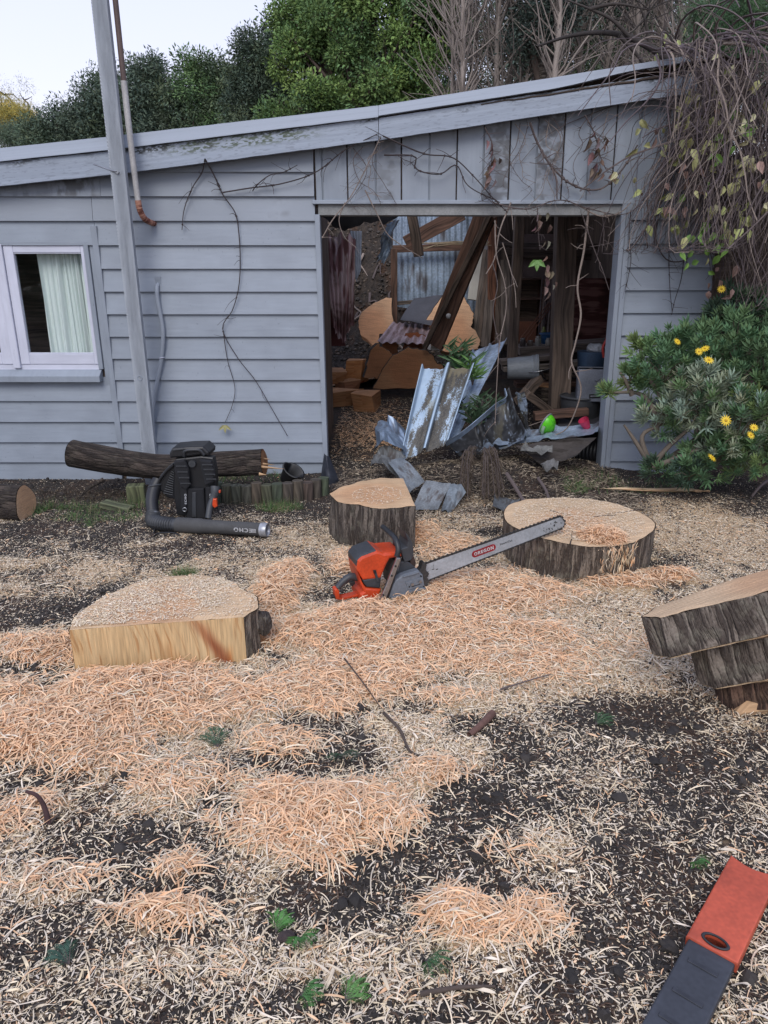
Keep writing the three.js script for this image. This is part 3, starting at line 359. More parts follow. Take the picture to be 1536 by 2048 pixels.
// back wall of tin, its girt and posts
{
  tinThing('corrugated_sheet', 'upright blue-grey corrugated sheet closing the back of the shed', [[-0.153, 1.189, -10.2], [1.043, 1.008, -10.2], [0.996, 2.463, -10.2], [-0.147, 2.344, -10.2]], M.tinClean, { ribs: 15, wave: true, amp: 0.009, nu: 150, nv: 6, crumple: 0.006 });
  const beam = (name, label, a, b, w, t, m, roll) => { const g = thing(name, label, 'beam'); part('beam_timber', timber(a, b, w, t, 0.005, roll || 0), m, g); return g; };
  beam('wall_girt', 'horizontal brown girt across the corrugated back sheet', [-0.147, 1.899, -10.05], [1.062, 1.935, -10.05], 0.09, 0.05, M.brown);
  beam('wall_girt', 'long pale horizontal rail in the dark far end of the shed', [1.044, 1.945, -9.6], [2.726, 1.916, -9.6], 0.05, 0.05, M.greyWood);
  beam('wall_girt', 'dark horizontal rail below the pale rail in the far end', [0.954, 1.854, -9.9], [2.822, 1.812, -9.9], 0.12, 0.05, M.brownDark);
  beam('corner_post', 'brown upright post at the left end of the corrugated back sheet', [-0.137, 0.9, -9.9], [-0.132, 1.901, -9.9], 0.085, 0.07, M.brown);
  beam('low_girt', 'short pale girt low on the corrugated back sheet', [-0.124, 1.229, -10], [0.104, 1.248, -10], 0.05, 0.04, M.greyWood);
  beam('broken_rafter', 'broken brown rafter slanting down across the top of the corrugated sheet', [0.018, 1.944, -9.4], [0.67, 2.275, -9.2], 0.17, 0.05, M.brown);
  beam('hanging_rafter', 'short dark rafter end hanging down from behind the lintel', [0.067, 2.165, -7.6], [0.141, 1.767, -7.6], 0.09, 0.06, M.brownDark, 0.3);
  const lean = beam('leaning_beam', 'long dark reddish beam leaning across the doorway with a pale bolt head', [0.326, 0.854, -8.35], [0.783, 2.165, -7.6], 0.21, 0.055, M.brown, -0.35); { const p = [0.464, 1.182, -8.05]; part('bolt_head', moved(new THREE.SphereGeometry(0.028, 12, 10), p[0], p[1], p[2]), plain('pale_bolt', 0.5, 0.5, 0.5, 0.5), lean); part('beam_edge', timber([0.228, 0.83, -8.38], [0.809, 2.137, -7.52], 0.05, 0.06, 0.004, -0.35), M.brownDark, lean); }
  beam('brown_stud', 'reddish brown upright stud behind the leaning beam', [1.054, 0.774, -9.2], [1.017, 2.275, -9.2], 0.10, 0.09, M.redWood);
  beam('dark_stud', 'thin dark post with a pale edge beside the grey bucket', [1.13, 0.664, -7.9], [1.146, 2.185, -7.9], 0.10, 0.1, M.brownDark);
  beam('roof_post', 'thick near-black post holding up the roof in the dark far half', [1.544, 0.336, -7.35], [1.494, 2.169, -7.35], 0.19, 0.17, M.brownDark);
  // weathered planks leaning together
  const R = rng(41); for (let i = 0; i < 6; i++) { const x = 950 + i * 10 + (i > 3 ? 12 : 0); const g = thing('leaning_plank', ['pale painted plank leaning furthest left of the upright planks', 'weathered grey plank leaning beside the pale one', 'narrow dark plank leaning in the middle of the planks', 'split grey plank leaning against the brown stud', 'dark plank leaning right of the brown stud', 'thin plank leaning right beside the thin dark post'][i], 'plank', [0, 0, 0], 0, 'planks leaning in the shed'); const pts = [[[0.823, 1.298, -9.3], [0.91, 1.934, -9.6]], [[0.85, 0.784, -9.1], [1.005, 1.874, -9.5]], [[0.913, 0.764, -9], [1.05, 1.816, -9.5]], [[0.956, 0.769, -8.95], [1.085, 1.871, -9.4]], [[1.139, 0.793, -9], [1.157, 1.871, -9.4]], [[1.197, 0.803, -8.9], [1.196, 1.756, -9.3]]][i]; part('plank_board', timber(pts[0], pts[1], 0.09 + R() * 0.04, 0.025), [M.cream, M.greyWood, M.brownDark, M.greyWood, M.brownDark, M.greyWood][i], g); }
  const st = rng(9); for (let i = 0; i < 7; i++) { const y = 0.02 * i; const a = [0.101, 1.869, -9.3], b = [0.874, 1.94, -9.1]; const g = solo('garden_cane', 'thin pale cane in the bundle lying along the brown girt', 'cane', tube([[a[0] + st() * 0.25, a[1] + 0.08 * st(), a[2] + 0.1 * st()], [(a[0] + b[0]) / 2, (a[1] + b[1]) / 2 + 0.06 * st(), -9.2], [b[0] + st() * 0.15, b[1] + 0.08 * (st() - 0.5), b[2]]], 0.006, 0.005, 5, 2), tinted(M.vinePale, lin(0.42, 0.33, 0.22)), 'canes along the girt'); }
}
{ // torn sheets on the left
  tinThing('rusty_sheet', 'tall purple-red rusted corrugated sheet leaning inside the near side of the doorway', [[-0.77, 1.02, -8.3], [-0.643, 0.859, -8.3], [-0.567, 2.006, -8.6], [-0.921, 2.006, -8.6]], M.rust, { ribs: 5, wave: true, amp: 0.014, nu: 80, nv: 24, crumple: 0.03, ragged: 0.12, seed: 2 });
  tinThing('rusty_sheet', 'folded red-brown sheet hanging right of the tall rusted sheet', [[-0.668, 0.923, -8.5], [-0.564, 1.059, -8.5], [-0.535, 1.984, -8.7], [-0.657, 1.969, -8.7]], M.rust, { ribs: 3, wave: true, amp: 0.02, crumple: 0.03, ragged: 0.1, seed: 5 });
  tinThing('pale_sheet', 'narrow pale grey sheet standing behind the rusted sheets', [[-0.558, 1.507, -8.9], [-0.498, 1.643, -8.9], [-0.479, 2.061, -8.9], [-0.614, 2.061, -8.9]], plain('pale_sheet_metal', 0.42, 0.47, 0.55, 0.5), { ribs: 4, wave: true, amp: 0.006, crumple: 0.01, seed: 7 });
  tinThing('torn_roof_sheet', 'torn striped roof sheet dangling in front of the dark bank', [[-0.283, 1.772, -8.5], [-0.199, 1.704, -8.4], [-0.057, 2.144, -8.2], [-0.171, 2.105, -8.2]], M.tinClean, { ribs: 3, amp: 0.03, crumple: 0.06, ragged: 0.15, seed: 11 });
  solo('torn_lining_paper', 'ragged black lining paper hanging under the roof at the left of the doorway', 'lining', sheet(50, 10, (u, v) => { const x = lerp(-0.72, 0.12, u), low = 1.93 + 0.12 * fbm(x * 9, 4, 3) + 0.16 * smooth(0.5, 1, u) + 0.1 * smooth(0.2, 0.0, u); return [x, lerp(2.5, low, v), -7.0 + 0.12 * v + 0.06 * (fbm(x * 5, v * 3, 3) - 0.5)]; }, 0.8, 0.5), plain('black_paper', 0.03, 0.03, 0.032, 0.9));
  const rp = thing('red_board', 'dark red board low behind the rusted sheets', 'panel'); part('panel_board', timber([-0.989, 1.003, -8.9], [-0.697, 1.003, -8.9], 0.42, 0.03), plain('dark_red_paint', 0.11, 0.02, 0.018, 0.7), rp);
  const sl = thing('dark_sheet_board', 'dark grey flat sheet lying aslant between the two big pale wood slabs', 'board'); part('sheet_board', sheet(10, 10, (u, v) => { const a = [-0.053, 1.082, -9], b = [0.404, 1.003, -8.9], c = [0.512, 1.35, -9.5], d = [0.119, 1.299, -9.6]; return [0, 1, 2].map((k) => lerp(lerp(a[k], b[k], u), lerp(d[k], c[k], u), v) + (k === 1 ? 0.02 * fbm(u * 3, v * 3, 2) : 0)); }, 0.6, 0.7), plain('slate_grey', 0.085, 0.085, 0.10, 0.6), sl);
  tinThing('striped_sheet', 'low corrugated sheet dusted with sawdust in front of the dark flat sheet', [[-0.328, 0.844, -8.7], [0.359, 0.831, -8.6], [0.353, 1.018, -9.1], [-0.145, 1.041, -9.2]], tinted(M.tinClean, lin(0.62, 0.42, 0.40)), { ribs: 7, wave: true, amp: 0.012, nu: 84, nv: 20, crumple: 0.02, seed: 13, warp: (u, v) => [0, 0, 0] });
}
{ // blocks and rounds of cut wood stacked inside; faces turned to the yard
  // an upright slice: outline given in the plane facing the yard, with real thickness
  const upright = (name, label, pts, z, t, m, tilt = 0, turn = 0, bark = true) => { const cx = pts.reduce((s, p) => s + p[0], 0) / pts.length, y0 = Math.min(...pts.map((p) => p[1])); const g = thing(name, label, 'wood block', [cx, y0, z], turn, 'cut wood inside the shed'); g.rotation.x = tilt; const o = []; const N = pts.length; for (let i = 0; i < N; i++) { const p = pts[i], q = pts[(i + 1) % N]; for (let k = 0; k < 6; k++) { const t2 = k / 6, w = 0.045 * (fbm(p[0] * 40 + k * 1.7, p[1] * 40 + i, 2) - 0.5); o.push([lerp(p[0], q[0], t2) - cx + w, lerp(p[1], q[1], t2) - y0 + w]); } } const f = extr(o, t, 0.005); const uv = f.attributes.uv; for (let i = 0; i < uv.count; i++) uv.setXY(i, uv.getX(i) / 1.2 + 0.5, uv.getY(i) / 1.2 + 0.35); part('sawn_piece', moved(f, 0, 0, -t / 2), m, g); if (bark) part('bark', moved(extr(o.map(([x, y]) => [x * 1.02, y * 1.015 + 0.002]), t * 0.9, 0.01), 0, 0, -t / 2), M.barkDark, g); return g; };
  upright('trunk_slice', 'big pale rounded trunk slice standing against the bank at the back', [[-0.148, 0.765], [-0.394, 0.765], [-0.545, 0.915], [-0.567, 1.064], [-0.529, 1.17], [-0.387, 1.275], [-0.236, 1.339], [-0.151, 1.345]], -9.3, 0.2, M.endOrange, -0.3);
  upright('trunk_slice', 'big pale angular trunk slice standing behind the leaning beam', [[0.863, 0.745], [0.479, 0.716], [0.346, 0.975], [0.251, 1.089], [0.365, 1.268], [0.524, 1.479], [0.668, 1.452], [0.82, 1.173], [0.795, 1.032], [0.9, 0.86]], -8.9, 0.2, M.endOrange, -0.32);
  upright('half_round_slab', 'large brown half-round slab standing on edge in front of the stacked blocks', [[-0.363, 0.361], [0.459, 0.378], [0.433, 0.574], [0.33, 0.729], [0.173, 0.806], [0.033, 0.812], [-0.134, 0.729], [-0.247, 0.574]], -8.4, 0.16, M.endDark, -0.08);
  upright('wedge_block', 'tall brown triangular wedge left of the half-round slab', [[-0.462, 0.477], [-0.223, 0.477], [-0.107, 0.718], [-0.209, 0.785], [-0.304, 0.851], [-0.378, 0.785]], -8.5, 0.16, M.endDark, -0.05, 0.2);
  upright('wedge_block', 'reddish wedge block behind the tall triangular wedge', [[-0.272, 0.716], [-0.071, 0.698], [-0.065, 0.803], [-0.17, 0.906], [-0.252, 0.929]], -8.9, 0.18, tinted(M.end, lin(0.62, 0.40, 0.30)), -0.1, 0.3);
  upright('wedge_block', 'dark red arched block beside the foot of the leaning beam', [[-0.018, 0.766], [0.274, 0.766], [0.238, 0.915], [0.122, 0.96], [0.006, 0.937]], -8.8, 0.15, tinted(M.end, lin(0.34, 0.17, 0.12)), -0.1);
  const brick = (label, px, z, w, h, d, turn, m, rz = 0) => { const g = thing('square_block', label, 'wood block', [px[0], px[1], z], turn, 'cut wood inside the shed'); g.rotation.z = rz; const rough = (q) => { const p = q.attributes.position; for (let i = 0; i < p.count; i++) { const x = p.getX(i), y = p.getY(i), z = p.getZ(i), a = Math.sign(x) * 2 + Math.sign(z) + (y > h * 0.5 ? 7 : 0) + Math.round(px[0] * 50), b = Math.round(z0 * 31); p.setXYZ(i, x + 0.07 * (hash(a, b) - 0.5), y + (y > h * 0.4 ? 0.05 * (hash(a, b + 5) - 0.5) : 0), z + 0.07 * (hash(a, b + 9) - 0.5)); } q.computeVertexNormals(); return q; }, z0 = z; part('sawn_block', rough(moved(chamfer(w, h, d, 0.006, 'y'), 0, h / 2, 0)), m, g); part('sawn_top', rough(moved(chamfer(w * 0.985, 0.006, d * 0.985, 0.002), 0, h + 0.002, 0)), tinted(M.end, lin(0.72, 0.52, 0.4)), g); };
  const ft = (px, py, z) => [px, py]; const gp = (p, z) => [p[0], landAt(p[0], z) - 0.02];
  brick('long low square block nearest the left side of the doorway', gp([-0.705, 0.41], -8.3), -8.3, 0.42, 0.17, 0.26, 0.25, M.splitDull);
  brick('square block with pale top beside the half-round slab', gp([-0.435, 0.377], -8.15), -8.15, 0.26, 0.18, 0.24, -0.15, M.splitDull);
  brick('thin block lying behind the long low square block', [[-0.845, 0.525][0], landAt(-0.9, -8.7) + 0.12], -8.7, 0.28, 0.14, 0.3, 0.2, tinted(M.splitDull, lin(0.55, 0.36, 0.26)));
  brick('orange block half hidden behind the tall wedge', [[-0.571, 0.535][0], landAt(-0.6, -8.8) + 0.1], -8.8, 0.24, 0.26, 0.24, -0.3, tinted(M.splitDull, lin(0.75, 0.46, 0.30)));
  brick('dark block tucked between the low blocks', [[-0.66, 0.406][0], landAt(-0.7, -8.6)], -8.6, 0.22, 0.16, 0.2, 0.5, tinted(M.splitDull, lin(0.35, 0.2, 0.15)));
  brick('pale offcut block at the foot of the leaning beam', [0.361, 0.785], -8.5, 0.17, 0.07, 0.12, 0.1, M.cream);
  const dust = sheet(30, 14, (u, v) => { const x = lerp(-1.0, 0.2, u), z = lerp(-8.9, -9.7, v); return [x, landAt(x, z) + 0.26 * Math.sin(u * PI) * (0.4 + 0.6 * Math.sin(v * PI)) + 0.03 * (fbm(x * 8, z * 8, 3) - 0.5), z]; }, 1.2, 0.8); const dm = solo('sawdust_mound', 'mound of tan sawdust heaped behind the cut blocks', 'sawdust', dust, plain('tan_sawdust', 0.55, 0.34, 0.2, 1)); dm.userData.kind = 'stuff';
}
{ // crumpled roof sheets in the doorway
  const G2 = 'crumpled roof sheets in the doorway';
  tinThing('crumpled_roof_sheet', 'stained upright ribbed roof sheet with three pale ridges at the heart of the wreckage', [[-0.036, 0.206, -5.72], [0.34, 0.289, -5.85], [0.591, 0.839, -6.45], [0.141, 0.837, -6.4]], M.caked, { unit: true, ribs: 2, amp: 0.07, nu: 90, nv: 40, crumple: 0.012, ragged: 0.05, bowV: 0.05, seed: 3 }, G2);
  tinThing('crumpled_roof_sheet', 'dark stained sheet twisted and curling up right of the upright sheet', [[0.463, 0.247, -5.75], [1.012, 0.338, -5.95], [0.917, 0.629, -6.5], [0.333, 0.292, -5.95]], tinted(M.tin, lin(0.50, 0.52, 0.56)), { ribs: 2, amp: 0.05, nu: 60, nv: 44, crumple: 0.025, bowV: -0.08, bowU: -0.05, seed: 17, ragged: 0.05 }, G2);
  tinThing('crumpled_roof_sheet', 'long pale clean sheet leaning back to the right behind the stained sheets', [[0.293, 0.22, -6.15], [0.453, 0.261, -6.2], [0.989, 1.001, -7.3], [0.65, 0.906, -7.2]], M.tinClean, { ribs: 2, amp: 0.03, nu: 50, nv: 30, crumple: 0.012, seed: 23 }, G2);
  solo('rolled_sheet_edge', 'pale curled edge of sheet sweeping over the twisted dark sheet', 'metal sheet', ribbonAlong([[0.34, 0.304, -5.86], [0.467, 0.386, -5.86], [0.622, 0.491, -5.95], [0.761, 0.567, -6.12], [0.868, 0.599, -6.28], [0.871, 0.645, -6.42]], [0, 0.055, 0.05], 0.02), M.tinClean, G2);
  tinThing('flat_sheet_strip', 'long narrow pale sheet lying level from the wreckage to the far jamb', [[0.724, 0.262, -5.95], [1.61, 0.345, -6.05], [1.74, 0.34, -6.5], [0.92, 0.276, -6.5]], M.tinClean, { ribs: 2, amp: 0.022, nu: 40, nv: 16, crumple: 0.012, seed: 29 }, G2);
  tinThing('flat_sheet_strip', 'dark panel lying on the floor near the pink cup', [[1.387, 0.206, -6.7], [1.794, 0.29, -6.7], [1.966, 0.345, -7.3], [1.568, 0.345, -7.3]], plain('dark_panel', 0.06, 0.06, 0.07, 0.6), { ribs: 1, amp: 0.004, crumple: 0.01, seed: 30 }, G2);
  tinThing('upright_sheet_edge', 'narrow dark sheet standing on edge right of the twisted sheet', [[1.005, 0.294, -6.05], [1.062, 0.313, -6.2], [1.057, 0.604, -6.6], [0.978, 0.612, -6.55]], tinted(M.tin, lin(0.4, 0.42, 0.45)), { ribs: 1, amp: 0.02, crumple: 0.02, seed: 31 }, G2);
  tinThing('tarpaulin_sheet', 'crumpled blue-grey sheet bulging left of the upright ribbed sheet', [[-0.249, 0.243, -5.7], [-0.004, 0.296, -5.6], [0.012, 0.417, -5.95], [-0.195, 0.409, -6.05]], tinted(M.tinClean, lin(0.38, 0.44, 0.52)), { ribs: 1, amp: 0.004, crumple: 0.11, bowU: 0.1, nu: 30, nv: 24, seed: 41, facet: 6 }, G2);
  tinThing('tarpaulin_sheet', 'dull beige crumpled sheet on the ground below the blue-grey one', [[-0.275, 0.189, -5.55], [-0.071, 0.163, -5.35], [0.012, 0.296, -5.6], [-0.227, 0.26, -5.75]], tinted(M.tinDull, lin(0.236, 0.22, 0.198)), { ribs: 1, amp: 0.004, crumple: 0.09, bowU: 0.08, nu: 30, nv: 24, seed: 43, facet: 6 }, G2);
  tinThing('bent_sheet', 'bent grey sheet folding down towards the stump', [[0.033, 0.091, -5.2], [0.151, 0.157, -5.25], [-0.019, 0.273, -5.5], [-0.142, 0.253, -5.5]], tinted(M.tinDull, lin(0.285, 0.289, 0.289)), { ribs: 1, amp: 0.004, crumple: 0.03, seed: 47, facet: 5, bowV: 0.04 }, G2);
  tinThing('bent_sheet', 'flat bent sheet dusted with shavings right of the stump', [[0.046, 0.021, -5], [0.238, 0.017, -5], [0.346, 0.135, -5.3], [0.16, 0.158, -5.3]], tinted(M.tinDull, lin(0.342, 0.334, 0.319)), { ribs: 1, amp: 0.004, crumple: 0.02, seed: 53, facet: 6 }, G2);
  tinThing('bent_sheet', 'grey sheet corner with a rolled lip beside the dead fern', [[0.252, 0.012, -4.98], [0.307, -0.015, -4.95], [0.447, 0.106, -5.15], [0.336, 0.141, -5.25]], tinted(M.tinDull, lin(0.323, 0.334, 0.334)), { ribs: 1, amp: 0.004, crumple: 0.03, bowU: 0.05, seed: 59, facet: 5 }, G2);
  tinThing('bent_sheet', 'dark bent sheet edge poking up behind the log round', [[0.624, 0.051, -5], [0.751, 0.007, -4.95], [0.842, 0.049, -5.15], [0.664, 0.091, -5.2]], tinted(M.tinDull, lin(0.171, 0.167, 0.16)), { ribs: 1, amp: 0.004, crumple: 0.03, seed: 61, facet: 4 }, G2);
  tinThing('torn_board', 'torn dark board scrap hanging below the level sheet strip', [[1.116, 0.144, -5.8], [1.374, 0.206, -5.8], [1.594, 0.339, -6], [0.901, 0.286, -5.9]], plain('burnt_board', 0.07, 0.06, 0.055, 0.9), { ribs: 1, amp: 0.004, crumple: 0.07, ragged: 0.06, seed: 67, facet: 7 }, G2);
  tinThing('torn_board', 'pale curled scrap lying in the dirt under the torn dark board', [[1.079, 0.163, -5.6], [1.197, 0.155, -5.6], [1.225, 0.211, -5.7], [1.083, 0.19, -5.7]], tinted(M.tinDull, lin(0.266, 0.236, 0.209)), { ribs: 1, amp: 0.004, crumple: 0.05, ragged: 0.06, seed: 71, facet: 6 }, G2);
  tinThing('torn_board', 'pale torn strip folded over the rubbish by the level sheet', [[0.921, 0.26, -5.75], [1.18, 0.26, -5.75], [1.176, 0.298, -5.85], [0.974, 0.306, -5.85]], tinted(M.tinDull, lin(0.304, 0.274, 0.236)), { ribs: 1, amp: 0.004, crumple: 0.06, ragged: 0.06, seed: 73, facet: 6 }, G2);
  // coil of black pipe beside the far jamb
  const c = thing('pipe_coil', 'coil of ribbed black drain pipe in the shade at the foot of the far jamb', 'pipe coil', [1.599, 0.102, -6.35]); for (let i = 0; i < 7; i++) part('pipe_turn', moved(new THREE.TorusGeometry(0.105, 0.017, 8, 30), -0.09 + i * 0.031, 0.02, 0, 0, PI / 2 - 0.5, 0), M.black, c);
}
{ // odds and ends in the dark half
  const wallp = thing('faded_wall_board', 'faded pink and cream wall panel at the back of the dark half', 'panel'); part('panel_board', moved(chamfer(0.62, 1.1, 0.02, 0.003), 1.772, 1.522, -9.95), plain('faded_pink', 0.30, 0.22, 0.20, 0.9), wallp);
  const w2 = thing('pale_wall_board', 'pale upright panel strip behind the leaning planks', 'panel'); part('panel_board', timber([0.907, 1.282, -9.75], [0.945, 2.055, -9.75], 0.2, 0.02), plain('pale_panel', 0.42, 0.42, 0.45, 0.8), w2);
  const rb = thing('rusty_board', 'large reddish brown stained board standing at the back right of the shed', 'board'); part('board_face', moved(chamfer(0.58, 0.84, 0.03, 0.003, 'y'), 2.185, 1.134, -8.9), std('stained_board', { map: rep(T.rust, 0.8), color: lin(0.8, 0.5, 0.42), roughness: 0.9 }), rb);
  const cab = thing('shelf_cabinet', 'small brown cabinet of shelves in front of the faded panel', 'cabinet', [1.485, 0.765, -9.3]); const cb = (n, w, h, d, x, y, z, m) => part(n, moved(chamfer(w, h, d, 0.003), x, y, z), m, cab); cb('side_board', 0.03, 0.75, 0.25, -0.16, 0.4, 0, M.brown); cb('side_board', 0.03, 0.75, 0.25, 0.16, 0.4, 0, M.brown); for (const y of [0.04, 0.3, 0.55, 0.78]) cb('shelf', 0.3, 0.025, 0.25, 0, y, 0, M.brown); cb('back_board', 0.3, 0.75, 0.02, 0, 0.4, -0.12, M.brownDark); cb('door', 0.22, 0.24, 0.02, 0.0, 0.17, 0.12, plain('orange_brown', 0.24, 0.09, 0.05, 0.7));
  const bench = thing('bench', 'low bench of a pale plank across the dark half of the shed', 'bench'); part('bench_top', timber([1.245, 0.805, -8.3], [2.34, 0.881, -8.3], 0.09, 0.4), M.greyWood, bench); for (const px of [1060, 1180]) part('leg', timber(px === 1060 ? [1.401, 0.768, -8.4] : [2.069, 0.795, -8.4], px === 1060 ? [1.426, 0.293, -8.4] : [2.108, 0.293, -8.4], 0.08, 0.08), M.brownDark, bench);
  const R = rng(23);
  const stack = [['grey board lying at the top of the timber stack under the bench', 1000, 722, 1130, 712], ['pale board lying in the timber stack under the bench', 1005, 738, 1200, 725], ['dark board lying low in the timber stack under the bench', 1020, 752, 1210, 742], ['brown board at the bottom of the timber stack', 1030, 766, 1160, 764]]; const SP = [[[1.019, 0.71, -8], [1.602, 0.773, -8]], [[1.042, 0.647, -7.95], [2.073, 0.726, -7.95]], [[1.49, 0.575, -7.9], [2.119, 0.648, -7.9]], [[1.168, 0.498, -7.85], [1.854, 0.508, -7.85]]];
  stack.forEach(([l], i) => { const g = thing('stacked_board', l, 'board', [0, 0, 0], 0, 'boards stacked under the bench'); part('board_timber', timber(SP[i][0], SP[i][1], 0.05, 0.22, 0.004), [M.greyWood, tinted(M.greyWood, lin(0.3, 0.27, 0.24)), M.brownDark, M.brown][i], g); });
  // bucket on its side
  const bk = thing('bucket', 'grey plastic bucket lying on its side beside the thin dark post', 'bucket', [1.04, 0.697, -7.55]); const bg = new THREE.LatheGeometry([[0.0, 0.0], [0.098, 0.0], [0.103, 0.01], [0.115, 0.24], [0.124, 0.245], [0.124, 0.262], [0.117, 0.265], [0.128, 0.29], [0.128, 0.31], [0.118, 0.315], [0.116, 0.30], [0.10, 0.02]].map((p) => new THREE.Vector2(...p)), 36); bg.rotateZ(-PI / 2); part('tub', moved(bg, 0, 0.0, 0, 0, -0.15, 0.06), plain('grey_bucket', 0.27, 0.30, 0.33, 0.5), bk); part('wire_handle', moved(new THREE.TorusGeometry(0.14, 0.004, 6, 24, PI), 0.3, 0, 0.05, PI / 2, 0.2, 0.5), M.steel, bk);
  // white box with a dark printed mark, blue tub with a white lid behind it
  const bx = thing('white_box', 'white carton with a small dark printed mark near the far jamb', 'box', [1.779, 0.47, -7], -0.15); part('carton', moved(chamfer(0.30, 0.30, 0.22, 0.006), 0, 0.15, 0), plain('white_card', 0.20, 0.22, 0.27, 0.7), bx); part('flap', moved(chamfer(0.30, 0.006, 0.11, 0.001), 0, 0.305, 0.06, -0.25), plain('white_card_flap', 0.20, 0.22, 0.27, 0.7), bx); const mk = part('printed_mark', moved(chamfer(0.10, 0.042, 0.002, 0.0005), 0.01, 0.055, 0.111, 0, 0, 0.08), M.black, bx); part('mark_bar', moved(chamfer(0.075, 0.012, 0.0015, 0.0004), 0.01, 0.056, 0.1125, 0, 0, 0.08), plain('grey_print', 0.3, 0.32, 0.36, 0.7), mk); part('ink_stroke', tube([[0.0, 0.2, 0.1115], [0.02, 0.19, 0.1115], [0.05, 0.215, 0.1115]], 0.003, 0.002, 4, 3), M.black, bx);
  const tb = thing('blue_tub', 'blue plastic tub with a white bag on top behind the white carton', 'tub', [1.838, 0.669, -7.35], 0.2); const tg = new THREE.CylinderGeometry(0.15, 0.13, 0.22, 24, 1); part('tub_wall', moved(metricUV(tg), 0, 0.11, 0), plain('dusty_blue', 0.04, 0.08, 0.15, 0.6), tb); const bag = new THREE.IcosahedronGeometry(0.09, 3), bp = bag.attributes.position; for (let i = 0; i < bp.count; i++) { const k = 0.8 + 0.5 * fbm(bp.getX(i) * 25 + 5, bp.getY(i) * 25 + bp.getZ(i) * 18, 3); bp.setXYZ(i, bp.getX(i) * k, bp.getY(i) * k * 0.6, bp.getZ(i) * k); } bag.computeVertexNormals(); part('white_bag', moved(metricUV(bag), 0.03, 0.24, 0), plain('white_bag', 0.55, 0.58, 0.64, 0.7), tb);
  const rt = thing('red_tool', 'red-handled tool hanging beside the far jamb', 'tool'); part('handle', tube([[1.833, 0.878, -6.9], [1.816, 0.968, -6.9], [1.839, 1.027, -6.9], [1.853, 1.071, -6.9]], 0.014, 0.012, 8, 4), plain('red_plastic', 0.42, 0.03, 0.025, 0.5), rt); part('handle', tube([[1.873, 0.892, -6.9], [1.863, 0.955, -6.9], [1.872, 1.018, -6.9], [1.882, 1.062, -6.9]], 0.014, 0.012, 8, 4), plain('red_plastic_two', 0.42, 0.03, 0.025, 0.5), rt); part('jaws', tube([[1.847, 0.878, -6.9], [1.856, 0.824, -6.9], [1.868, 0.787, -6.9]], 0.012, 0.006, 6, 3), M.steel, rt);
  const bc = thing('blue_basin', 'small blue plastic basin on the bench', 'basin', [1.598, 0.865, -8.35]); const bl = new THREE.LatheGeometry([[0, 0], [0.085, 0], [0.10, 0.10], [0.112, 0.105], [0.112, 0.118], [0.096, 0.118], [0.083, 0.012]].map((p) => new THREE.Vector2(...p)), 24); part('basin_wall', bl, plain('bright_blue', 0.02, 0.11, 0.27, 0.5), bc);
  const kinds = [['small pale glass jar left of the blue basin', 1075, 0.03, 0.1, [0.35, 0.35, 0.33]], ['short dark jar on the bench by the thin post', 1045, 0.032, 0.09, [0.12, 0.10, 0.10]], ['pale jar in front of the blue basin', 1096, 0.03, 0.08, [0.4, 0.38, 0.34]], ['squat dark tin between the jars', 1060, 0.035, 0.06, [0.2, 0.16, 0.14]]]; const JP = [[1.445, 0.863, -8.2], [1.283, 0.853, -8.2], [1.55, 0.868, -8.15], [1.364, 0.858, -8.2]];
  kinds.forEach(([l, , r, h, c], i) => { const j = thing('jar', l, 'jar', JP[i], 0, 'jars on the bench'); part('jar_wall', new THREE.LatheGeometry([[0, 0], [r, 0], [r, h * 0.7], [r * 0.75, h * 0.8], [r * 0.75, h * 0.86], [0, h * 0.86]].map((p) => new THREE.Vector2(...p)), 16), plain('jar_' + i, ...c, 0.3), j); part('lid', moved(new THREE.CylinderGeometry(r * 0.8, r * 0.8, h * 0.14, 16), 0, h * 0.93, 0), M.steel, j); });
  // sticks standing in a bunch
  for (let i = 0; i < 9; i++) { const a = [1.63, 0.844, -8.7], b = [1.759, 1.533, -9]; const dx = (i - 4) * 0.028; solo('standing_stick', 'bare stick standing in the bunch behind the blue basin', 'stick', tube([[a[0] + dx * 0.8, a[1], a[2] + R() * 0.1], [(a[0] + b[0]) / 2 + dx + (R() - 0.5) * 0.03, (a[1] + b[1]) / 2, -8.85], [b[0] + dx * 1.4, b[1] + (R() - 0.5) * 0.25, b[2]]], 0.011, 0.007, 5, 3), R() < 0.5 ? M.vine : M.vinePale, 'sticks standing in a bunch'); }
  for (let i = 0; i < 3; i++) { const a = [1.286, 0.859, -8.6], b = [1.656, 1.289, -8.8]; solo('slanting_rod', 'thin reddish rod slanting across the little cabinet', 'rod', tube([[a[0] + 0.03 * i, a[1] - 0.02 * i, a[2]], [b[0] + 0.03 * i, b[1], b[2]]], 0.007, 0.007, 5, 2), M.redWood, 'rods slanting across the cabinet'); }
  const yb = thing('yellow_bottle', 'small yellow-green bottle beside the bunch of sticks', 'bottle', [1.56, 0.84, -8.5]); part('bottle_body', new THREE.LatheGeometry([[0, 0], [0.035, 0], [0.037, 0.12], [0.015, 0.17], [0.015, 0.2], [0, 0.2]].map((p) => new THREE.Vector2(...p)), 16), plain('yellow_green', 0.22, 0.25, 0.07, 0.5), yb);
  // stump, crate boards and bin in the gloom below the bench
  const sr = thing('dark_chopping_block', 'dark upright chopping block in the gloom behind the green helmet', 'chopping block', [[1.499, 0.37, -7.6][0], landAt(0.9, -7.6), -7.6]); part('bark', metricUV(moved(new THREE.CylinderGeometry(0.16, 0.17, 0.46, 24, 6), 0, 0.2, 0), 'y'), M.barkDark, sr); part('cut_end', moved(new THREE.CylinderGeometry(0.157, 0.157, 0.012, 24), 0, 0.432, 0), M.endDark, sr);
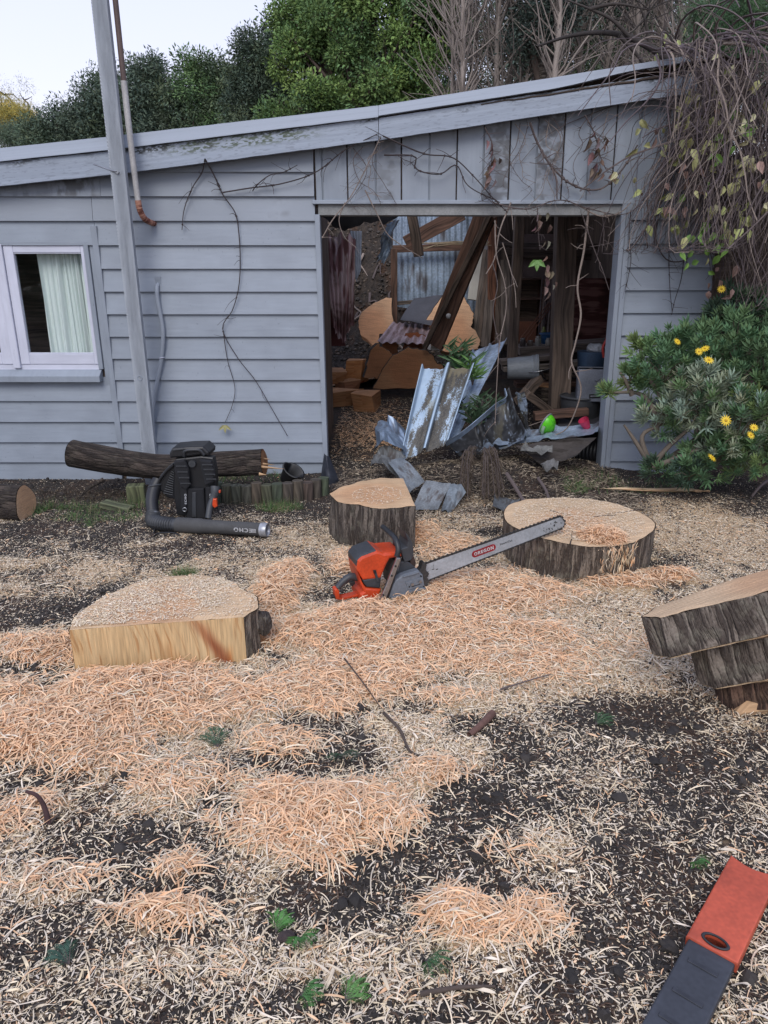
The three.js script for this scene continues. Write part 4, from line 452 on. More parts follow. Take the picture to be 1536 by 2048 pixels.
  const bin = thing('dark_bin', 'round dark tub behind the roof post', 'tub', [1.703, 0.269, -7.1]); part('tub_wall', moved(new THREE.CylinderGeometry(0.2, 0.18, 0.24, 26), 0, 0.1, 0), M.charcoal, bin); part('rim', moved(new THREE.TorusGeometry(0.2, 0.012, 8, 30), 0, 0.22, 0, PI / 2), M.charcoal, bin);
  const DB = [['dark board slanting from the twisted sheet towards the chopping block', [1.124, 0.557, -6.9], [1.458, 0.308, -7.1]], ['low dark board lying behind the green helmet', [1.219, 0.336, -6.9], [1.72, 0.383, -6.9]], ['dark board leaning against the chopping block', [1.096, 0.47, -7], [1.323, 0.603, -7.4]]]; DB.forEach(([l, a, b], i) => { const g = thing('scrap_board', l, 'board', [0, 0, 0], 0, 'scrap boards in the doorway'); part('board_timber', timber(a, b, 0.07, 0.12), i === 1 ? M.brown : M.brownDark, g); });
  // bright green helmet lying on its side, with pale band and open underside to the left
  const he = thing('green_helmet', 'bright green hard helmet with a pale band lying on the level sheet', 'helmet', [1.219, 0.329, -6.25], 0); 
  const dome = new THREE.SphereGeometry(0.115, 28, 16, 0, 2 * PI, 0, PI * 0.52); dome.scale(1.15, 1.0, 0.95); const hd = sub('shell', he); hd.scale.setScalar(0.74); hd.position.set(-0.01, 0.065, 0); hd.quaternion.setFromUnitVectors(V(0, 1, 0), V(0.72, -0.45, 0.5).normalize());
  part('dome', dome, plain('bright_green', 0.13, 0.72, 0.02, 0.35), hd); part('brim', moved(new THREE.TorusGeometry(0.117, 0.009, 8, 30), 0, -0.004, 0, PI / 2).scale(1.16, 1, 0.97), plain('grey_rim', 0.30, 0.32, 0.34, 0.6), hd); part('band', moved(new THREE.TorusGeometry(0.113, 0.02, 6, 18, 1.3), 0, 0.035, 0, PI / 2, 0, 0.9).scale(1.15, 1.0, 0.96), plain('pale_green_band', 0.5, 0.7, 0.45, 0.5), hd); part('ridge', tube([[-0.135, 0.0, 0.0], [-0.09, 0.085, 0], [0, 0.119, 0], [0.09, 0.085, 0], [0.135, 0.0, 0]], 0.006, 0.006, 6, 6), plain('green_ridge', 0.10, 0.58, 0.02, 0.35), hd);
  const pk = thing('pink_cup', 'small tipped-over pink plastic cup near the far jamb', 'cup', [1.56, 0.33, -6.35]); const pg = new THREE.LatheGeometry([[0, 0], [0.028, 0], [0.045, 0.085], [0.048, 0.085], [0.031, -0.003]].map((p) => new THREE.Vector2(...p)), 24); part('cup_wall', moved(pg, 0.03, 0.01, 0, 0.3, 0, 0.55), plain('pink_plastic', 0.66, 0.05, 0.13, 0.4), pk);
}
// ---------------------------------------------------------------- cut timber in the yard
// a slice of trunk: outline(t in 0..1) -> [x, z, cut?]; top and bottom faces sawn, sides bark or sawn
function slice(root, outline, h, opt = {}) {
  const n = opt.n || 120, o = []; for (let i = 0; i < n; i++) o.push(outline(i / n));
  const cx = o.reduce((s, p) => s + p[0], 0) / n, cz = o.reduce((s, p) => s + p[1], 0) / n, sd = opt.seed || 0, rows = 10;
  const face = (y, rough) => { const pos = [], uv = [], idx = [], rings = 10; for (let r = 0; r <= rings; r++) for (let i = 0; i < n; i++) { const k = r / rings, x = cx + (o[i][0] - cx) * k, z = cz + (o[i][1] - cz) * k, e = r === rings ? -0.006 : 0; pos.push(x, y + e + rough * (fbm(x * 22 + sd, z * 22, 3) - 0.5), z); uv.push((x - cx) / 1.2 + 0.5, (z - cz) / 1.2 + 0.5); } for (let r = 0; r < rings; r++) for (let i = 0; i < n; i++) { const a = r * n + i, b = r * n + (i + 1) % n; idx.push(a, b, a + n, b, b + n, a + n); } const g = new THREE.BufferGeometry(); g.setAttribute('position', new THREE.Float32BufferAttribute(pos, 3)); g.setAttribute('uv', new THREE.Float32BufferAttribute(uv, 2)); g.setIndex(idx); g.computeVertexNormals(); return g; };
  part('sawn_face', face(h, 0.008), opt.top || M.end, root); if (!opt.noBottom) part('sawn_underside', face(0, 0.004), opt.top || M.end, root);
  const side = (want) => { const pos = [], uv = [], idx = []; let L = 0; for (let i = 0; i < n; i++) { const a = o[i], b = o[(i + 1) % n], l = Math.hypot(b[0] - a[0], b[1] - a[1]); if (!!a[2] === want) { const base = pos.length / 3; for (let r = 0; r <= rows; r++) for (const [p, s] of [[a, 0], [b, l]]) { const v = r / rows, y = v * h; let nx = p[0] - cx, nz = p[1] - cz; const m = Math.hypot(nx, nz) || 1; nx /= m; nz /= m; const d = want ? 0.002 * (fbm(L * 30, y * 6, 2) - 0.5) : 0.030 * (fbm((p[0] + p[1]) * 17 + sd, y * 5 + (p[0] - p[1]) * 9, 4) - 0.62) * (r === rows ? 0.35 : 1) + 0.006; pos.push(p[0] + nx * d, y - (r === rows ? 0.006 : 0), p[1] + nz * d); uv.push((want ? (L + s) * (opt.uw || 1) : L + s), want ? y * (opt.uh || 1) : y); } for (let r = 0; r < rows; r++) { const q = base + r * 2; idx.push(q, q + 2, q + 1, q + 1, q + 2, q + 3); } } L += l; } if (!pos.length) return null; const g = new THREE.BufferGeometry(); g.setAttribute('position', new THREE.Float32BufferAttribute(pos, 3)); g.setAttribute('uv', new THREE.Float32BufferAttribute(uv, 2)); g.setIndex(idx); g.computeVertexNormals(); return g; };
  const b = side(false), c = side(true); if (b) part('bark', b, opt.bark || M.bark, root); if (c) part('split_face', c, opt.split || M.split, root); return root;
}
const roundish = (rx, rz, sd, k = 0.05) => (t) => { const a = t * 2 * PI, r = 1 + k * Math.sin(3 * a + sd) + k * 0.7 * Math.sin(5 * a + sd * 2.3) + k * 1.2 * (fbm(Math.cos(a) * 2 + sd, Math.sin(a) * 2, 3) - 0.5) * 2; return [Math.cos(a) * rx * r, Math.sin(a) * rz * r, 0]; };
// outline through corner points [x, z, cut?]; each edge straight when cut, gently bulged and uneven when bark
const through = (pts, sd = 1) => { const L = pts.map((p, i) => { const q = pts[(i + 1) % pts.length]; return Math.hypot(q[0] - p[0], q[1] - p[1]); }), S = L.reduce((a, b) => a + b, 0); return (t) => { let d = t * S, i = 0; while (d > L[i] && i < pts.length - 1) { d -= L[i]; i++; } const p = pts[i], q = pts[(i + 1) % pts.length], k = clamp(d / L[i]), nx = (q[1] - p[1]) / L[i], nz = -(q[0] - p[0]) / L[i], b = p[2] ? 0 : 0.012 * (fbm(t * 40 + sd, 3, 3) - 0.5) * 2 * Math.sin(k * PI); return [lerp(p[0], q[0], k) + nx * b, lerp(p[1], q[1], k) + nz * b, p[2] || 0]; }; };
{ // half-round block with its broad split face to the camera
  const w = thing('half_round_block', 'pale half-round wood block with a broad smooth split face and a dusty top', 'wood block', [-1.035, groundAt(-1.14, -2.95) - 0.03, -2.9], 0.17); w.scale.x = 0.9;
  slice(w, through([[-0.42, 0.06, 1], [0.37, 0.06, 0], [0.44, -0.02, 0], [0.43, -0.14, 0], [0.36, -0.24, 0], [0.28, -0.36, 0], [0.13, -0.45, 0], [-0.06, -0.46, 0], [-0.22, -0.40, 0], [-0.36, -0.24, 0], [-0.43, -0.06, 0]], 3), 0.235, { n: 160, seed: 3, bark: M.barkGrey, uw: 1.15, uh: 2.2 });
  const nub = new THREE.IcosahedronGeometry(0.05, 2), p = nub.attributes.position; for (let i = 0; i < p.count; i++) { const k = 1 + 0.5 * (fbm(p.getX(i) * 40 + 5, p.getY(i) * 40 + p.getZ(i) * 30, 3) - 0.5); p.setXYZ(i, p.getX(i) * k, p.getY(i) * k * 1.2, p.getZ(i) * k); } nub.computeVertexNormals(); part('branch_stub', moved(metricUV(nub), 0.455, 0.14, -0.05), M.bark, w);
}
{ // stump with one straight side, behind the saw
  const w = thing('stump', 'stump with a pale sawn top, dark bark and one straight cut side, behind the chainsaw', 'stump', [-0.17, groundAt(-0.2, -4.6) - 0.03, -4.48], 0);
  slice(w, through([[0.235, 0.20, 1], [0.16, -0.42, 0], [0.0, -0.44, 0], [-0.15, -0.33, 0], [-0.26, -0.20, 0], [-0.31, -0.05, 0], [-0.25, 0.10, 0], [-0.20, 0.15, 0], [-0.11, 0.17, 0], [-0.04, 0.235, 0], [0.05, 0.25, 0], [0.15, 0.225, 0]], 8), 0.30, { n: 150, seed: 8, uw: 1.2, uh: 2, split: M.end, top: tinted(M.end, lin(1.0, 0.95, 0.9)) });
}
{ // the big round the guide bar lies over
  const w = thing('log_round', 'large low trunk round with a wide sawn face under the guide bar tip', 'log round', [1.03, groundAt(1.05, -4.2) - 0.035, -4.17], 0.4);
  slice(w, roundish(0.43, 0.45, 2.1, 0.022), 0.25, { n: 160, seed: 21, bark: M.barkGrey });
  const R = rng(77); const cr = []; for (const [a, r0, r1] of [[0.05, 0.2, 0.46], [0.15, 0.1, 0.25], [2.3, 0.22, 0.47], [-1.9, 0.05, 0.2], [1.9, 0.3, 0.4]]) { const pts = []; for (let i = 0; i <= 5; i++) { const r = lerp(r0, r1, i / 5), b = a + (R() - 0.5) * 0.06; pts.push([Math.cos(b) * r, 0.2515, Math.sin(b) * r]); } cr.push(tube(pts, 0.0015, 0.004, 4, 2)); } for (const c of cr) part('drying_crack_shade', c, M.twig, w);  // dark tubes laid on the face in place of shade in the drying splits
}
{ // three thick slabs leaning on one another at the edge of the yard
  const specs = [
    ['thick_slab', 'top slab of the leaning stack with a dusty pale face and grey bark edge', [1.01, 0.28, -2.487], [-0.32, 0.10, 0.28], 0.155, 31, 0.62],
    ['thick_slab', 'middle slab of the leaning stack with dark bark streaked by sawdust', [1.211, 0.13, -2.542], [-0.22, 0.08, 0.27], 0.165, 33, 0.60],
    ['thick_slab', 'lowest dark brown slab of the stack resting on the ground', [1.315, 0.02, -2.521], [-0.1, 0.0, 0.20], 0.12, 35, 0.55]];
  specs.forEach(([n, l, p, r, h, sd, len], i) => { const w = thing(n, l, 'wood slab', p, 0, 'slabs in the leaning stack'); w.rotation.set(...r); const e = [0, 0.02, -0.04][i];
    slice(w, through([[-0.04, 0.07, 0], [0.3, 0.16, 0], [0.7, 0.20, 0], [1.05, 0.14, 0], [1.1, -0.1, 0], [0.7, -0.15, 0], [0.3, -0.14, 0], [0.02, -0.1, 0], [-0.07, -0.03, 0]].map(([x, z, c]) => [x, z + e, c]), sd), h, { n: 170, seed: sd, bark: i === 2 ? tinted(M.bark, lin(0.85, 0.58, 0.48)) : tinted(M.bark, lin(1.2, 1.18, 1.15)) }); });
  const c = thing('offcut_wedge', 'small bright orange split offcut under the lowest slab of the stack', 'offcut', [1.339, 0, -2.524], 0.2); part('split_piece', moved(extr([[-0.09, 0], [0.08, 0], [0.05, 0.07], [-0.03, 0.075]], 0.12, 0.004), 0, -0.01, 0), M.freshPlank, c);
}
{ // long splintered plank behind the round
  const R = rng(88), p = thing('splintered_plank', 'long flat splinter of pale wood lying at the edge of the sawdust below the shrub', 'plank', [1.9, groundAt(1.9, -5.3), -5.33], -0.02);
  for (let i = 0; i < 6; i++) { const x0 = -0.36 - 0.1 * R() + 0.12 * i * R(), x1 = 0.30 + 0.16 * R() - 0.1 * R(), zc = -0.035 + i * 0.014, y = 0.012 + 0.012 * R(); part('splinter', sheet(30, 6, (u, v) => { const a = v * 2 * PI, t = Math.min(smooth(0, 0.25, u), smooth(1, 0.8 + 0.1 * hash(i, 3), u)); return [lerp(x0, x1, u), y + (0.008 + 0.003 * Math.sin(u * 9 + i)) * t * Math.sin(a), zc + 0.009 * t * Math.cos(a) + 0.01 * (fbm(u * 6 + i * 3, i, 3) - 0.5)]; }, 0.8, 0.3), i % 2 ? M.freshPlank : tinted(M.freshPlank, lin(0.85, 0.68, 0.46)), p); }
}
// logs by the wall
function log(name, label, pts, r, ends, mat, opt = {}) {
  const w = thing(name, label, 'log'); const n = 60, P = pts.map((p) => V(...p)), cv = new THREE.CatmullRomCurve3(P), fr = cv.computeFrenetFrames(n, false), sides = 40;
  const up = V(0, 1, 0), ring = (t) => { const c = cv.getPointAt(t), tg = cv.getTangentAt(t), s = tg.clone().cross(up).normalize(), q = s.clone().cross(tg).normalize(); return { c, s, q, tg }; };
  const rad = (t, a) => r(t) * (1 + 0.07 * Math.sin(a * 3 + t * 4) + 0.13 * (fbm(a * 1.9 + 3 * Math.cos(a), t * 7, 3) - 0.5));
  const pt = (t, a, k = 1) => { const { c, s, q } = ring(t), R = rad(t, a) * k; return c.clone().addScaledVector(s, Math.cos(a) * R).addScaledVector(q, Math.sin(a) * R); };
  const L = cv.getLength();
  part('bark', sheet(sides, n, (u, v) => pt(v, u * 2 * PI).toArray(), r(0.5) * 2 * PI, L), mat, w);
  for (const e of ends) { const t = e.t, { tg } = ring(t); const sl = e.slant || 0; part('cut_end', sheet(sides, 8, (u, v) => pt(t, u * 2 * PI, v * 0.99).addScaledVector(tg, sl * Math.sin(u * 2 * PI) * r(t) * v + (t ? 0.004 : -0.004)).toArray(), 1, 1), e.m || M.end, w).geometry.attributes.uv.array.forEach((_, i, arr) => { if (i % 2 === 0) { const u = arr[i] * 2 * PI, v = arr[i + 1]; arr[i] = 0.5 + 0.15 * Math.cos(u) * v; arr[i + 1] = 0.5 + 0.15 * Math.sin(u) * v; } }); }
  return w;
}
{
  const gy = groundAt(-1.8, -5.6);
  const l = log('curved_log', 'curved dark-barked log lying along the foot of the wall behind the blower', [[-2.566, 0.308, -5.55], [-2.255, 0.24, -5.55], [-1.893, 0.189, -5.55], [-1.458, 0.216, -5.52], [-1.076, 0.245, -5.5]], (t) => lerp(0.105, 0.10, t) * (1 - 0.05 * Math.sin(t * PI)), [{ t: 0, m: M.barkDark }, { t: 1, m: M.splitDull }], M.barkDark);
  const sp = []; for (const [y, z, len, w] of [[0.22, -5.42, 0.2, 0.014], [0.24, -5.45, 0.12, 0.012], [0.17, -5.41, 0.06, 0.016], [0.27, -5.5, 0.08, 0.012]]) { const g = new THREE.ConeGeometry(w, len, 5); g.rotateZ(-PI / 2); sp.push(metricUV(moved(g, -1.08 + len / 2 - 0.02, y, z, 0, 0, -0.1))); } part('splinters', join(sp), M.freshPlank, l);
  const st = tube([[-2.3, 0.12, -5.45], [-2.42, 0.05, -5.4], [-2.48, -0.02, -5.38]], 0.02, 0.004, 6, 3); part('branch_stub', st, M.barkDark, l);
  log('short_log', 'short dark log with a pale round cut end beside the left edge of the yard', [[-3.7, 0.10, -5.02], [-3.1, 0.095, -4.98], [-2.66, 0.09, -4.95]], () => 0.125, [{ t: 1 }], M.barkDark);
}
{ // half-round log edging of the old bed along the wall
  const R = rng(5), A = [[-1.55, -5.33], [-1.3, -5.29], [-1.0, -5.27], [-0.75, -5.33], [-0.62, -5.45]], cv = new THREE.CatmullRomCurve3(A.map(([x, z]) => V(x, 0, z)));
  const e = thing('log_edging', 'low edging of upright half-round green-grey pegs around the bed by the wall', 'edging');
  for (let i = 0; i < 14; i++) { const p = cv.getPointAt(i / 13), h = 0.13 + R() * 0.03; const g = new THREE.CylinderGeometry(0.042, 0.044, h + 0.1, 10, 1); part('peg', moved(metricUV(g, 'y'), p.x, groundAt(p.x, p.z) + h / 2 - 0.05, p.z, 0, R() * 6, (R() - 0.5) * 0.08), tinted(M.greyWood, lin(0.10 + R() * 0.05, 0.115 + R() * 0.04, 0.10)), e); }
  const b = thing('mossy_post_stub', 'short mossy green square post under the curved log', 'post stub', [-2.05, groundAt(-2.05, -5.42), -5.42], 0.2); part('stub', moved(chamfer(0.13, 0.18, 0.1, 0.006, 'y'), 0, 0.05, 0), tinted(M.greyWood, lin(0.16, 0.19, 0.10)), b);
  const c = thing('mossy_offcut', 'flat mossy green offcut lying in the weeds by the curved log', 'offcut', [-2.12, groundAt(-2.1, -5.2) + 0.02, -5.2], -0.25); part('offcut_board', moved(chamfer(0.24, 0.05, 0.09, 0.006), 0, 0.0, 0, 0, 0, -0.15), tinted(M.greyWood, lin(0.17, 0.20, 0.12)), c);
}
// ---------------------------------------------------------------- tools
const fontBold = await new FontLoader().loadAsync('fonts/droid/droid_sans_bold.typeface.json'), fontRegular = await new FontLoader().loadAsync('fonts/droid/droid_sans_regular.typeface.json');
function lettering(text, size, depth, font = fontBold, sx = 1) { const g = new TextGeometry(text, { font, size, depth, curveSegments: 4, bevelEnabled: false }); g.computeBoundingBox(); const b = g.boundingBox; g.translate(-(b.min.x + b.max.x) / 2, -(b.min.y + b.max.y) / 2, 0); g.scale(sx, 1, 1); return g; }
{ // chainsaw, nose up, its guide bar lying on the log round
  const s = thing('chainsaw', 'orange and grey chainsaw in shavings with its long guide bar on the log round', 'chainsaw', [-0.114, 0, -3.493], 0.36);
  const ex = (name, pts, z0, z1, m, bev = 0.006, par = s, curve = false, holes = []) => part(name, moved(extr(pts, z1 - z0, bev, holes, curve), 0, 0, (z0 + z1) / 2), m, par);
  const body = ex('engine_cover', [[-0.1333, 0.2304], [-0.1299, 0.2573], [-0.1099, 0.2755], [-0.027, 0.2957], [0.0103, 0.2771], [0.0566, 0.2758], [0.1011, 0.2719], [0.1074, 0.2474], [0.0416, 0.2438], [0.0245, 0.2162], [-0.0078, 0.1434], [-0.104, 0.1472], [-0.1181, 0.1707], [-0.1311, 0.2004]], -0.17, 0.006, M.orange, 0.014);
  ex('filter_lid', [[-0.1354, 0.2264], [-0.1356, 0.2552], [-0.1118, 0.2812], [-0.0332, 0.2999], [-0.0221, 0.2887], [-0.0978, 0.2625], [-0.1137, 0.2445], [-0.1226, 0.2119]], -0.155, -0.004, M.charcoal, 0.008, body);
  ex('cover_latch', [[-0.05, 0.197], [-0.0366, 0.195], [-0.0214, 0.1324], [-0.0333, 0.1299]], 0.004, 0.014, M.charcoal, 0.002, body); ex('latch_slot', [[-0.0512, 0.195], [-0.0387, 0.1975], [-0.0368, 0.1822], [-0.0485, 0.1796]], 0.006, 0.0165, M.black, 0.001, body);
  part('screw', moved(new THREE.CylinderGeometry(0.008, 0.008, 0.01, 10), ...[0.0249, 0.2653], -0.005, PI / 2), M.black, body);
  ex('lower_housing', [[-0.1061, 0.1475], [-0.0035, 0.1548], [-0.0126, 0.0876], [-0.0839, 0.1053], [-0.1002, 0.1294]], -0.17, 0.003, M.charcoal, 0.008);
  const tank = ex('tank', [[-0.1311, 0.1961], [-0.1104, 0.1396], [-0.0881, 0.1037], [-0.0085, 0.0834], [-0.0305, 0.0136], [-0.0853, 0.0204], [-0.1207, 0.0372], [-0.122, 0.0744], [-0.101, 0.0841], [-0.1188, 0.1344]], -0.16, 0.008, M.orange, 0.01);
  ex('handle_bridge', [[-0.0973, 0.0595], [-0.1144, 0.0383], [-0.1975, 0.0324], [-0.2261, 0.0393], [-0.2258, 0.05], [-0.1973, 0.041], [-0.1224, 0.0549]], -0.09, -0.04, M.orange, 0.006, tank);
  const grip = part('rear_handle', tube([[...[-0.1125, 0.1356], -0.07], [...[-0.1495, 0.1455], -0.068], [...[-0.1869, 0.1277], -0.066], [...[-0.2204, 0.0966], -0.064]], 0.021, 0.016, 12, 5), M.charcoal, s);
  ex('handle_end', [[-0.2427, 0.098], [-0.2284, 0.1021], [-0.2165, 0.0874], [-0.2145, 0.0417], [-0.2334, 0.0405], [-0.2397, 0.0631]], -0.088, -0.04, M.orange, 0.006, grip); ex('trigger', [[-0.1584, 0.1147], [-0.1273, 0.1228], [-0.1256, 0.1053], [-0.1424, 0.0906]], -0.075, -0.06, M.black, 0.003, grip); part('rear_cap', moved(new THREE.CylinderGeometry(0.01, 0.01, 0.02, 10), ...[-0.2461, 0.0534], -0.06, 0, 0, PI / 2), M.black, grip);
  const cov = ex('clutch_cover', [[0.183, 0.176], [0.2072, 0.1462], [0.221, 0.0688], [0.142, 0.0544], [0.0274, 0.0395], [0.0176, 0.0477], [0.0386, 0.108], [0.058, 0.14], [0.0944, 0.1607]], -0.004, 0.045, M.greyCast, 0.009);
  ex('cover_rib', [[0.0275, 0.0527], [0.2187, 0.0803], [0.221, 0.0688], [0.0295, 0.0405]], 0.03, 0.054, M.greyCast, 0.003, cov); ex('cover_rib', [[0.0944, 0.1576], [0.1809, 0.1711], [0.1844, 0.1618], [0.0966, 0.1486]], 0.03, 0.051, M.greyCast, 0.003, cov);
  ex('cover_plate', [[0.1094, 0.1213], [0.2029, 0.138], [0.2121, 0.088], [0.1246, 0.0771]], 0.04, 0.0495, M.greyCast, 0.002, cov); ex('adjuster_slot', [[0.142, 0.0943], [0.19, 0.1024], [0.19, 0.098], [0.1428, 0.0898]], 0.042, 0.0505, M.black, 0.0005, cov);
  for (const c of [[0.1432, 0.1082], [0.1877, 0.1174]]) part('bar_nut', moved(new THREE.CylinderGeometry(0.0085, 0.0085, 0.014, 6), ...c, 0.053, PI / 2), M.steel, cov);
  for (const c of [[0.1941, 0.1437], [0.2121, 0.08], [0.1289, 0.0954]]) part('cover_screw', moved(new THREE.CylinderGeometry(0.004, 0.004, 0.01, 8), ...c, 0.048, PI / 2), M.black, cov);
  ex('crankcase', [[0.0474, 0.1524], [0.069, 0.2227], [0.1418, 0.2124], [0.1852, 0.1757], [0.1899, 0.1135], [0.0555, 0.0813]], -0.15, -0.006, M.charcoal, 0.008);
  const muf = ex('muffler', [[0.1547, 0.2322], [0.1784, 0.2376], [0.1917, 0.1923], [0.1874, 0.1732], [0.1591, 0.1817]], -0.12, -0.01, plain('muffler_brown', 0.10, 0.07, 0.06, 0.5, { metalness: 0.5 }), 0.008);
  const fins = []; for (let i = 0; i < 6; i++) { const a = [[0.0731, 0.1898], [0.1009, 0.1858]], k = i / 5; fins.push(tube([[lerp(a[0][0], a[1][0], k * 0.4), a[0][1] - 0.004 * i, 0.0], [lerp(a[0][0], a[1][0], 0.3 + k * 0.7) + 0.004, a[0][1] + 0.055, 0.0]], 0.0028, 0.0028, 5, 2)); } part('cylinder_fins', join(fins), M.steel, s);
  ex('hand_guard', [[0.099, 0.2863], [0.1352, 0.2942], [0.1416, 0.3219], [0.1237, 0.3779], [0.1467, 0.351], [0.1682, 0.3099], [0.174, 0.2598], [0.1633, 0.218], [0.1224, 0.2087], [0.1117, 0.2425]], -0.13, 0.0, M.charcoal, 0.006);
  const fh = part('front_handle', tube([[...[0.0738, 0.3456], -0.20], [...[0.0746, 0.3476], -0.10], [...[0.0779, 0.3387], -0.012], [...[0.0786, 0.2984], 0.026], [...[0.0683, 0.2635], 0.032]], 0.0145, 0.0145, 12, 6), M.black, s);
  ex('handle_strut', [[0.0586, 0.2679], [0.0777, 0.2635], [0.0768, 0.2517], [-0.0134, 0.0218], [-0.0346, 0.02], [-0.0395, 0.0349]], 0.045, 0.062, M.steel, 0.003, fh); for (const c of [[0.0499, 0.2254], [0.0297, 0.1758], [-0.0162, 0.0772]]) part('rivet', moved(new THREE.CylinderGeometry(0.0055, 0.0055, 0.008, 8), ...c, 0.062, PI / 2), M.black, fh);
  ex('strut_edge', [[0.0777, 0.2635], [0.0853, 0.2599], [0.0037, 0.019], [-0.0134, 0.0218]], 0.035, 0.053, M.black, 0.002, fh);
  ex('bumper_spikes', [[0.1918, 0.166], [0.2027, 0.1776], [0.2103, 0.2114], [0.2165, 0.2018], [0.2221, 0.2076], [0.2266, 0.196], [0.2341, 0.1928], [0.229, 0.165], [0.2491, 0.14], [0.236, 0.1243], [0.2518, 0.0953], [0.2407, 0.0903], [0.2476, 0.0669], [0.2211, 0.0576], [0.2076, 0.102]], -0.012, 0.03, M.chain, 0.002);
  // guide bar, chain and print
  const A = [0.2135, 0.1811], B = [0.2339, 0.0905], C = [1.0293, 0.3509], D = [1.0438, 0.285], tip = [1.0672, 0.3143];
  const bar = ex('guide_bar', [A, C, [lerp(C[0], tip[0], 0.7), lerp(C[1], tip[1], 0.25)], tip, [lerp(D[0], tip[0], 0.7), lerp(D[1], tip[1], 0.3)], D, B], -0.004, 0.004, M.barMetal, 0.0008);
  const per = [A, C, [C[0] + 0.012, C[1] - 0.002], tip, [D[0] + 0.012, D[1] + 0.002], D, B], links = []; for (let i = 0; i < per.length - 1; i++) { const [x0, y0] = per[i], [x1, y1] = per[i + 1], L = Math.hypot(x1 - x0, y1 - y0), n = Math.max(1, Math.round(L / 0.0125)), a = Math.atan2(y1 - y0, x1 - x0); for (let k = 0; k < n; k++) { const t = (k + 0.5) / n, out = k % 2 ? 0.004 : 0.0065, w = k % 2 ? 0.0135 : 0.009; links.push(moved(new THREE.BoxGeometry(w, k % 2 ? 0.0075 : 0.0125, 0.009), lerp(x0, x1, t) - Math.sin(a) * out * 0.7, lerp(y0, y1, t) + Math.cos(a) * out * 0.7, 0, 0, 0, a)); } } part('saw_chain', join(links), M.chain, s);
  const ang = Math.atan2(C[1] - A[1], C[0] - A[0]) * 0.55 + Math.atan2(D[1] - B[1], D[0] - B[0]) * 0.45, at = (px) => [lerp(A[0], tip[0], px), lerp((A[1] + B[1]) / 2, tip[1], px)];
  const c1 = [0.5732, 0.2157], pill = []; for (let i = 0; i < 28; i++) { const a = i / 28 * 2 * PI, ox = Math.cos(a) >= 0 ? 0.053 : -0.053; pill.push([ox + Math.cos(a) * 0.019, Math.sin(a) * 0.019]); }
  const red = part('logo_badge', moved(extr(pill, 0.0012, 0), c1[0], c1[1], 0.0046, 0, 0, ang), plain('logo_red', 0.42, 0.018, 0.03, 0.5), bar); part('logo_lettering', moved(lettering('OREGON', 0.0185, 0.001, fontBold, 1.12), c1[0], c1[1], 0.0052, 0, 0, ang), plain('logo_white', 0.8, 0.8, 0.8, 0.6), red);
  const c2 = [0.7069, 0.2466]; part('bar_lettering', moved(lettering('PowerCut.', 0.011, 0.0008, fontRegular, 1.15), c2[0], c2[1], 0.0042, 0, 0, ang), M.black, bar);
  const R = rng(3), nick = []; for (let i = 0; i < 26; i++) { const k = R() < 0.4 ? R() * 0.12 : 0.84 + R() * 0.14, p = at(k); nick.push(moved(new THREE.BoxGeometry(0.003 + R() * 0.012, 0.0025 + R() * 0.003, 0.0006), p[0], p[1] + (R() - 0.5) * 0.05, 0.0043, 0, 0, R() * 3)); } part('grime_marks', join(nick), M.chain, bar);
}
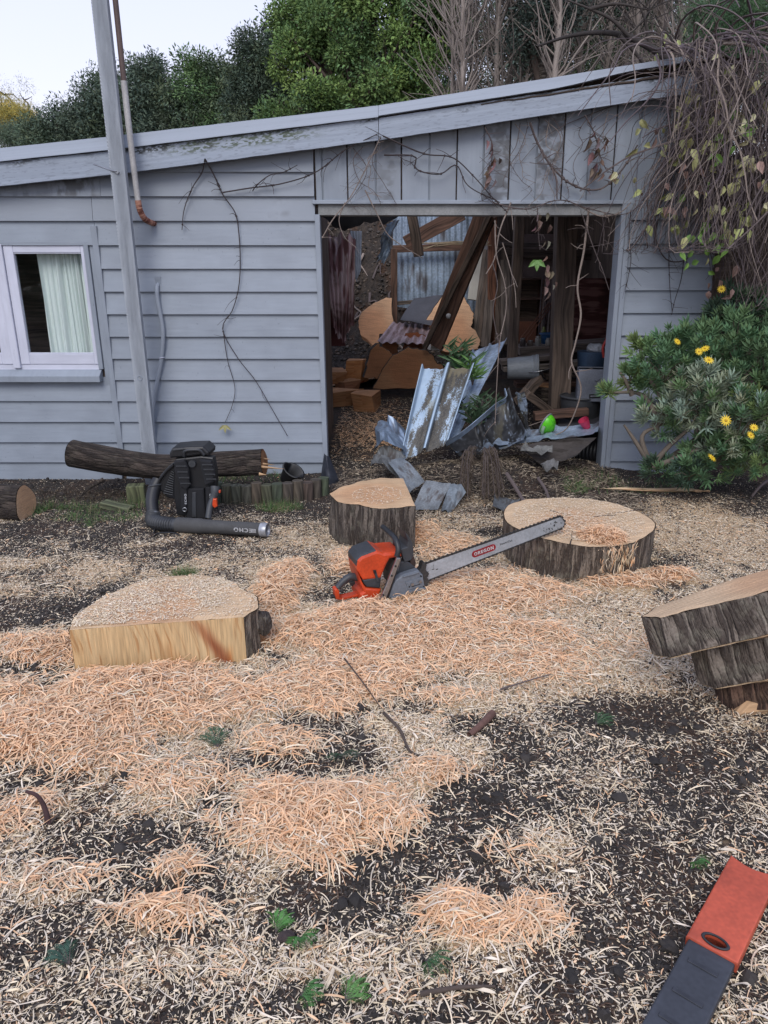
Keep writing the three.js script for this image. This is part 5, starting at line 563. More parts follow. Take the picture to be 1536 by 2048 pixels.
{ // backpack blower standing on its frame, its tube lying forward on the ground
  const b = thing('backpack_blower', 'black backpack leaf blower with straps and dusty tube before the curved log', 'leaf blower', [-1.45, 0, -4.85]);
  const ex = (name, pts, z0, z1, m, bev = 0.01, par = b, curve = false) => part(name, moved(extr(pts, z1 - z0, bev, [], curve), 0, 0, (z0 + z1) / 2), m, par);
  ex('back_frame', [[-0.096, 0.431], [0.08, 0.451], [0.162, 0.441], [0.172, 0.346], [0.166, 0.233], [0.109, 0.019], [-0.048, 0.019], [-0.125, 0.029], [-0.133, 0.165], [-0.117, 0.353]], -0.07, 0.0, M.black, 0.012);
  const pad = ex('back_pad', [[-0.029, 0.233], [0.087, 0.233], [0.082, 0.015], [-0.052, 0.015]], 0.0, 0.03, M.blackMatte, 0.012); ex('pad_groove', [[0.008, 0.206], [0.033, 0.206], [0.021, 0.029], [-0.009, 0.029]], 0.025, 0.036, M.charcoal, 0.004, pad);
  const top = ex('engine_top', [[-0.134, 0.435], [-0.133, 0.471], [-0.11, 0.504], [-0.003, 0.514], [0.098, 0.516], [0.135, 0.477], [0.13, 0.45], [0.081, 0.458], [-0.009, 0.445]], -0.2, 0.0, M.black, 0.014); part('lift_handle', tube([[...[-0.034, 0.448], 0.0], [...[-0.025, 0.485], 0.012], [...[0.034, 0.498], 0.018], [...[0.078, 0.493], 0.012], [...[0.1, 0.458], 0.0]], 0.010, 0.010, 8, 5), M.charcoal, top);
  ex('top_rib', [[-0.106, 0.497], [-0.029, 0.504], [-0.029, 0.497], [-0.106, 0.488]], -0.01, 0.006, M.charcoal, 0.002, top); part('filler_cap', moved(new THREE.CylinderGeometry(0.024, 0.024, 0.02, 16), ...[0.02, 0.402], 0.012, PI / 2), M.charcoal, top);
  const vol = ex('fan_housing', [[-0.095, 0.409], [-0.156, 0.372], [-0.214, 0.313], [-0.249, 0.253], [-0.268, 0.226], [-0.213, 0.192], [-0.185, 0.152], [-0.121, 0.138]], -0.14, -0.01, M.black, 0.016);
  for (let i = 0; i < 11; i++) { const k = i / 10, a = [[-0.13, 0.346], [-0.2, 0.192]], c = [[-0.114, 0.333], [-0.137, 0.176]]; part('grille_fin', tube([[lerp(a[0][0], a[1][0], k), lerp(a[0][1], a[1][1], k), -0.002], [lerp(c[0][0], c[1][0], k), lerp(c[0][1], c[1][1], k), 0.0]], 0.0045, 0.0045, 5, 1), M.charcoal, vol); }
  ex('housing_rim', [[-0.112, 0.402], [-0.164, 0.359], [-0.219, 0.293], [-0.237, 0.258], [-0.226, 0.253], [-0.203, 0.293], [-0.156, 0.346], [-0.109, 0.382]], -0.012, 0.008, M.black, 0.004, vol);
  for (const [pts, z] of [[[[-0.092, 0.428], [-0.02, 0.437], [0.001, 0.366], [-0.001, 0.253], [-0.03, 0.223], [-0.066, 0.246], [-0.095, 0.346]], 0.05], [[[0.082, 0.438], [0.158, 0.428], [0.172, 0.346], [0.162, 0.28], [0.102, 0.253], [0.085, 0.346]], 0.05]]) { const p = ex('shoulder_strap', pts, 0.012, z, M.blackMatte, 0.013); const w = pts === undefined ? 0 : (pts[0][0] + pts[1][0]) / 2; for (let k = 0; k < 4; k++) { const y = lerp(pts[0][1] - 0.035, pts[4][1] + 0.05, k / 3); part('strap_loop', moved(chamfer(0.07, 0.010, 0.006, 0.002), w + 0.012 + 0.006 * k, y, z + 0.002), M.charcoal, p); } }
  for (const [x0, x1, yt, yb] of [[500, 568, 480, 735], [770, 826, 460, 690]]) { const t = ex('lower_strap', [[-0.066, 0.246], [-0.022, 0.246], [-0.043, 0.074], [-0.079, 0.074]].map(([x, y]) => [x + (x0 - 500) / 5.297 / 300, y]), 0.03, 0.042, M.blackMatte, 0.003); const c = [[-0.048, 0.165][0] + (x0 - 485) / 5.297 / 300, [-0.048, 0.162][1]]; part('strap_lettering', moved(lettering('ECHO', 0.014, 0.001, fontBold, 1.5), c[0], c[1], 0.043, 0, 0, PI / 2 - 0.05), plain('strap_print', 0.72, 0.74, 0.78, 0.7), t); part('buckle', moved(new THREE.TorusGeometry(0.013, 0.004, 6, 14), c[0] - 0.012, c[1] - 0.075, 0.046), x0 < 600 ? M.steel : M.charcoal, t); }
  const el = part('elbow', tube([[...[-0.241, 0.266], -0.05], [...[-0.262, 0.219], -0.01], [...[-0.266, 0.152], 0.05], [...[-0.245, 0.07], 0.12]], 0.044, 0.042, 18, 6), M.black, b); part('clamp', moved(new THREE.TorusGeometry(0.047, 0.006, 8, 22), ...[-0.257, 0.233], -0.02, PI / 2 - 0.4, 0.2, 0), M.charcoal, el); part('silver_ring', moved(new THREE.TorusGeometry(0.043, 0.006, 8, 24), ...[-0.245, 0.074], 0.118, 1.0, 0.4, 0), M.steel, el);
  const hose = [[-0.246, 0.074], [-0.229, 0.008], [-0.171, -0.033], [-0.094, -0.05], [-0.021, -0.048]].map((p, i) => [p[0], Math.max(p[1], 0.05), [0.118, 0.175, 0.22, 0.25, 0.265][i]]);
  part('ribbed_hose', tube(hose, 0.045, 0.045, 18, 26, (t) => 0.044 + 0.006 * Math.sin(t * 2 * PI * 17) * (t < 0.86 ? 1 : 0)), M.charcoal, b);
  const a0 = V(-1.085 + 0.02, 0.052, 0.265), a1 = V(0.548, 0.056, 0.372), S0 = V(hose[4][0] - 0.02, 0.052, 0.262);
  const tb = part('blow_tube', tube([S0, S0.clone().lerp(a1, 0.5), a1], 0.05, 0.044, 24, 12, (t) => 0.051 - 0.004 * smooth(0.25, 0.35, t) - 0.003 * t + (t > 0.22 && t < 0.34 ? 0.003 * Math.sin(t * 160) : 0)), M.dust, b);
  const dir = a1.clone().sub(S0).normalize(); const yaw = Math.atan2(-dir.z, dir.x); const ring = new THREE.LatheGeometry([[0.042, 0], [0.046, 0.0], [0.048, 0.02], [0.047, 0.045], [0.041, 0.046], [0.037, 0.03], [0.037, 0.0]].map(([x, y]) => new THREE.Vector2(x, y)), 28); ring.rotateZ(-PI / 2); part('nozzle_ring', moved(ring, a1.x - 0.02, a1.y, a1.z - 0.004, 0, yaw, 0), plain('silver_plastic', 0.5, 0.52, 0.56, 0.35, { metalness: 0.4 }), tb); part('bore', moved(new THREE.CircleGeometry(0.038, 24), a1.x - 0.01, a1.y, a1.z, 0, yaw + PI / 2, 0), M.black, tb);
  const txt = lettering('ECHO', 0.026, 0.002, fontBold, 1.35); const bars = []; for (let i = 0; i < 4; i++) bars.push(moved(new THREE.BoxGeometry(0.003, 0.026, 0.002), -0.066 - i * 0.0065, 0, 0.001)); const mark = join([txt, ...bars]); mark.rotateZ(PI); const mid = S0.clone().lerp(a1, 0.76); part('tube_lettering', moved(mark, mid.x + 0.01, mid.y + 0.006, mid.z + 0.0455, 0.05, yaw, 0), plain('tube_print', 0.72, 0.73, 0.75, 0.7), tb);
  const cg = part('control_grip', tube([[...[0.173, 0.253], 0.05], [...[0.17, 0.206], 0.07], [...[0.143, 0.138], 0.10], [...[0.131, 0.056], 0.14]], 0.02, 0.018, 10, 5, (t) => 0.022 + 0.01 * smooth(0.4, 0.1, t)), M.charcoal, b); ex('orange_switch', [[0.166, 0.186], [0.19, 0.182], [0.192, 0.132], [0.172, 0.119], [0.157, 0.138]], 0.085, 0.115, M.orange, 0.005, cg); ex('red_button', [[0.198, 0.233], [0.21, 0.229], [0.208, 0.213], [0.197, 0.213]], 0.05, 0.075, M.orange, 0.003, cg); ex('grip_mount', [[0.105, 0.056], [0.164, 0.063], [0.174, 0.022], [0.14, 0.001], [0.108, 0.015]], 0.15, 0.22, M.black, 0.01, cg);
  part('throttle_cable', tube([[...[-0.19, 0.097], 0.14], [...[-0.192, -0.012], 0.30], [[-0.144, -0.096][0], 0.02, 0.335], [[-0.026, -0.099][0], 0.02, 0.345], [...[0.051, -0.04], 0.34], [...[0.103, 0.036], 0.21]], 0.0055, 0.0055, 6, 8), M.black, b);
}
{ // guide bar cover in the near corner
  const c = thing('bar_cover', 'orange and black plastic guide bar cover lying on the soil in the near corner', 'bar cover', [0.707, groundAt(0.9, -1.5) + 0.012, -1.434], Math.atan2(0.471, 0.395));
  const W2 = -0.125, hole = []; for (let i = 0; i < 22; i++) { const a = i / 22 * 2 * PI; hole.push([0.028 + 0.017 * Math.cos(a), W2 / 2 + 0.03 * Math.sin(a)]); }
  const end = []; for (let i = 0; i <= 10; i++) { const k = i / 10; end.push([0.352 - 0.018 * Math.sin(k * PI) + 0.006 * k, W2 * k]); }
  const o = extr([[0.0, 0.0], ...end, [0.0, W2]], 0.034, 0.005, [hole]); o.rotateX(-PI / 2); o.scale(1, 1, 1); part('orange_sleeve', moved(o, 0, 0.017, 0), plain('orange_cover', 0.72, 0.125, 0.06, 0.5), c);
  const k = extr([[-0.62, -0.006], [0.30, -0.006], [0.30, W2 + 0.006], [-0.62, W2 + 0.006]], 0.026, 0.005, [hole.map(([x, y]) => [x, y])]); k.rotateX(-PI / 2); part('black_sheath', moved(k, 0, 0.014, 0), plain('worn_black_plastic', 0.06, 0.066, 0.082, 0.6), c);
  const rim = new THREE.TorusGeometry(0.0235, 0.0035, 6, 26); rim.scale(0.72, 1.3, 1); rim.rotateX(-PI / 2); part('slot_rim', moved(rim, 0.028, 0.0345, -W2 / 2 ), plain('slot_black', 0.03, 0.03, 0.035, 0.6), c);
  for (const x of [-0.06, -0.16, -0.24]) part('raised_bar', moved(chamfer(0.012, 0.004, 0.07, 0.001), x, 0.028, 0.062), plain('worn_black_rib', 0.05, 0.055, 0.07, 0.6), c);
}
// ---------------------------------------------------------------- plants
function leafGeo(L, W, fold = 0.3, droop = 0.15) { // ovate leaf along +y, folded on its midrib
  const p = [], q = [[0, 0], [0.28, 1], [0.6, 0.85], [1, 0]], mid = q.map(([t]) => [0, t * L, -droop * L * t * t]); const e = (s) => q.map(([t, w]) => [s * w * W / 2, t * L, fold * w * W / 2 - droop * L * t * t]); const tri = (a, b, c) => p.push(...a, ...b, ...c);
  for (const s of [-1, 1]) { const E = e(s); for (let i = 0; i < 3; i++) { tri(mid[i], E[i + 1], mid[i + 1]); if (i) tri(mid[i], E[i], E[i + 1]); } }
  const g = new THREE.BufferGeometry(); g.setAttribute('position', new THREE.Float32BufferAttribute(p, 3)); g.computeVertexNormals(); return metricUV(g); }
function scatter(geo, list) { const G = []; const m = new THREE.Matrix4(); for (const [p, q, s] of list) G.push(geo.clone().applyMatrix4(m.compose(p, q, V(s, s, s)))); return join(G); }
const randQ = (R) => new THREE.Quaternion().setFromEuler(new THREE.Euler(R() * 2 * PI, R() * 2 * PI, R() * 2 * PI));
function clump(seed, n, rad, L, W) { const R = rng(seed), l = leafGeo(L, W, 0.4, 0.2), list = []; for (let i = 0; i < n; i++) { const d = V(R() - 0.5, R() - 0.5, R() - 0.5).normalize(), q = new THREE.Quaternion().setFromUnitVectors(V(0, 1, 0), d.clone().add(V(R() - 0.5, R() - 0.2, R() - 0.5)).normalize()); list.push([d.multiplyScalar(rad * Math.sqrt(R())), q, 0.7 + 0.6 * R()]); } return scatter(l, list); }
function instanced(name, geo, mat, list, parent, kind) { const m = new THREE.InstancedMesh(geo, mat, list.length), M4 = new THREE.Matrix4(), c = new THREE.Color(); list.forEach(([p, q, s, col], i) => { m.setMatrixAt(i, M4.compose(p, q, s.isVector3 ? s : V(s, s, s))); m.setColorAt(i, c.setRGB(...col)); }); m.name = name; m.castShadow = m.receiveShadow = true; parent.add(m); if (kind) m.userData.kind = kind; return m; }
const leafMat = (n, rough = 0.75) => std(n, { color: lin(1, 1, 1), roughness: rough });
const LM = leafMat('leaf');
const tone = (R, c, v = 0.35) => { const k = 1 - v + 2 * v * R(), h = (R() - 0.5) * 0.25; return [c[0] * k * (1 + h), c[1] * k, c[2] * k * (1 - h)]; };
const inBall = (R, p = 0.45) => { const d = V(R() * 2 - 1, R() * 2 - 1, R() * 2 - 1); while (d.lengthSq() > 1 || d.lengthSq() < 0.01) d.set(R() * 2 - 1, R() * 2 - 1, R() * 2 - 1); return d.normalize().multiplyScalar(Math.pow(R(), p)); };
const clumpA = [clump(1, 34, 0.2, 0.06, 0.022), clump(2, 34, 0.2, 0.055, 0.02)], clumpB = clump(3, 44, 0.22, 0.055, 0.03), clumpFine = clump(4, 60, 0.2, 0.05, 0.008);
// lobes: [[x, y, z], radius, squash]
function tree(name, label, lobes, geo, cols, dens, opt = {}) {
  const R = rng(opt.seed || 1), t = thing(name, label, 'tree', [0, 0, 0], 0, opt.group), list = [], limbs = []; const c0 = lobes.reduce((s, l) => s.add(V(...l[0])), V(0, 0, 0)).multiplyScalar(1 / lobes.length), by = landAt(c0.x, c0.z) - 0.2, low = Math.min(...lobes.map((l) => l[0][1]));
  const puffs = opt.lumpy ? lobes.flatMap(([p, r, sq]) => { const o = []; for (let k = 0; k < 7; k++) { const d = inBall(R, 0.35); o.push([[p[0] + d.x * r * 0.85, p[1] + d.y * r * 0.7, p[2] + d.z * r * 0.8], r * (0.34 + 0.16 * R()), sq]); } return o; }) : lobes;
  for (const [p, r, sq] of puffs) { const n = Math.round(dens * r * r * 520); const col = cols[Math.floor(R() * cols.length)]; for (let i = 0; i < n; i++) { const d = inBall(R, 0.4); const cl = 0.75 + 0.5 * fbm(d.x * 4 + p[0], d.y * 4 + p[1], 2); list.push([V(p[0] + d.x * r * cl, p[1] + d.y * r * (sq || 0.8) * cl, p[2] + d.z * r), randQ(R), (opt.size || 1) * (0.7 + 0.6 * R()), tone(R, col)]); }
    const a = V(c0.x + (R() - 0.5) * 0.3, Math.max(by + 0.5, Math.min(low, c0.y) - 0.6), c0.z); limbs.push(tube([a, a.clone().lerp(V(...p), 0.5).add(V((R() - 0.5) * 0.4, 0.2, 0)), V(...p)], 0.06, 0.015, 5, 3)); for (let k = 0; k < 5; k++) { const e = inBall(R, 0.5); limbs.push(tube([V(...p), V(p[0] + e.x * r * 0.5, p[1] + Math.abs(e.y) * r * 0.3, p[2] + e.z * r * 0.5), V(p[0] + e.x * r, p[1] + e.y * r, p[2] + e.z * r)], 0.018, 0.006, 4, 2)); } }
  part('trunk', tube([[c0.x, by, c0.z], [c0.x + 0.1, lerp(by, c0.y, 0.4), c0.z], [c0.x, Math.max(by + 0.8, c0.y - 0.3), c0.z]], opt.trunk || 0.16, 0.07, 9, 4), M.bark, t); part('limbs', join(limbs), opt.limbMat || M.twig, t); instanced('crown', geo, LM, list, t, 'stuff'); return t;
}
{
  const dk = [[0.078, 0.118, 0.065], [0.095, 0.135, 0.08], [0.085, 0.122, 0.084]], mid = [[0.12, 0.20, 0.06], [0.145, 0.23, 0.06], [0.10, 0.175, 0.065]], G = 'evergreen trees behind the shed';
  tree('evergreen_tree', 'low evergreen tree beside the yellow one, furthest left of the green trees', [[[-7.512, 4.259, -17], 0.5], [[-7.012, 4.492, -17], 0.5], [[-7.415, 4.066, -17.3], 0.6], [[-6.85, 4.165, -17], 0.5]], clumpA[0], dk, 1.1, { seed: 1, group: G });
  tree('evergreen_tree', 'evergreen tree showing left of and behind the sawn post', [[[-6.287, 4.906, -17], 0.55], [[-6.071, 5.241, -17], 0.36], [[-6.605, 4.446, -17], 0.6], [[-6.038, 4.619, -17.2], 0.6], [[-6.337, 4.118, -17], 0.6]], clumpA[1], dk, 1.1, { seed: 2, group: G });
  tree('evergreen_tree', 'evergreen tree with a knobbly crown just right of the pipe', [[[-5.24, 5.403, -17], 0.42], [[-5.432, 4.952, -17], 0.62], [[-5.626, 4.418, -17], 0.6], [[-4.896, 4.997, -17], 0.55], [[-4.843, 4.492, -17], 0.6], [[-5.103, 5.582, -17.2], 0.25]], clumpA[0], dk, 1.1, { seed: 3, group: G });
  tree('evergreen_tree', 'twin-topped evergreen tree between the pipe and the tallest tree', [[[-4.285, 5.536, -17], 0.33], [[-4.172, 5.088, -17], 0.6], [[-3.84, 5.421, -17], 0.42], [[-4.271, 4.539, -17], 0.65], [[-3.676, 4.906, -17], 0.6], [[-3.769, 4.353, -17], 0.6]], clumpA[1], [dk[0], dk[1], mid[2]], 1.1, { seed: 4, group: G });
  tree('evergreen_tree', 'greyish evergreen tree at the left shoulder of the tallest tree', [[[-2.871, 5.639, -16], 0.42], [[-2.609, 5.265, -16], 0.55], [[-2.873, 4.842, -16], 0.6], [[-2.4, 4.714, -16], 0.55], [[-3, 4.368, -16], 0.6], [[-3.157, 5.181, -16], 0.3], [[-2.353, 5.908, -16.4], 0.45], [[-2.617, 4.281, -16], 0.5]], clumpA[0], [dk[1], [0.06, 0.09, 0.06]], 1.15, { seed: 5, group: G });
  tree('broadleaf_tree', 'tallest bright green tree with layered puffs of foliage above the middle of the roof', [[[-1.446, 5.588, -14.6], 0.62, 0.7], [[-0.758, 5.773, -14.6], 0.6, 0.7], [[-1.809, 5.101, -14.6], 0.48, 0.7], [[-0.931, 5.053, -14.4], 0.5, 0.65], [[-0.077, 5.588, -14.6], 0.6, 0.7], [[0.353, 5.039, -14.5], 0.5, 0.7], [[-0.376, 4.692, -14.3], 0.46, 0.6], [[-1.445, 4.368, -14.2], 0.5, 0.6], [[0.353, 4.387, -14.3], 0.42, 0.7], [[-0.938, 4.138, -14.2], 0.45, 0.6], [[-0.166, 4.174, -14.4], 0.4, 0.7], [[0.658, 5.717, -14.8], 0.48], [[-1.921, 5.772, -15], 0.45], [[-0.509, 6.481, -15], 0.9], [[-1.463, 6.334, -15], 0.6], [[0.441, 6.407, -15], 0.7], [[-2.202, 4.209, -14.6], 0.4]], clumpB, mid, 0.55, { seed: 6, trunk: 0.2, lumpy: 1 });
  tree('dark_tree', 'dense dark tree filling the gaps behind the tallest green tree', [[[-1.338, 5.788, -17.5], 0.9], [[-0.301, 5.788, -17.5], 0.9], [[-1.156, 4.671, -17.5], 0.9], [[0.538, 4.955, -17.5], 0.9], [[0.731, 6.149, -17.5], 0.8], [[-2.209, 4.861, -17.5], 0.8]], clumpA[1], dk, 0.75, { seed: 7 });
  const B = 'dark backing trees behind the bare thicket';
  tree('dark_tree', 'shadowy evergreen deep behind the left of the bare thicket', [[[1.424, 6.501, -18.5], 1.0], [[2.122, 5.343, -18.5], 1.0], [[1.352, 5.045, -18.5], 0.9], [[2.506, 6.596, -18.5], 1.0], [[2.163, 4.337, -18.5], 0.9]], clumpA[0], dk, 0.5, { seed: 8, group: B });
  tree('dark_tree', 'shadowy evergreen deep behind the middle of the bare thicket', [[[3.405, 6.121, -18.5], 1.1], [[4.003, 6.876, -18.5], 1.0], [[3.713, 4.845, -18.5], 1.1], [[4.643, 5.735, -18.5], 1.1]], clumpA[1], dk, 0.7, { seed: 9, group: B });
  tree('dark_tree', 'shadowy evergreen deep behind the right of the bare thicket', [[[5.183, 6.462, -18], 1.2], [[5.73, 5.339, -18], 1.1], [[6.521, 5.906, -18], 1.1], [[4.692, 7.184, -18], 1.0], [[7.457, 5.339, -18], 1.2], [[7.057, 6.644, -18], 1.2]], clumpA[0], dk, 0.7, { seed: 10, group: B });
  tree('leafy_sapling', 'blue-green leafy sapling among the bare stems near the roof', [[[1.78, 4.905, -12.8], 0.36], [[2.109, 5.069, -12.8], 0.3], [[1.945, 5.327, -12.8], 0.4], [[2.411, 5.356, -12.9], 0.4]], clumpA[1], [[0.055, 0.08, 0.065]], 0.7, { seed: 11, trunk: 0.05 });
  tree('feathery_tree', 'feathery green tree in the top right corner above the vines', [[[3.515, 4.185, -9.5], 0.3], [[3.835, 4.281, -9.5], 0.36], [[3.402, 4.064, -9.6], 0.2], [[3.722, 3.99, -9.4], 0.26], [[4.044, 4.062, -9.4], 0.34], [[3.372, 4.463, -9.8], 0.2], [[3.834, 4.597, -9.6], 0.4]], clumpFine, [[0.055, 0.12, 0.05], [0.07, 0.14, 0.06]], 3.2, { seed: 12, trunk: 0.06, size: 0.55 });
  tree('yellow_tree', 'yellow-leaved tree at the far left above the roof edge', [[[-10.694, 5.63, -22], 0.55], [[-10.181, 5.511, -22], 0.5], [[-10.544, 5.331, -22], 0.55], [[-10.033, 5.365, -22.2], 0.3]], clumpFine, [[0.52, 0.40, 0.08], [0.42, 0.36, 0.10]], 0.9, { seed: 13, trunk: 0.1, size: 1.1 });
  tree('pale_feathery_tree', 'pale thin-topped tree rising behind the yellow one', [[[-11.038, 6.244, -23], 0.45, 1.4], [[-10.532, 6.121, -23], 0.35, 1.6]], clumpFine, [[0.22, 0.24, 0.14]], 0.12, { seed: 15, trunk: 0.06 });
  tree('dark_fern_tree', 'dark fern-like foliage under the yellow tree by the roof edge', [[[-9.149, 4.567, -19], 0.6, 0.5], [[-8.702, 4.462, -19], 0.45, 0.5]], clumpFine, dk, 1.2, { seed: 14, trunk: 0.08 });
}
{ // evergreens across the yard, behind the photographer: what the window mirrors
  tree('evergreen_tree', 'broad evergreen tree across the yard, mirrored dark in the window', [[[-14.5, 1.6, 12], 2.2], [[-11.5, 1.4, 12.4], 2.0], [[-9, 1.6, 12.2], 2.0], [[-12.5, 3.2, 12.6], 1.8], [[-17.5, 1.8, 12], 2.2]], clumpA[0], [[0.07, 0.105, 0.06]], 0.16, { seed: 71, size: 2.2 });
}
{ // thicket of bare grey stems behind the roof
  const xs = [[905, -13.2, 0.03], [925, -12.6, 0.045], [948, -13.6, 0.03], [985, -12.8, 0.05], [1012, -13.8, 0.06], [1048, -12.9, 0.03], [1085, -13.2, 0.04], [1108, -12.4, 0.055], [1150, -13.6, 0.04], [1205, -13.0, 0.035], [1232, -13.4, 0.05], [1270, -12.8, 0.05], [1290, -13.6, 0.09], [1340, -13.2, 0.05], [1385, -12.6, 0.04]];
  const near = ['at the left end of the thicket', 'thin and pale beside the green tree', 'leaning behind the left stems', 'straight and pale left of the sapling', 'thick and dark behind the sapling', 'slender right of the sapling', 'kinked in the middle of the thicket', 'stout and straight above the middle of the roof edge', 'dark and thin right of the stout stem', 'slender below the overhanging branch', 'leaning below the overhanging branch', 'pale and twiggy near the roof corner', 'thickest, brown, near the roof corner', 'arching towards the vines', 'short beside the feathery tree'];
  const X0 = (px, z) => (px - 809) / 1479 * (-z * 0.9505 - 0.6);
  xs.forEach(([px, z, r], i) => { const R = rng(200 + i), t = thing('bare_tree', 'bare grey tree ' + near[i], 'tree', [0, 0, 0], 0, 'bare trees in the thicket'), x = X0(px, z), y0 = landAt(x, z) - 0.2, lean = (R() - 0.5) * 0.5; const tr = [[x, y0, z], [x + lean * 0.3, y0 + 1.2, z], [x + lean * 0.5 + (R() - 0.5) * 0.2, y0 + 2.4, z], [x + lean + (R() - 0.5) * 0.2, y0 + 3.6, z], [x + lean * 1.2, y0 + 5.2, z]]; const m = tinted(M.twig, lin(0.30, 0.255, 0.225).multiplyScalar(0.75 + 0.6 * R())); part('trunk', tube(tr, r, r * 0.5, 7, 4), m, t);
    const tw = []; for (let k = 0; k < 90; k++) { const h = Math.pow(R(), 0.8), b = new THREE.CatmullRomCurve3(tr.map((p) => V(...p))).getPointAt(0.15 + 0.8 * h), dir = V((R() - 0.5) * 2.2, 0.5 + R() * 1.1, (R() - 0.5) * 1.4).normalize(), L = 0.5 + R() * 1.3, pts = [b]; let p = b.clone(); for (let s = 0; s < 4; s++) { dir.add(V((R() - 0.5) * 0.7, (R() - 0.35) * 0.4, (R() - 0.5) * 0.5)).normalize(); p = p.clone().addScaledVector(dir, L / 4); pts.push(p); } tw.push(tube(pts, 0.009 + R() * 0.013, 0.004, 4, 2)); if (R() < 0.8) for (let q = 0; q < 2; q++) { const a = pts[1 + Math.floor(R() * 3)], d2 = dir.clone().add(V((R() - 0.5) * 2, (R() - 0.4) * 1.2, (R() - 0.5) * 1.5)).normalize(); tw.push(tube([a, a.clone().addScaledVector(d2, 0.25), a.clone().addScaledVector(d2, 0.5).add(V((R() - 0.5) * 0.2, (R() - 0.5) * 0.2, 0))], 0.006, 0.0025, 3, 2)); } } part('twigs', join(tw), m, t); });
  const b = thing('overhanging_branch', 'dark forked branch reaching across above the roof from the right', 'branch'); const main = [[3.927, 3.929, -11], [3.639, 4.132, -11], [3.188, 4.39, -11], [2.877, 4.546, -11.1], [2.57, 4.612, -11.2], [2.218, 4.624, -11.4], [1.82, 4.557, -11.6]]; part('limb', tube(main, 0.065, 0.015, 8, 5), tinted(M.twig, lin(0.05, 0.042, 0.04)), b); const R = rng(99), side = [[[2.918, 4.497, -11], [2.674, 4.698, -11], [2.397, 4.849, -11.1], [2.019, 5.006, -11.2]], [[3.188, 4.39, -11], [3.091, 4.698, -11], [2.936, 4.973, -11]], [[2.786, 4.519, -11], [2.998, 4.333, -11], [3.292, 4.017, -11], [3.449, 3.783, -11]], [[3.533, 4.201, -11], [3.69, 4.531, -11], [3.714, 4.864, -11]], [[2.397, 4.849, -11.1], [2.69, 4.875, -11], [3.144, 4.809, -11]]]; for (const s of side) part('side_limb', tube(s, 0.028, 0.008, 6, 4), tinted(M.twig, lin(0.055, 0.045, 0.04)), b); const tw = []; for (let i = 0; i < 40; i++) { const s = side[i % 5], a = V(...s[1 + Math.floor(R() * (s.length - 1))]), d = V(R() - 0.5, R() - 0.4, (R() - 0.5) * 0.5).normalize(); tw.push(tube([a, a.clone().addScaledVector(d, 0.25).add(V(0, (R() - 0.5) * 0.2, 0)), a.clone().addScaledVector(d, 0.55)], 0.008, 0.003, 4, 2)); } part('twigs', join(tw), tinted(M.twig, lin(0.055, 0.045, 0.04)), b);
}
// roots and litter on the bank seen through the broken back wall
{ const R = rng(61); for (let i = 0; i < 16; i++) { const x = -0.95 + R() * 0.9, z = -10.2 - R() * 1.4, p = []; let a = x, b = z; for (let k = 0; k < 5; k++) { p.push([a, landAt(a, b) + 0.02 + 0.05 * R(), b]); a += (R() - 0.45) * 0.25; b += (R() - 0.4) * 0.25; } solo('root', 'bare root trailing over the dark bank behind the broken wall', 'root', tube(p, 0.012 + R() * 0.014, 0.004, 5, 3), R() < 0.3 ? M.vinePale : M.vine, 'roots on the bank'); } }

// ---- dry vines over the wall
function vine(label, pts, r, mat, seed, fuzz = 0.5, group = 'dry vine strands on the wall') {
  const R = rng(seed), v = thing('dry_vine', label, 'vine', [0, 0, 0], 0, group), cv = new THREE.CatmullRomCurve3(pts.map((p) => V(...p))), L = cv.getLength(); part('stem', tube(pts, r, r * 0.6, 5, 6), mat, v); const tw = [], n = Math.round(L * 14 * fuzz); for (let i = 0; i < n; i++) { const a = cv.getPointAt(R()), d = V((R() - 0.5) * 2, (R() - 0.6) * 1.5, 0.15 + R() * 0.5).normalize(), l = 0.03 + R() * 0.14; tw.push(tube([a, a.clone().addScaledVector(d, l * 0.5).add(V((R() - 0.5) * 0.03, (R() - 0.5) * 0.03, 0)), a.clone().addScaledVector(d, l).add(V(0, -0.02 * R(), 0.0))], r * 0.5, r * 0.25, 3, 2)); if (R() < 0.35 && fuzz < 3) { const k = new THREE.IcosahedronGeometry(r * 1.6, 0); tw.push(metricUV(moved(k, a.x, a.y, a.z))); } } if (tw.length) part('tendrils', join(tw), mat, v).userData.kind = 'stuff'; return v; }
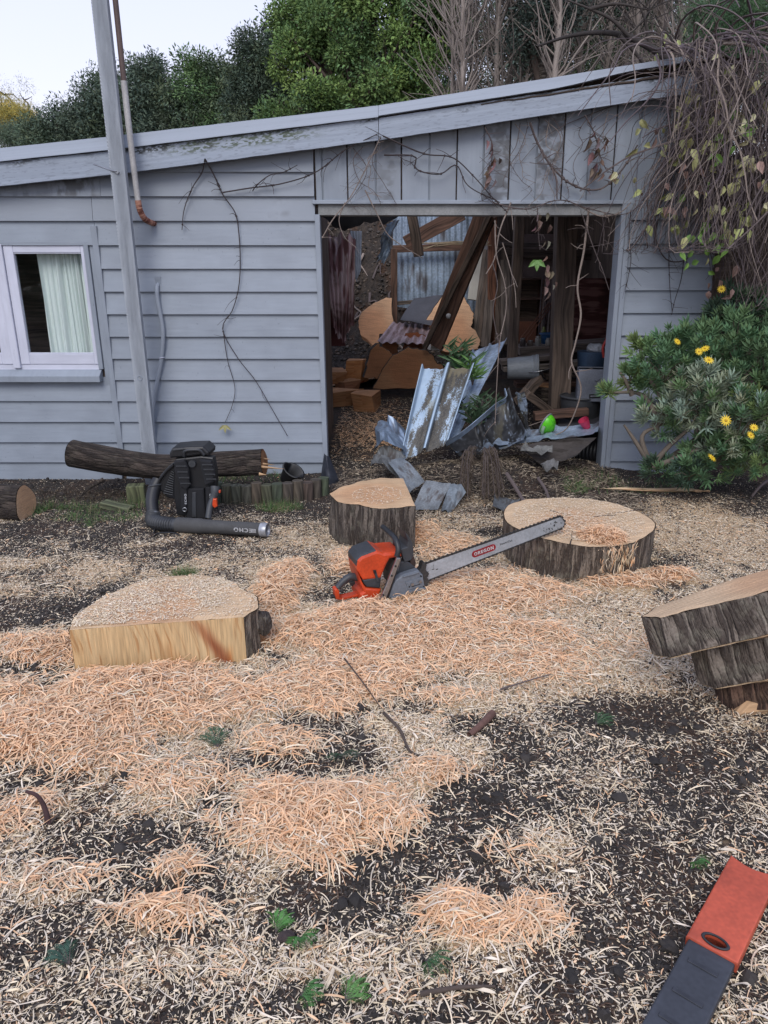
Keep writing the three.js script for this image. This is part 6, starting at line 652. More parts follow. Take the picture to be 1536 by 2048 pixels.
{
  const dv = plain('dark_vine', 0.075, 0.058, 0.06, 0.9), z = -6.05;
  vine('long thin vine trailing down the middle of the weatherboards', [[-1.273, 2.004, -6.05], [-1.269, 1.789, -6.05], [-1.295, 1.531, -6.05], [-1.359, 1.342, -6.05], [-1.448, 1.207, -6.05], [-1.346, 0.972, -6.05], [-1.216, 0.792, -6.05], [-1.087, 0.546, -6.05], [-0.974, 0.328, -6.05]], 0.0045, dv, 301, 0.35);
  vine('thin vine branching left from the long one low on the wall', [[-1.447, 1.188, -6.055], [-1.429, 0.952, -6.055], [-1.385, 0.718, -6.055], [-1.419, 0.579, -6.055], [-1.487, 0.441, -6.055]], 0.0035, dv, 302, 0.3);
  vine('short vine hanging left from the knot on the fascia', [[-1.461, 2.415, -5.95], [-1.513, 2.335, -6.04], [-1.596, 2.232, -6.05], [-1.674, 2.075, -6.05], [-1.703, 1.933, -6.05]], 0.005, dv, 303, 0.8);
  vine('short vine hanging right from the knot on the fascia', [[-1.461, 2.415, -5.95], [-1.425, 2.317, -6.04], [-1.373, 2.187, -6.05], [-1.288, 2.058, -6.05], [-1.272, 1.969, -6.05]], 0.006, dv, 304, 0.8);
  vine('vine running along the boards from the knot towards the gable', [[-1.37, 2.197, -6.04], [-1.161, 2.228, -6.04], [-0.934, 2.256, -6.04], [-0.668, 2.333, -6.03], [-0.438, 2.481, -6], [-0.196, 2.58, -5.95]], 0.0055, dv, 305, 0.8);
  vine('crooked twig of vine curling under the fascia left of the gable', [[-1.144, 2.207, -6.04], [-1.113, 2.241, -6.03], [-1.004, 2.316, -6.03], [-0.91, 2.333, -6.03], [-0.795, 2.383, -6.02]], 0.0045, dv, 306, 1);
  vine('vine crossing the left end of the lintel', [[-0.619, 1.875, -5.95], [-0.539, 1.998, -5.94], [-0.406, 2.156, -5.97], [-0.273, 2.378, -5.98], [-0.171, 2.568, -5.96]], 0.005, M.vinePale, 307, 0.4);
  vine('hooked pale vine hanging just inside the left of the lintel', [[-0.447, 2.124, -6], [-0.495, 2.001, -6], [-0.453, 1.877, -6], [-0.371, 1.806, -6]], 0.004, M.vinePale, 308, 0.2);
  vine('pale vine drooping from the lintel to the hanging rafter', [[-0.295, 2.21, -6], [-0.204, 2.038, -6.02], [-0.13, 1.904, -6.05], [-0.016, 1.819, -6.1], [0.143, 1.733, -6.2]], 0.005, M.vinePale, 309, 0.2);
  vine('dark vine arching over the left gable boards', [[-0.156, 2.567, -5.95], [0.152, 2.459, -6.03], [0.356, 2.435, -6.03], [0.508, 2.316, -6.03], [0.659, 2.159, -6], [0.774, 2.053, -5.98]], 0.006, dv, 310, 0.8);
  vine('looping dark vine low on the middle gable boards', [[-0.152, 2.452, -6.03], [0.085, 2.435, -6.03], [0.078, 2.367, -6.03], [0.265, 2.323, -6.03], [0.383, 2.384, -6.03], [0.471, 2.247, -6.02], [0.717, 2.124, -6]], 0.006, dv, 311, 0.8);
  vine('thick forked vine in the middle of the gable', [[0.908, 2.656, -5.96], [0.979, 2.534, -6.02], [1.1, 2.366, -6.02], [1.276, 2.24, -6.02], [1.46, 2.217, -6], [1.599, 2.33, -6], [1.706, 2.512, -5.98]], 0.009, M.vine, 312, 1.1);
  vine('short thick stem of vine dropping to the lintel', [[1.072, 2.4, -6.02], [1.13, 2.298, -6.02], [1.144, 2.148, -6]], 0.008, M.vine, 313, 1);
  vine('bushy dry vine with shrivelled leaves on the left gable', [[0.583, 2.624, -5.96], [0.646, 2.515, -6], [0.64, 2.381, -6], [0.62, 2.21, -6]], 0.005, M.vine, 314, 4);
  vine('bushy dry vine with shrivelled leaves on the right gable', [[1.302, 2.705, -5.96], [1.394, 2.581, -6], [1.441, 2.448, -6], [1.507, 2.33, -6]], 0.006, M.vine, 315, 5);
  vine('slack vine strung along the lintel', [[0.659, 2.122, -5.98], [0.903, 2.076, -5.97], [1.161, 2.139, -5.97], [1.387, 2.076, -5.96], [1.652, 2.041, -5.96], [1.834, 2.157, -5.98]], 0.005, M.vine, 316, 1.6);
  vine('second slack vine sagging below the right of the lintel', [[1.313, 2.097, -5.97], [1.466, 2.027, -5.96], [1.614, 2.051, -5.96], [1.692, 2.121, -5.97]], 0.006, M.vinePale, 317, 1);
  vine('long pale root hanging through the right of the doorway', [[1.388, 2.089, -6], [1.385, 1.789, -6.05], [1.355, 1.512, -6.05], [1.397, 1.304, -6.05], [1.367, 1.071, -6.05], [1.347, 0.944, -6.05], [1.44, 0.731, -6.05], [1.41, 0.495, -6.1], [1.355, 0.358, -6.15], [1.263, 0.296, -6.2]], 0.009, M.vinePale, 318, 0.25);
  vine('pale vine hanging from the lintel over the leaning planks', [[0.8, 2.124, -6], [0.725, 1.931, -6], [0.69, 1.715, -6.02], [0.632, 1.613, -6.02]], 0.007, M.vinePale, 319, 0.4);
  vine('long thin vine hanging before the thin dark post', [[0.684, 2.001, -6], [0.705, 1.751, -6], [0.782, 1.531, -6.02], [0.798, 1.343, -6.02], [0.76, 1.113, -6.02], [0.749, 0.796, -6.02], [0.746, 0.427, -6.02]], 0.0055, M.vinePale, 320, 0.4);
  vine('wavy vine hanging beside the thin dark post', [[0.75, 1.842, -6.02], [0.815, 1.661, -6.02], [0.862, 1.494, -6.02], [0.876, 1.362, -6.02]], 0.005, M.vinePale, 321, 0.5);
  vine('thin vine hanging over the upright planks', [[0.679, 1.697, -6.02], [0.724, 1.531, -6.02], [0.696, 1.343, -6.02], [0.754, 1.074, -6.02]], 0.005, M.vine, 322, 0.4);
  vine('dry vine with hanging dead leaves over the dark doorway', [[1.001, 2.089, -6], [1.019, 1.895, -6], [1.037, 1.788, -6]], 0.004, M.vine, 323, 2);
  vine('forked vine hanging left of the far jamb', [[1.343, 2.037, -6], [1.435, 1.824, -6], [1.527, 1.642, -6], [1.59, 1.494, -6]], 0.005, M.vine, 324, 0.8);
  vine('short twiggy vine hanging at the head of the far jamb', [[1.495, 2.03, -6], [1.517, 1.895, -6], [1.512, 1.77, -6]], 0.004, M.vine, 325, 1.2);
  vine('dark vine looping down the boards right of the jamb', [[1.903, 2.039, -6.04], [1.929, 1.861, -6.04], [2.033, 1.716, -6.04], [2.169, 1.716, -6.04], [2.252, 1.825, -6.04]], 0.007, dv, 326, 0.4);
  vine('thin vine trailing down the middle of the right boards', [[2.021, 2.004, -6.04], [2.045, 1.716, -6.04], [2.078, 1.493, -6.04], [2.116, 1.323, -6.04]], 0.004, dv, 327, 0.7);
  vine('thin forked vine right on the right boards', [[2.16, 1.789, -6.04], [2.155, 1.568, -6.04], [2.125, 1.418, -6.04], [2.111, 1.304, -6.04]], 0.004, dv, 328, 0.8);
  vine('tuft of vine clinging to the jamb edge', [[1.711, 2.073, -6.02], [1.716, 1.896, -6.03], [1.748, 1.716, -6.03], [1.729, 1.512, -6.03]], 0.004, dv, 329, 2.2);
  const W = rng(3131); for (let i = 0; i < 16; i++) { const x = -0.5 + 2.6 * W(), y0 = edgeAt(x, 3) - 0.02, p = [V(x, y0, -6.03)]; let a = x, y = y0; for (let k = 0; k < 5; k++) { a += (W() - 0.45) * 0.22; y -= 0.04 + 0.14 * W(); p.push(V(a, Math.max(y, 2.1), -6.04 + 0.03 * W())); } vine('wispy thin dry vine dangling from the fascia over the gable boards', p.map((q) => q.toArray()), 0.0028, W() < 0.5 ? M.vine : M.vinePale, 340 + i, 1.5, 'wispy vines on the gable'); }
  // shrivelled leaves caught in the strands
  const shr = (label, ps, n, sd) => { const Q = rng(sd), t = thing('dead_leaf_bunch', label, 'dead leaves', ps, 0, 'bunches of dead leaves on the vines'); for (let i = 0; i < n; i++) { const L = 0.05 + 0.05 * Q(), l = part('leaf', leafGeo(L, L * 0.45, 0.7, 0.5), plain('shrivelled_leaf', 0.19 + 0.1 * Q(), 0.135 + 0.06 * Q(), 0.11 + 0.05 * Q(), 0.9), t); l.position.set((Q() - 0.5) * 0.12, (Q() - 0.5) * 0.3, (Q() - 0.2) * 0.06); l.rotation.set(Q() - 0.5, Q() * 3, PI + (Q() - 0.5) * 1.2); } };
  shr('bunch of brown shrivelled leaves on the left gable boards', [0.649, 2.413, -5.99], 12, 51); shr('larger bunch of brown shrivelled leaves on the right gable boards', [1.418, 2.48, -5.99], 18, 52); shr('bunch of grey dead leaves hanging in the dark doorway below the lintel', [1.045, 1.948, -5.99], 9, 53); shr('bunch of dead leaves hanging lower in the dark doorway', [1.121, 1.624, -5.99], 9, 54);
  // leaves of their own on the strands
  const R = rng(555), g3 = [[[1.018, 1.715, -6], [0.11, 0.22, 0.055]], [[-1.483, 0.425, -6.03], [0.30, 0.28, 0.12]]];
  g3.forEach(([p, c], i) => { const t = thing('vine_leaflet', i ? 'small yellowing leaf tuft at the end of a vine low on the wall' : 'three bright green leaves hanging alone in the dark doorway', 'leaf', p, 0); for (let k = 0; k < 3; k++) { const l = leafGeo(i ? 0.07 : 0.085, i ? 0.025 : 0.04, 0.3); l.rotateX(0.3); l.rotateZ(PI + (k - 1) * 0.9); part('leaf', l, std('leaf_' + i, { color: lin(...c), roughness: 0.6 }), t); } });
}
{ // the great tangle of dry vine over the corner of the roof
  const R = rng(707), t = thing('vine_tangle', 'great tangle of dry vine with pale leaves over the right shed corner', 'vine'), st = [[], [], []];
  for (let i = 0; i < 2300; i++) { const a = R(), top = V(lerp(1.85, 3.6, Math.pow(a, 0.85)), 0, lerp(-6.05, -5.35, R())); top.y = lerp(3.08, 2.75, clamp((top.x - 2.0) / 1.4)) - R() * 0.75 + 0.05; const p = [top]; let d = V((R() - 0.5) * 1.6, R() < 0.18 ? 0.5 : -0.6 - R(), (R() - 0.4) * 0.9).normalize(), q = top.clone(); const n = 4 + Math.floor(R() * 4), L = 0.35 + R() * 1.05; for (let k = 0; k < n; k++) { d.add(V((R() - 0.5) * 1.2, -0.15 - R() * 0.35, (R() - 0.5) * 0.7)).normalize(); q = q.clone().addScaledVector(d, L / n); q.z = clamp(q.z, -6.06, -5.2); const lim = q.x < 2.35 ? 1.75 : 1.35; if (q.y < lim) q.y = lim + 0.05 * R(); p.push(q); } const r = R() < 0.04 ? 0.007 + R() * 0.004 : 0.0018 + R() * 0.0026; st[R() < 0.45 ? 0 : R() < 0.6 ? 1 : 2].push(tube(p, r, r * 0.5, 3, 3)); }
  for (let i = 0; i < 60; i++) { const x = lerp(1.75, 2.5, R()), p = [V(x, edgeAt(Math.min(x, 2.3), 1) + 0.02 + R() * 0.08, -5.95 + R() * 0.15)]; let d = V((R() - 0.4) * 2, R() - 0.3, 0.6).normalize(), q = p[0].clone(); for (let k = 0; k < 5; k++) { d.add(V((R() - 0.5), -0.5 * R() - 0.1, (R() - 0.5) * 0.4)).normalize(); q = q.clone().addScaledVector(d, 0.13 + R() * 0.1); p.push(q); } st[i % 3].push(tube(p, 0.005 + 0.005 * R(), 0.003, 4, 3)); }
  st.forEach((s, i) => { const m = part('stems', join(s), [M.vine, plain('purple_vine', 0.16, 0.125, 0.135, 0.9), M.vinePale][i], t); m.userData.kind = 'stuff'; });
  const cols = [[0.44, 0.44, 0.20], [0.36, 0.40, 0.15], [0.16, 0.30, 0.06], [0.30, 0.19, 0.16], [0.5, 0.48, 0.28]].map((c, i) => std('vine_leaf_' + i, { color: lin(...c), roughness: 0.65 }));
  const groups = [[[2.109, 2.404, -5.45], 2], [[1.998, 2.427, -5.5], 0], [[2.161, 2.667, -5.5], 0], [[2.207, 2.54, -5.45], 4], [[1.963, 2.518, -5.5], 0], [[2.304, 2.291, -5.4], 0], [[2.41, 2.138, -5.4], 0], [[2.046, 1.861, -5.6], 2], [[2.11, 1.778, -5.6], 2], [[1.896, 2.057, -5.8], 1], [[1.974, 2.017, -5.8], 1], [[2.19, 1.845, -5.6], 2], [[2.269, 1.874, -5.5], 2], [[2.31, 2.692, -5.4], 0], [[1.902, 2.494, -5.75], 1], [[1.736, 2.55, -5.8], 0], [[1.958, 2.165, -5.7], 3], [[2.321, 1.572, -5.7], 3], [[1.652, 2.251, -5.9], 3], [[2.08, 2.131, -5.5], 0], [[2.329, 1.997, -5.4], 1], [[2.374, 2.331, -5.35], 4], [[1.914, 3.155, -6], 1], [[2.107, 2.879, -5.6], 4], [[1.962, 2.72, -5.7], 0], [[2.304, 2.516, -5.4], 4], [[2.217, 2.004, -5.5], 0], [[2.028, 2.3, -5.6], 3]];
  for (const [p, c] of groups) for (let k = 0; k < 8; k++) { const L = 0.055 + R() * 0.045, g = leafGeo(L, L * (0.45 + 0.15 * R()), 0.35, 0.3); const m = part('leaf', g, cols[R() < 0.75 ? c : Math.floor(R() * 5)], t); m.position.set(p[0] + (R() - 0.5) * 0.24, p[1] + (R() - 0.5) * 0.22, p[2] + (R() - 0.5) * 0.1); m.rotation.set((R() - 0.5) * 1.4, (R() - 0.5) * 2, PI + (R() - 0.5) * 2.2); }
}
{ // leafy shrub with yellow daisies at the foot of the right-hand wall
  const R = rng(808), t = thing('daisy_shrub', 'green and grey leafy shrub with yellow daisy flowers against the right boards', 'shrub'), whorl = []; const lf = leafGeo(0.06, 0.011, 0.35, 0.1), wl = []; for (let i = 0; i < 17; i++) { const a = i * 2.4, e = 0.35 + 0.8 * (i / 17), q = new THREE.Quaternion().setFromUnitVectors(V(0, 1, 0), V(Math.cos(a) * Math.cos(e), Math.sin(e), Math.sin(a) * Math.cos(e))); wl.push([V(0, 0.05 * i / 17 - 0.03, 0), q, 0.75 + 0.5 * R()]); } const wg = scatter(lf, wl);
  const GR = [0.085, 0.16, 0.07], SG = [0.22, 0.27, 0.19], DG = [0.04, 0.075, 0.045], YG = [0.13, 0.20, 0.07];
  const lobes = [[[1.866, 0.961, -5.35], 0.24, GR, 90], [[2.14, 1.074, -5.45], 0.26, GR, 110], [[2.386, 1.127, -5.45], 0.3, GR, 130], [[2.558, 0.968, -5.3], 0.34, GR, 150], [[2.101, 0.771, -5.2], 0.30, SG, 150], [[2.327, 0.613, -5.1], 0.34, SG, 190], [[1.902, 0.646, -5.3], 0.2, SG, 80], [[2.521, 0.446, -5.05], 0.30, YG, 120], [[2.204, 0.367, -5.15], 0.22, GR, 80], [[2.522, 1.338, -5.75], 0.26, DG, 90], [[2.695, 1.287, -5.7], 0.3, DG, 110], [[2.362, 1.281, -5.8], 0.14, DG, 40], [[1.642, 0.901, -5.4], 0.10, YG, 20], [[1.687, 1.114, -5.4], 0.09, YG, 12], [[1.492, 0.8, -5.4], 0.05, YG, 8], [[1.913, 1.167, -5.4], 0.12, GR, 26], [[2.607, 0.718, -5.1], 0.35, YG, 120], [[1.854, 0.28, -5.2], 0.12, DG, 26], [[2.034, 0.288, -5.1], 0.14, DG, 40]];
  const tw = [], base = V(...[1.855, 0.202, -5.35]), add = (a, b, r0, r1) => { const m = a.clone().lerp(b, 0.5).add(V((R() - 0.5) * 0.12, (R() - 0.3) * 0.1, (R() - 0.5) * 0.08)); tw.push(tube([a, m, b], r0, r1, 6, 4)); };
  for (const [p, r, col, n] of lobes) { const c = V(...p); for (let i = 0; i < n * 0.8; i++) { const d = inBall(R, 0.42), q = new THREE.Quaternion().setFromUnitVectors(V(0, 1, 0), d.clone().normalize().multiplyScalar(0.8).add(V(0, 0.7, 0.2)).normalize()); whorl.push([V(c.x + d.x * r, c.y + d.y * r * 0.85, c.z + d.z * r * 0.8), q, 0.7 + 0.6 * R(), tone(R, R() < 0.7 ? col : GR, 0.3)]); if (i % 6 === 0) tw.push(tube([c.clone().add(V(0, -r * 0.4, 0)), c.clone().addScaledVector(d, r * 0.5), V(c.x + d.x * r, c.y + d.y * r * 0.85, c.z + d.z * r * 0.8)], 0.006, 0.003, 4, 2)); } }
  const br = [[[1.791, 0.311, -5.3], [1.658, 0.494, -5.32], [1.6, 0.568, -5.32]], [[1.813, 0.273, -5.3], [1.735, 0.498, -5.3], [1.855, 0.572, -5.3], [1.938, 0.646, -5.3]], [[1.815, 0.286, -5.25], [1.926, 0.435, -5.25], [2.04, 0.546, -5.25], [2.116, 0.655, -5.25]], [[1.799, 0.28, -5.2], [2.005, 0.385, -5.15], [2.24, 0.495, -5.15]], [[1.887, 0.273, -5.3], [2.195, 0.477, -5.4], [2.431, 0.803, -5.45], [2.559, 1.026, -5.4]], [[1.823, 0.535, -5.3], [1.889, 0.746, -5.35], [1.848, 0.961, -5.35]], [[1.665, 0.774, -5.4], [1.601, 0.883, -5.4], [1.559, 0.937, -5.4]], [[1.855, 0.572, -5.3], [1.732, 0.777, -5.38], [1.492, 0.792, -5.4]], [[1.938, 0.646, -5.3], [1.739, 0.955, -5.4], [1.685, 1.132, -5.4]]]; br.forEach((b) => part('branch', tube(b, 0.024, 0.008, 7, 5), plain('shrub_bark', 0.17, 0.14, 0.11, 0.9), t)); part('twigs', join(tw), plain('shrub_twig', 0.15, 0.13, 0.09, 0.9), t); instanced('foliage', wg, LM, whorl, t, 'stuff');
  const pet = leafGeo(0.045, 0.011, 0.2, 0.05), fl = []; for (let i = 0; i < 13; i++) { const a = i / 13 * 2 * PI; fl.push([V(Math.cos(a) * 0.008, Math.sin(a) * 0.008, 0), new THREE.Quaternion().setFromAxisAngle(V(0, 0, 1), a - PI / 2), 1]); } const fg = scatter(pet, fl), ym = std('yellow_petal', { color: lin(0.72, 0.50, 0.02), roughness: 0.6 }), yc = std('flower_centre', { color: lin(0.55, 0.32, 0.02), roughness: 0.8 });
  for (const p of [[2.015, 1.112, -5.15], [2.053, 1.132, -5.15], [2.078, 1.058, -5.12], [2.101, 0.707, -4.78], [2.277, 0.667, -4.75], [2.264, 0.617, -4.75], [2.085, 0.434, -4.88], [2.34, 1.509, -5.7], [1.896, 1.17, -5.25]]) { const f = part('flower', fg, ym, t); f.position.set(...p); f.rotation.set(-0.3 - R() * 0.8, (R() - 0.5) * 1.2, R() * 3); f.scale.setScalar(0.55 + 0.25 * R()); part('flower_centre', moved(new THREE.SphereGeometry(0.011, 10, 8), 0, 0, 0.003), yc, f); }
}
{ // bamboo-like plants growing through the wreckage
  const R = rng(909), make = (label, base, n, h, sp, col) => { const t = thing('narrow_leaved_plant', label, 'plant', base, 0, 'narrow-leaved plants in the doorway'), lf = leafGeo(0.14, 0.018, 0.3, 0.35), ls = [], stems = []; for (let i = 0; i < n; i++) { const a = R() * 2 * PI, tip = V(Math.cos(a) * sp * R(), h * (0.55 + 0.45 * R()), Math.sin(a) * sp * R() * 0.6 + 0.05); stems.push(tube([[0, 0, 0], [tip.x * 0.4, tip.y * 0.55, tip.z * 0.4], tip], 0.006, 0.003, 4, 3)); for (let k = 0; k < 14; k++) { const u = 0.35 + 0.65 * k / 13, p = V(tip.x * u * u, tip.y * u, tip.z * u), b = R() * 2 * PI, d = V(Math.cos(b), 0.1 + 0.7 * R(), Math.sin(b)).normalize(); ls.push([p, new THREE.Quaternion().setFromUnitVectors(V(0, 1, 0), d), 0.6 + 0.6 * R()]); } } part('stems', join(stems), M.vine, t); const lm = part('leaves', scatter(lf, ls), std('narrow_leaf', { color: lin(...col), roughness: 0.6 }), t); lm.userData.kind = 'stuff'; };
  make('dark green narrow-leaved plant rising behind the upright ribbed sheet', [0.496, 0.649, -6.75], 9, 0.42, 0.2, [0.045, 0.10, 0.04]); make('brighter narrow-leaved sprig at the top of the ribbed sheet', [0.605, 0.671, -6.6], 5, 0.22, 0.15, [0.09, 0.19, 0.045]); make('shaded narrow-leaved plant in the gap under the long pale sheet', [0.623, 0.305, -6.2], 9, 0.36, 0.22, [0.045, 0.085, 0.04]);
}
{ // dead fronds over the rubbish in front of the doorway
  const R = rng(414), t = thing('dead_fern', 'drooping shaggy bundle of dead brown fern fronds in front of the wreckage', 'fern', [0.60, 0.10, -5.42]), st = [], lf = leafGeo(0.05, 0.008, 0.3, 0.3), ls = [];
  for (let i = 0; i < 34; i++) { const grp = i % 3 === 0 ? -0.13 : 0.04, p0 = V(grp * 0.6 + (R() - 0.5) * 0.1, 0.17 + R() * 0.1, -0.05 + R() * 0.1), sx = grp + (R() - 0.5) * 0.16, p1 = V(lerp(p0.x, sx, 0.5), p0.y + 0.03, p0.z + 0.09), p2 = V(sx, 0.1 * R() * R() - 0.03, p0.z + 0.17 + 0.14 * R()), cv = new THREE.CatmullRomCurve3([p0, p1, p2]); st.push(tube([p0, p1, p2], 0.003, 0.0015, 4, 5)); for (let k = 0; k < 46; k++) { const p = cv.getPointAt(0.1 + 0.9 * k / 46), s = V((k % 2 ? 0.5 : -0.5) + (R() - 0.5) * 0.5, -1, 0.35 * R()).normalize(); ls.push([p, new THREE.Quaternion().setFromUnitVectors(V(0, 1, 0), s), 0.6 + 0.7 * R()]); } }
  part('frond_stems', join(st), M.vine, t); part('leaflets', scatter(lf, ls), plain('dead_frond', 0.25, 0.195, 0.15, 0.9), t).userData.kind = 'stuff';
}
// ---------------------------------------------------------------- shavings, chips, dust, clods, grass and twigs
// a curled ribbon of wood: width w, length L, bent by turn and twisted
function noodle(seed, L, w, turn, lift, segs = 8) {
  const R = rng(seed), pos = [], idx = []; let a = -turn / 2, x = 0, z = 0, y = 0; const dl = L / segs, tw = (R() - 0.5) * 1.6, wob = R() * 6;
  for (let i = 0; i <= segs; i++) { const t = i / segs, ww = w * (0.35 + 0.65 * Math.pow(Math.sin(PI * clamp(t * 0.92 + 0.06)), 0.5)), rl = tw * (t - 0.5) + 0.5 * Math.sin(wob + t * 4); y = lift * Math.sin(t * PI) * (0.7 + 0.3 * Math.sin(wob)) ; const nx = -Math.sin(a), nz = Math.cos(a), c = Math.cos(rl), s = Math.sin(rl); pos.push(x + nx * ww / 2 * c, y + s * ww / 2, z + nz * ww / 2 * c, x - nx * ww / 2 * c, y - s * ww / 2, z - nz * ww / 2 * c); x += Math.cos(a) * dl; z += Math.sin(a) * dl; a += turn / segs; }
  for (let i = 0; i < segs; i++) { const q = i * 2; idx.push(q, q + 1, q + 2, q + 1, q + 3, q + 2); }
  const g = new THREE.BufferGeometry(); g.setAttribute('position', new THREE.Float32BufferAttribute(pos, 3)); g.setIndex(idx); g.computeBoundingBox(); const b = g.boundingBox; g.translate(-(b.min.x + b.max.x) / 2, 0, -(b.min.z + b.max.z) / 2); g.computeVertexNormals(); return g;
}
const shavingMat = std('shaving', { color: lin(1, 1, 1), roughness: 0.85 });
const solids = [[-1.035, -3.1, 0.42, 0.27], [-0.17, -4.5, 0.27, 0.3], [1.03, -4.17, 0.41, 0.43]];      // blocks that shavings do not lie inside
const inBlock = (x, z) => solids.some(([a, b, r, q]) => ((x - a) / r) ** 2 + ((z - b) / q) ** 2 < 1);
const yardPoint = (R) => { const z = -0.95 - 5.2 * Math.pow(R(), 0.92), half = 0.62 * -z + 0.35; return [(R() * 2 - 1) * half + 0.03, z]; };
const up = V(0, 1, 0);
function lay(R, x, y, z, tilt, s, col) { const q = new THREE.Quaternion().setFromAxisAngle(V(R() - 0.5, 0, R() - 0.5).normalize(), (R() - 0.5) * 2 * tilt); q.multiply(new THREE.Quaternion().setFromAxisAngle(up, R() * 2 * PI)); return [V(x, y, z), q, s, col]; }
{
  const R = rng(4242), fresh = [[], [], [], [], []], dry = [[], [], [], [], []], chips = [[], [], [], [], []], dust = [], clods = [[], []], litter = [[], []];
  const freshCol = () => { const k = 0.78 + 0.34 * R(), m = R(); return [0.77 * k, (0.445 + 0.11 * m) * k, (0.235 + 0.13 * m) * k]; }, dryCol = () => { const k = 0.72 + 0.38 * R(), m = R(); return [0.78 * k, (0.63 + 0.05 * m) * k, (0.41 + 0.14 * m) * k]; };
  for (let i = 0; i < 1150000; i++) {
    const [x, z] = yardPoint(R); if (inBlock(x, z)) continue; const pick = R();
    if (pick < 0.17) { const o = heapAt(x, z); if (R() < smooth(0.10, 0.66, o) * 1.0) { const y = groundAt(x, z); fresh[Math.floor(R() * 5)].push(lay(R, x, y + 0.002 + R() * 0.022 * o, z, 0.55, 0.7 + 0.6 * R(), R() < 0.86 ? freshCol() : dryCol())); } }
    else if (pick < 0.30) { const p = paleAt(x, z), o = heapAt(x, z), b = bareAt(x, z), f = smooth(-3.9, -2.9, z), w = clamp(p * 0.55 + 0.4 * smooth(0.05, 0.3, o)) * lerp(0.5, 1, f) + 0.05 * (1 - b) * smooth(-5.6, -4.6, z); if (R() < w * 0.75) dry[Math.floor(R() * 5)].push(lay(R, x, groundAt(x, z) + 0.002 + R() * 0.01, z, 0.4, 0.3 + 0.9 * R() * R() + 0.1 * f, R() < 0.82 ? dryCol() : freshCol())); }
    else if (pick < 0.62) { const p = paleAt(x, z), b = bareAt(x, z); if (R() < p * 0.9 + 0.10 * smooth(-5.6, -4.8, z) + 0.05 * (1 - b)) chips[Math.floor(R() * 5)].push(lay(R, x, groundAt(x, z) + 0.002 + R() * 0.004, z, 0.35, 0.3 + 0.5 * R() + 0.7 * R() * R() * R(), R() < 0.9 ? dryCol() : freshCol())); }
    else if (pick < 0.84) { const p = paleAt(x, z), d = dustAt(x, z); if (R() < Math.max(p * 0.7, d) + 0.06) { const c = dryCol(), q = R() < 0.5 * d ? freshCol() : c; dust.push(lay(R, x, groundAt(x, z) + 0.001 + R() * 0.003, z, 0.6, 0.5 + 0.9 * R(), q)); } }
    else { const p = paleAt(x, z), o = heapAt(x, z); if (R() < 0.85 - 0.6 * p - o) { const k = 0.5 + 0.9 * R(); if (R() < 0.62) clods[Math.floor(R() * 2)].push(lay(R, x, groundAt(x, z), z, 1.5, (0.25 + 0.55 * R() * R() + (R() < 0.006 && p < 0.25 ? 1.3 : 0)), [0.030 * k, 0.025 * k, 0.022 * k])); else litter[Math.floor(R() * 2)].push(lay(R, x, groundAt(x, z) + 0.003, z, 0.4, 0.5 + 0.8 * R(), R() < 0.5 ? [0.085 * k, 0.05 * k, 0.032 * k] : [0.06 * k, 0.05 * k, 0.042 * k])); } }
  }
  // shavings drifted inside the doorway and on the floor behind
  for (let i = 0; i < 26000; i++) { const x = -0.7 + 2.3 * R(), z = -6.1 - 2.4 * R(), o = Math.exp(-(((x + 0.35) / 0.35) ** 2) - ((z + 7.5) / 0.55) ** 2); if (R() < 0.9 * o) fresh[i % 5].push(lay(R, x, landAt(x, z) + 0.004 + 0.01 * R(), z, 0.5, 0.5 + 0.5 * R(), freshCol())); else if (R() < 0.28) chips[i % 3].push(lay(R, x, landAt(x, z) + 0.004, z, 0.4, 0.5 + 0.8 * R(), dryCol())); }
  // straw and bark over the rubbish in front of the doorway
  for (let i = 0; i < 9000; i++) { const x = -0.55 + 2.3 * R(), z = -4.95 - 1.15 * R(), k = 0.6 + 0.7 * R(), y = groundAt(x, z) + 0.004 + 0.012 * R(); if (R() > smooth(0.25, 0.6, fbm(x * 5, z * 5, 3)) + 0.15) continue; litter[i % 2].push(lay(R, x, y, z, 0.5, 0.8 + 1.2 * R(), R() < 0.5 ? [0.24 * k, 0.19 * k, 0.14 * k] : R() < 0.5 ? [0.11 * k, 0.08 * k, 0.06 * k] : [0.42 * k, 0.35 * k, 0.25 * k])); }
  // leaf litter on the bank behind the broken wall
  for (let i = 0; i < 7000; i++) { const x = -1.3 + 1.9 * R(), z = -9.6 - 2.8 * R(), k = 0.5 + R(); (i % 3 ? litter[i % 2] : clods[i % 2]).push(lay(R, x, landAt(x, z) + 0.008, z, 0.9, i % 3 ? 1 + 1.4 * R() : 0.6 + 1.6 * R(), R() < 0.6 ? [0.05 * k, 0.042 * k, 0.036 * k] : [0.10 * k, 0.075 * k, 0.055 * k])); }
  // on the tops of the blocks, and the fresh heap spilling over the edge of the round
  const onTop = (cx, cz, rx, rz, y, n, list, col, lo, hi) => { for (let i = 0; i < n; i++) { const a = R() * 2 * PI, r = Math.sqrt(R()); list[i % list.length].push(lay(R, cx + Math.cos(a) * r * rx, y + 0.003 + 0.004 * R(), cz + Math.sin(a) * r * rz, 0.3, lo + (hi - lo) * R(), col())); } };
  const yA = groundAt(-1.14, -2.95) - 0.03 + 0.237, yB = groundAt(-0.2, -4.6) - 0.03 + 0.302, yC = groundAt(1.05, -4.2) - 0.035 + 0.252;
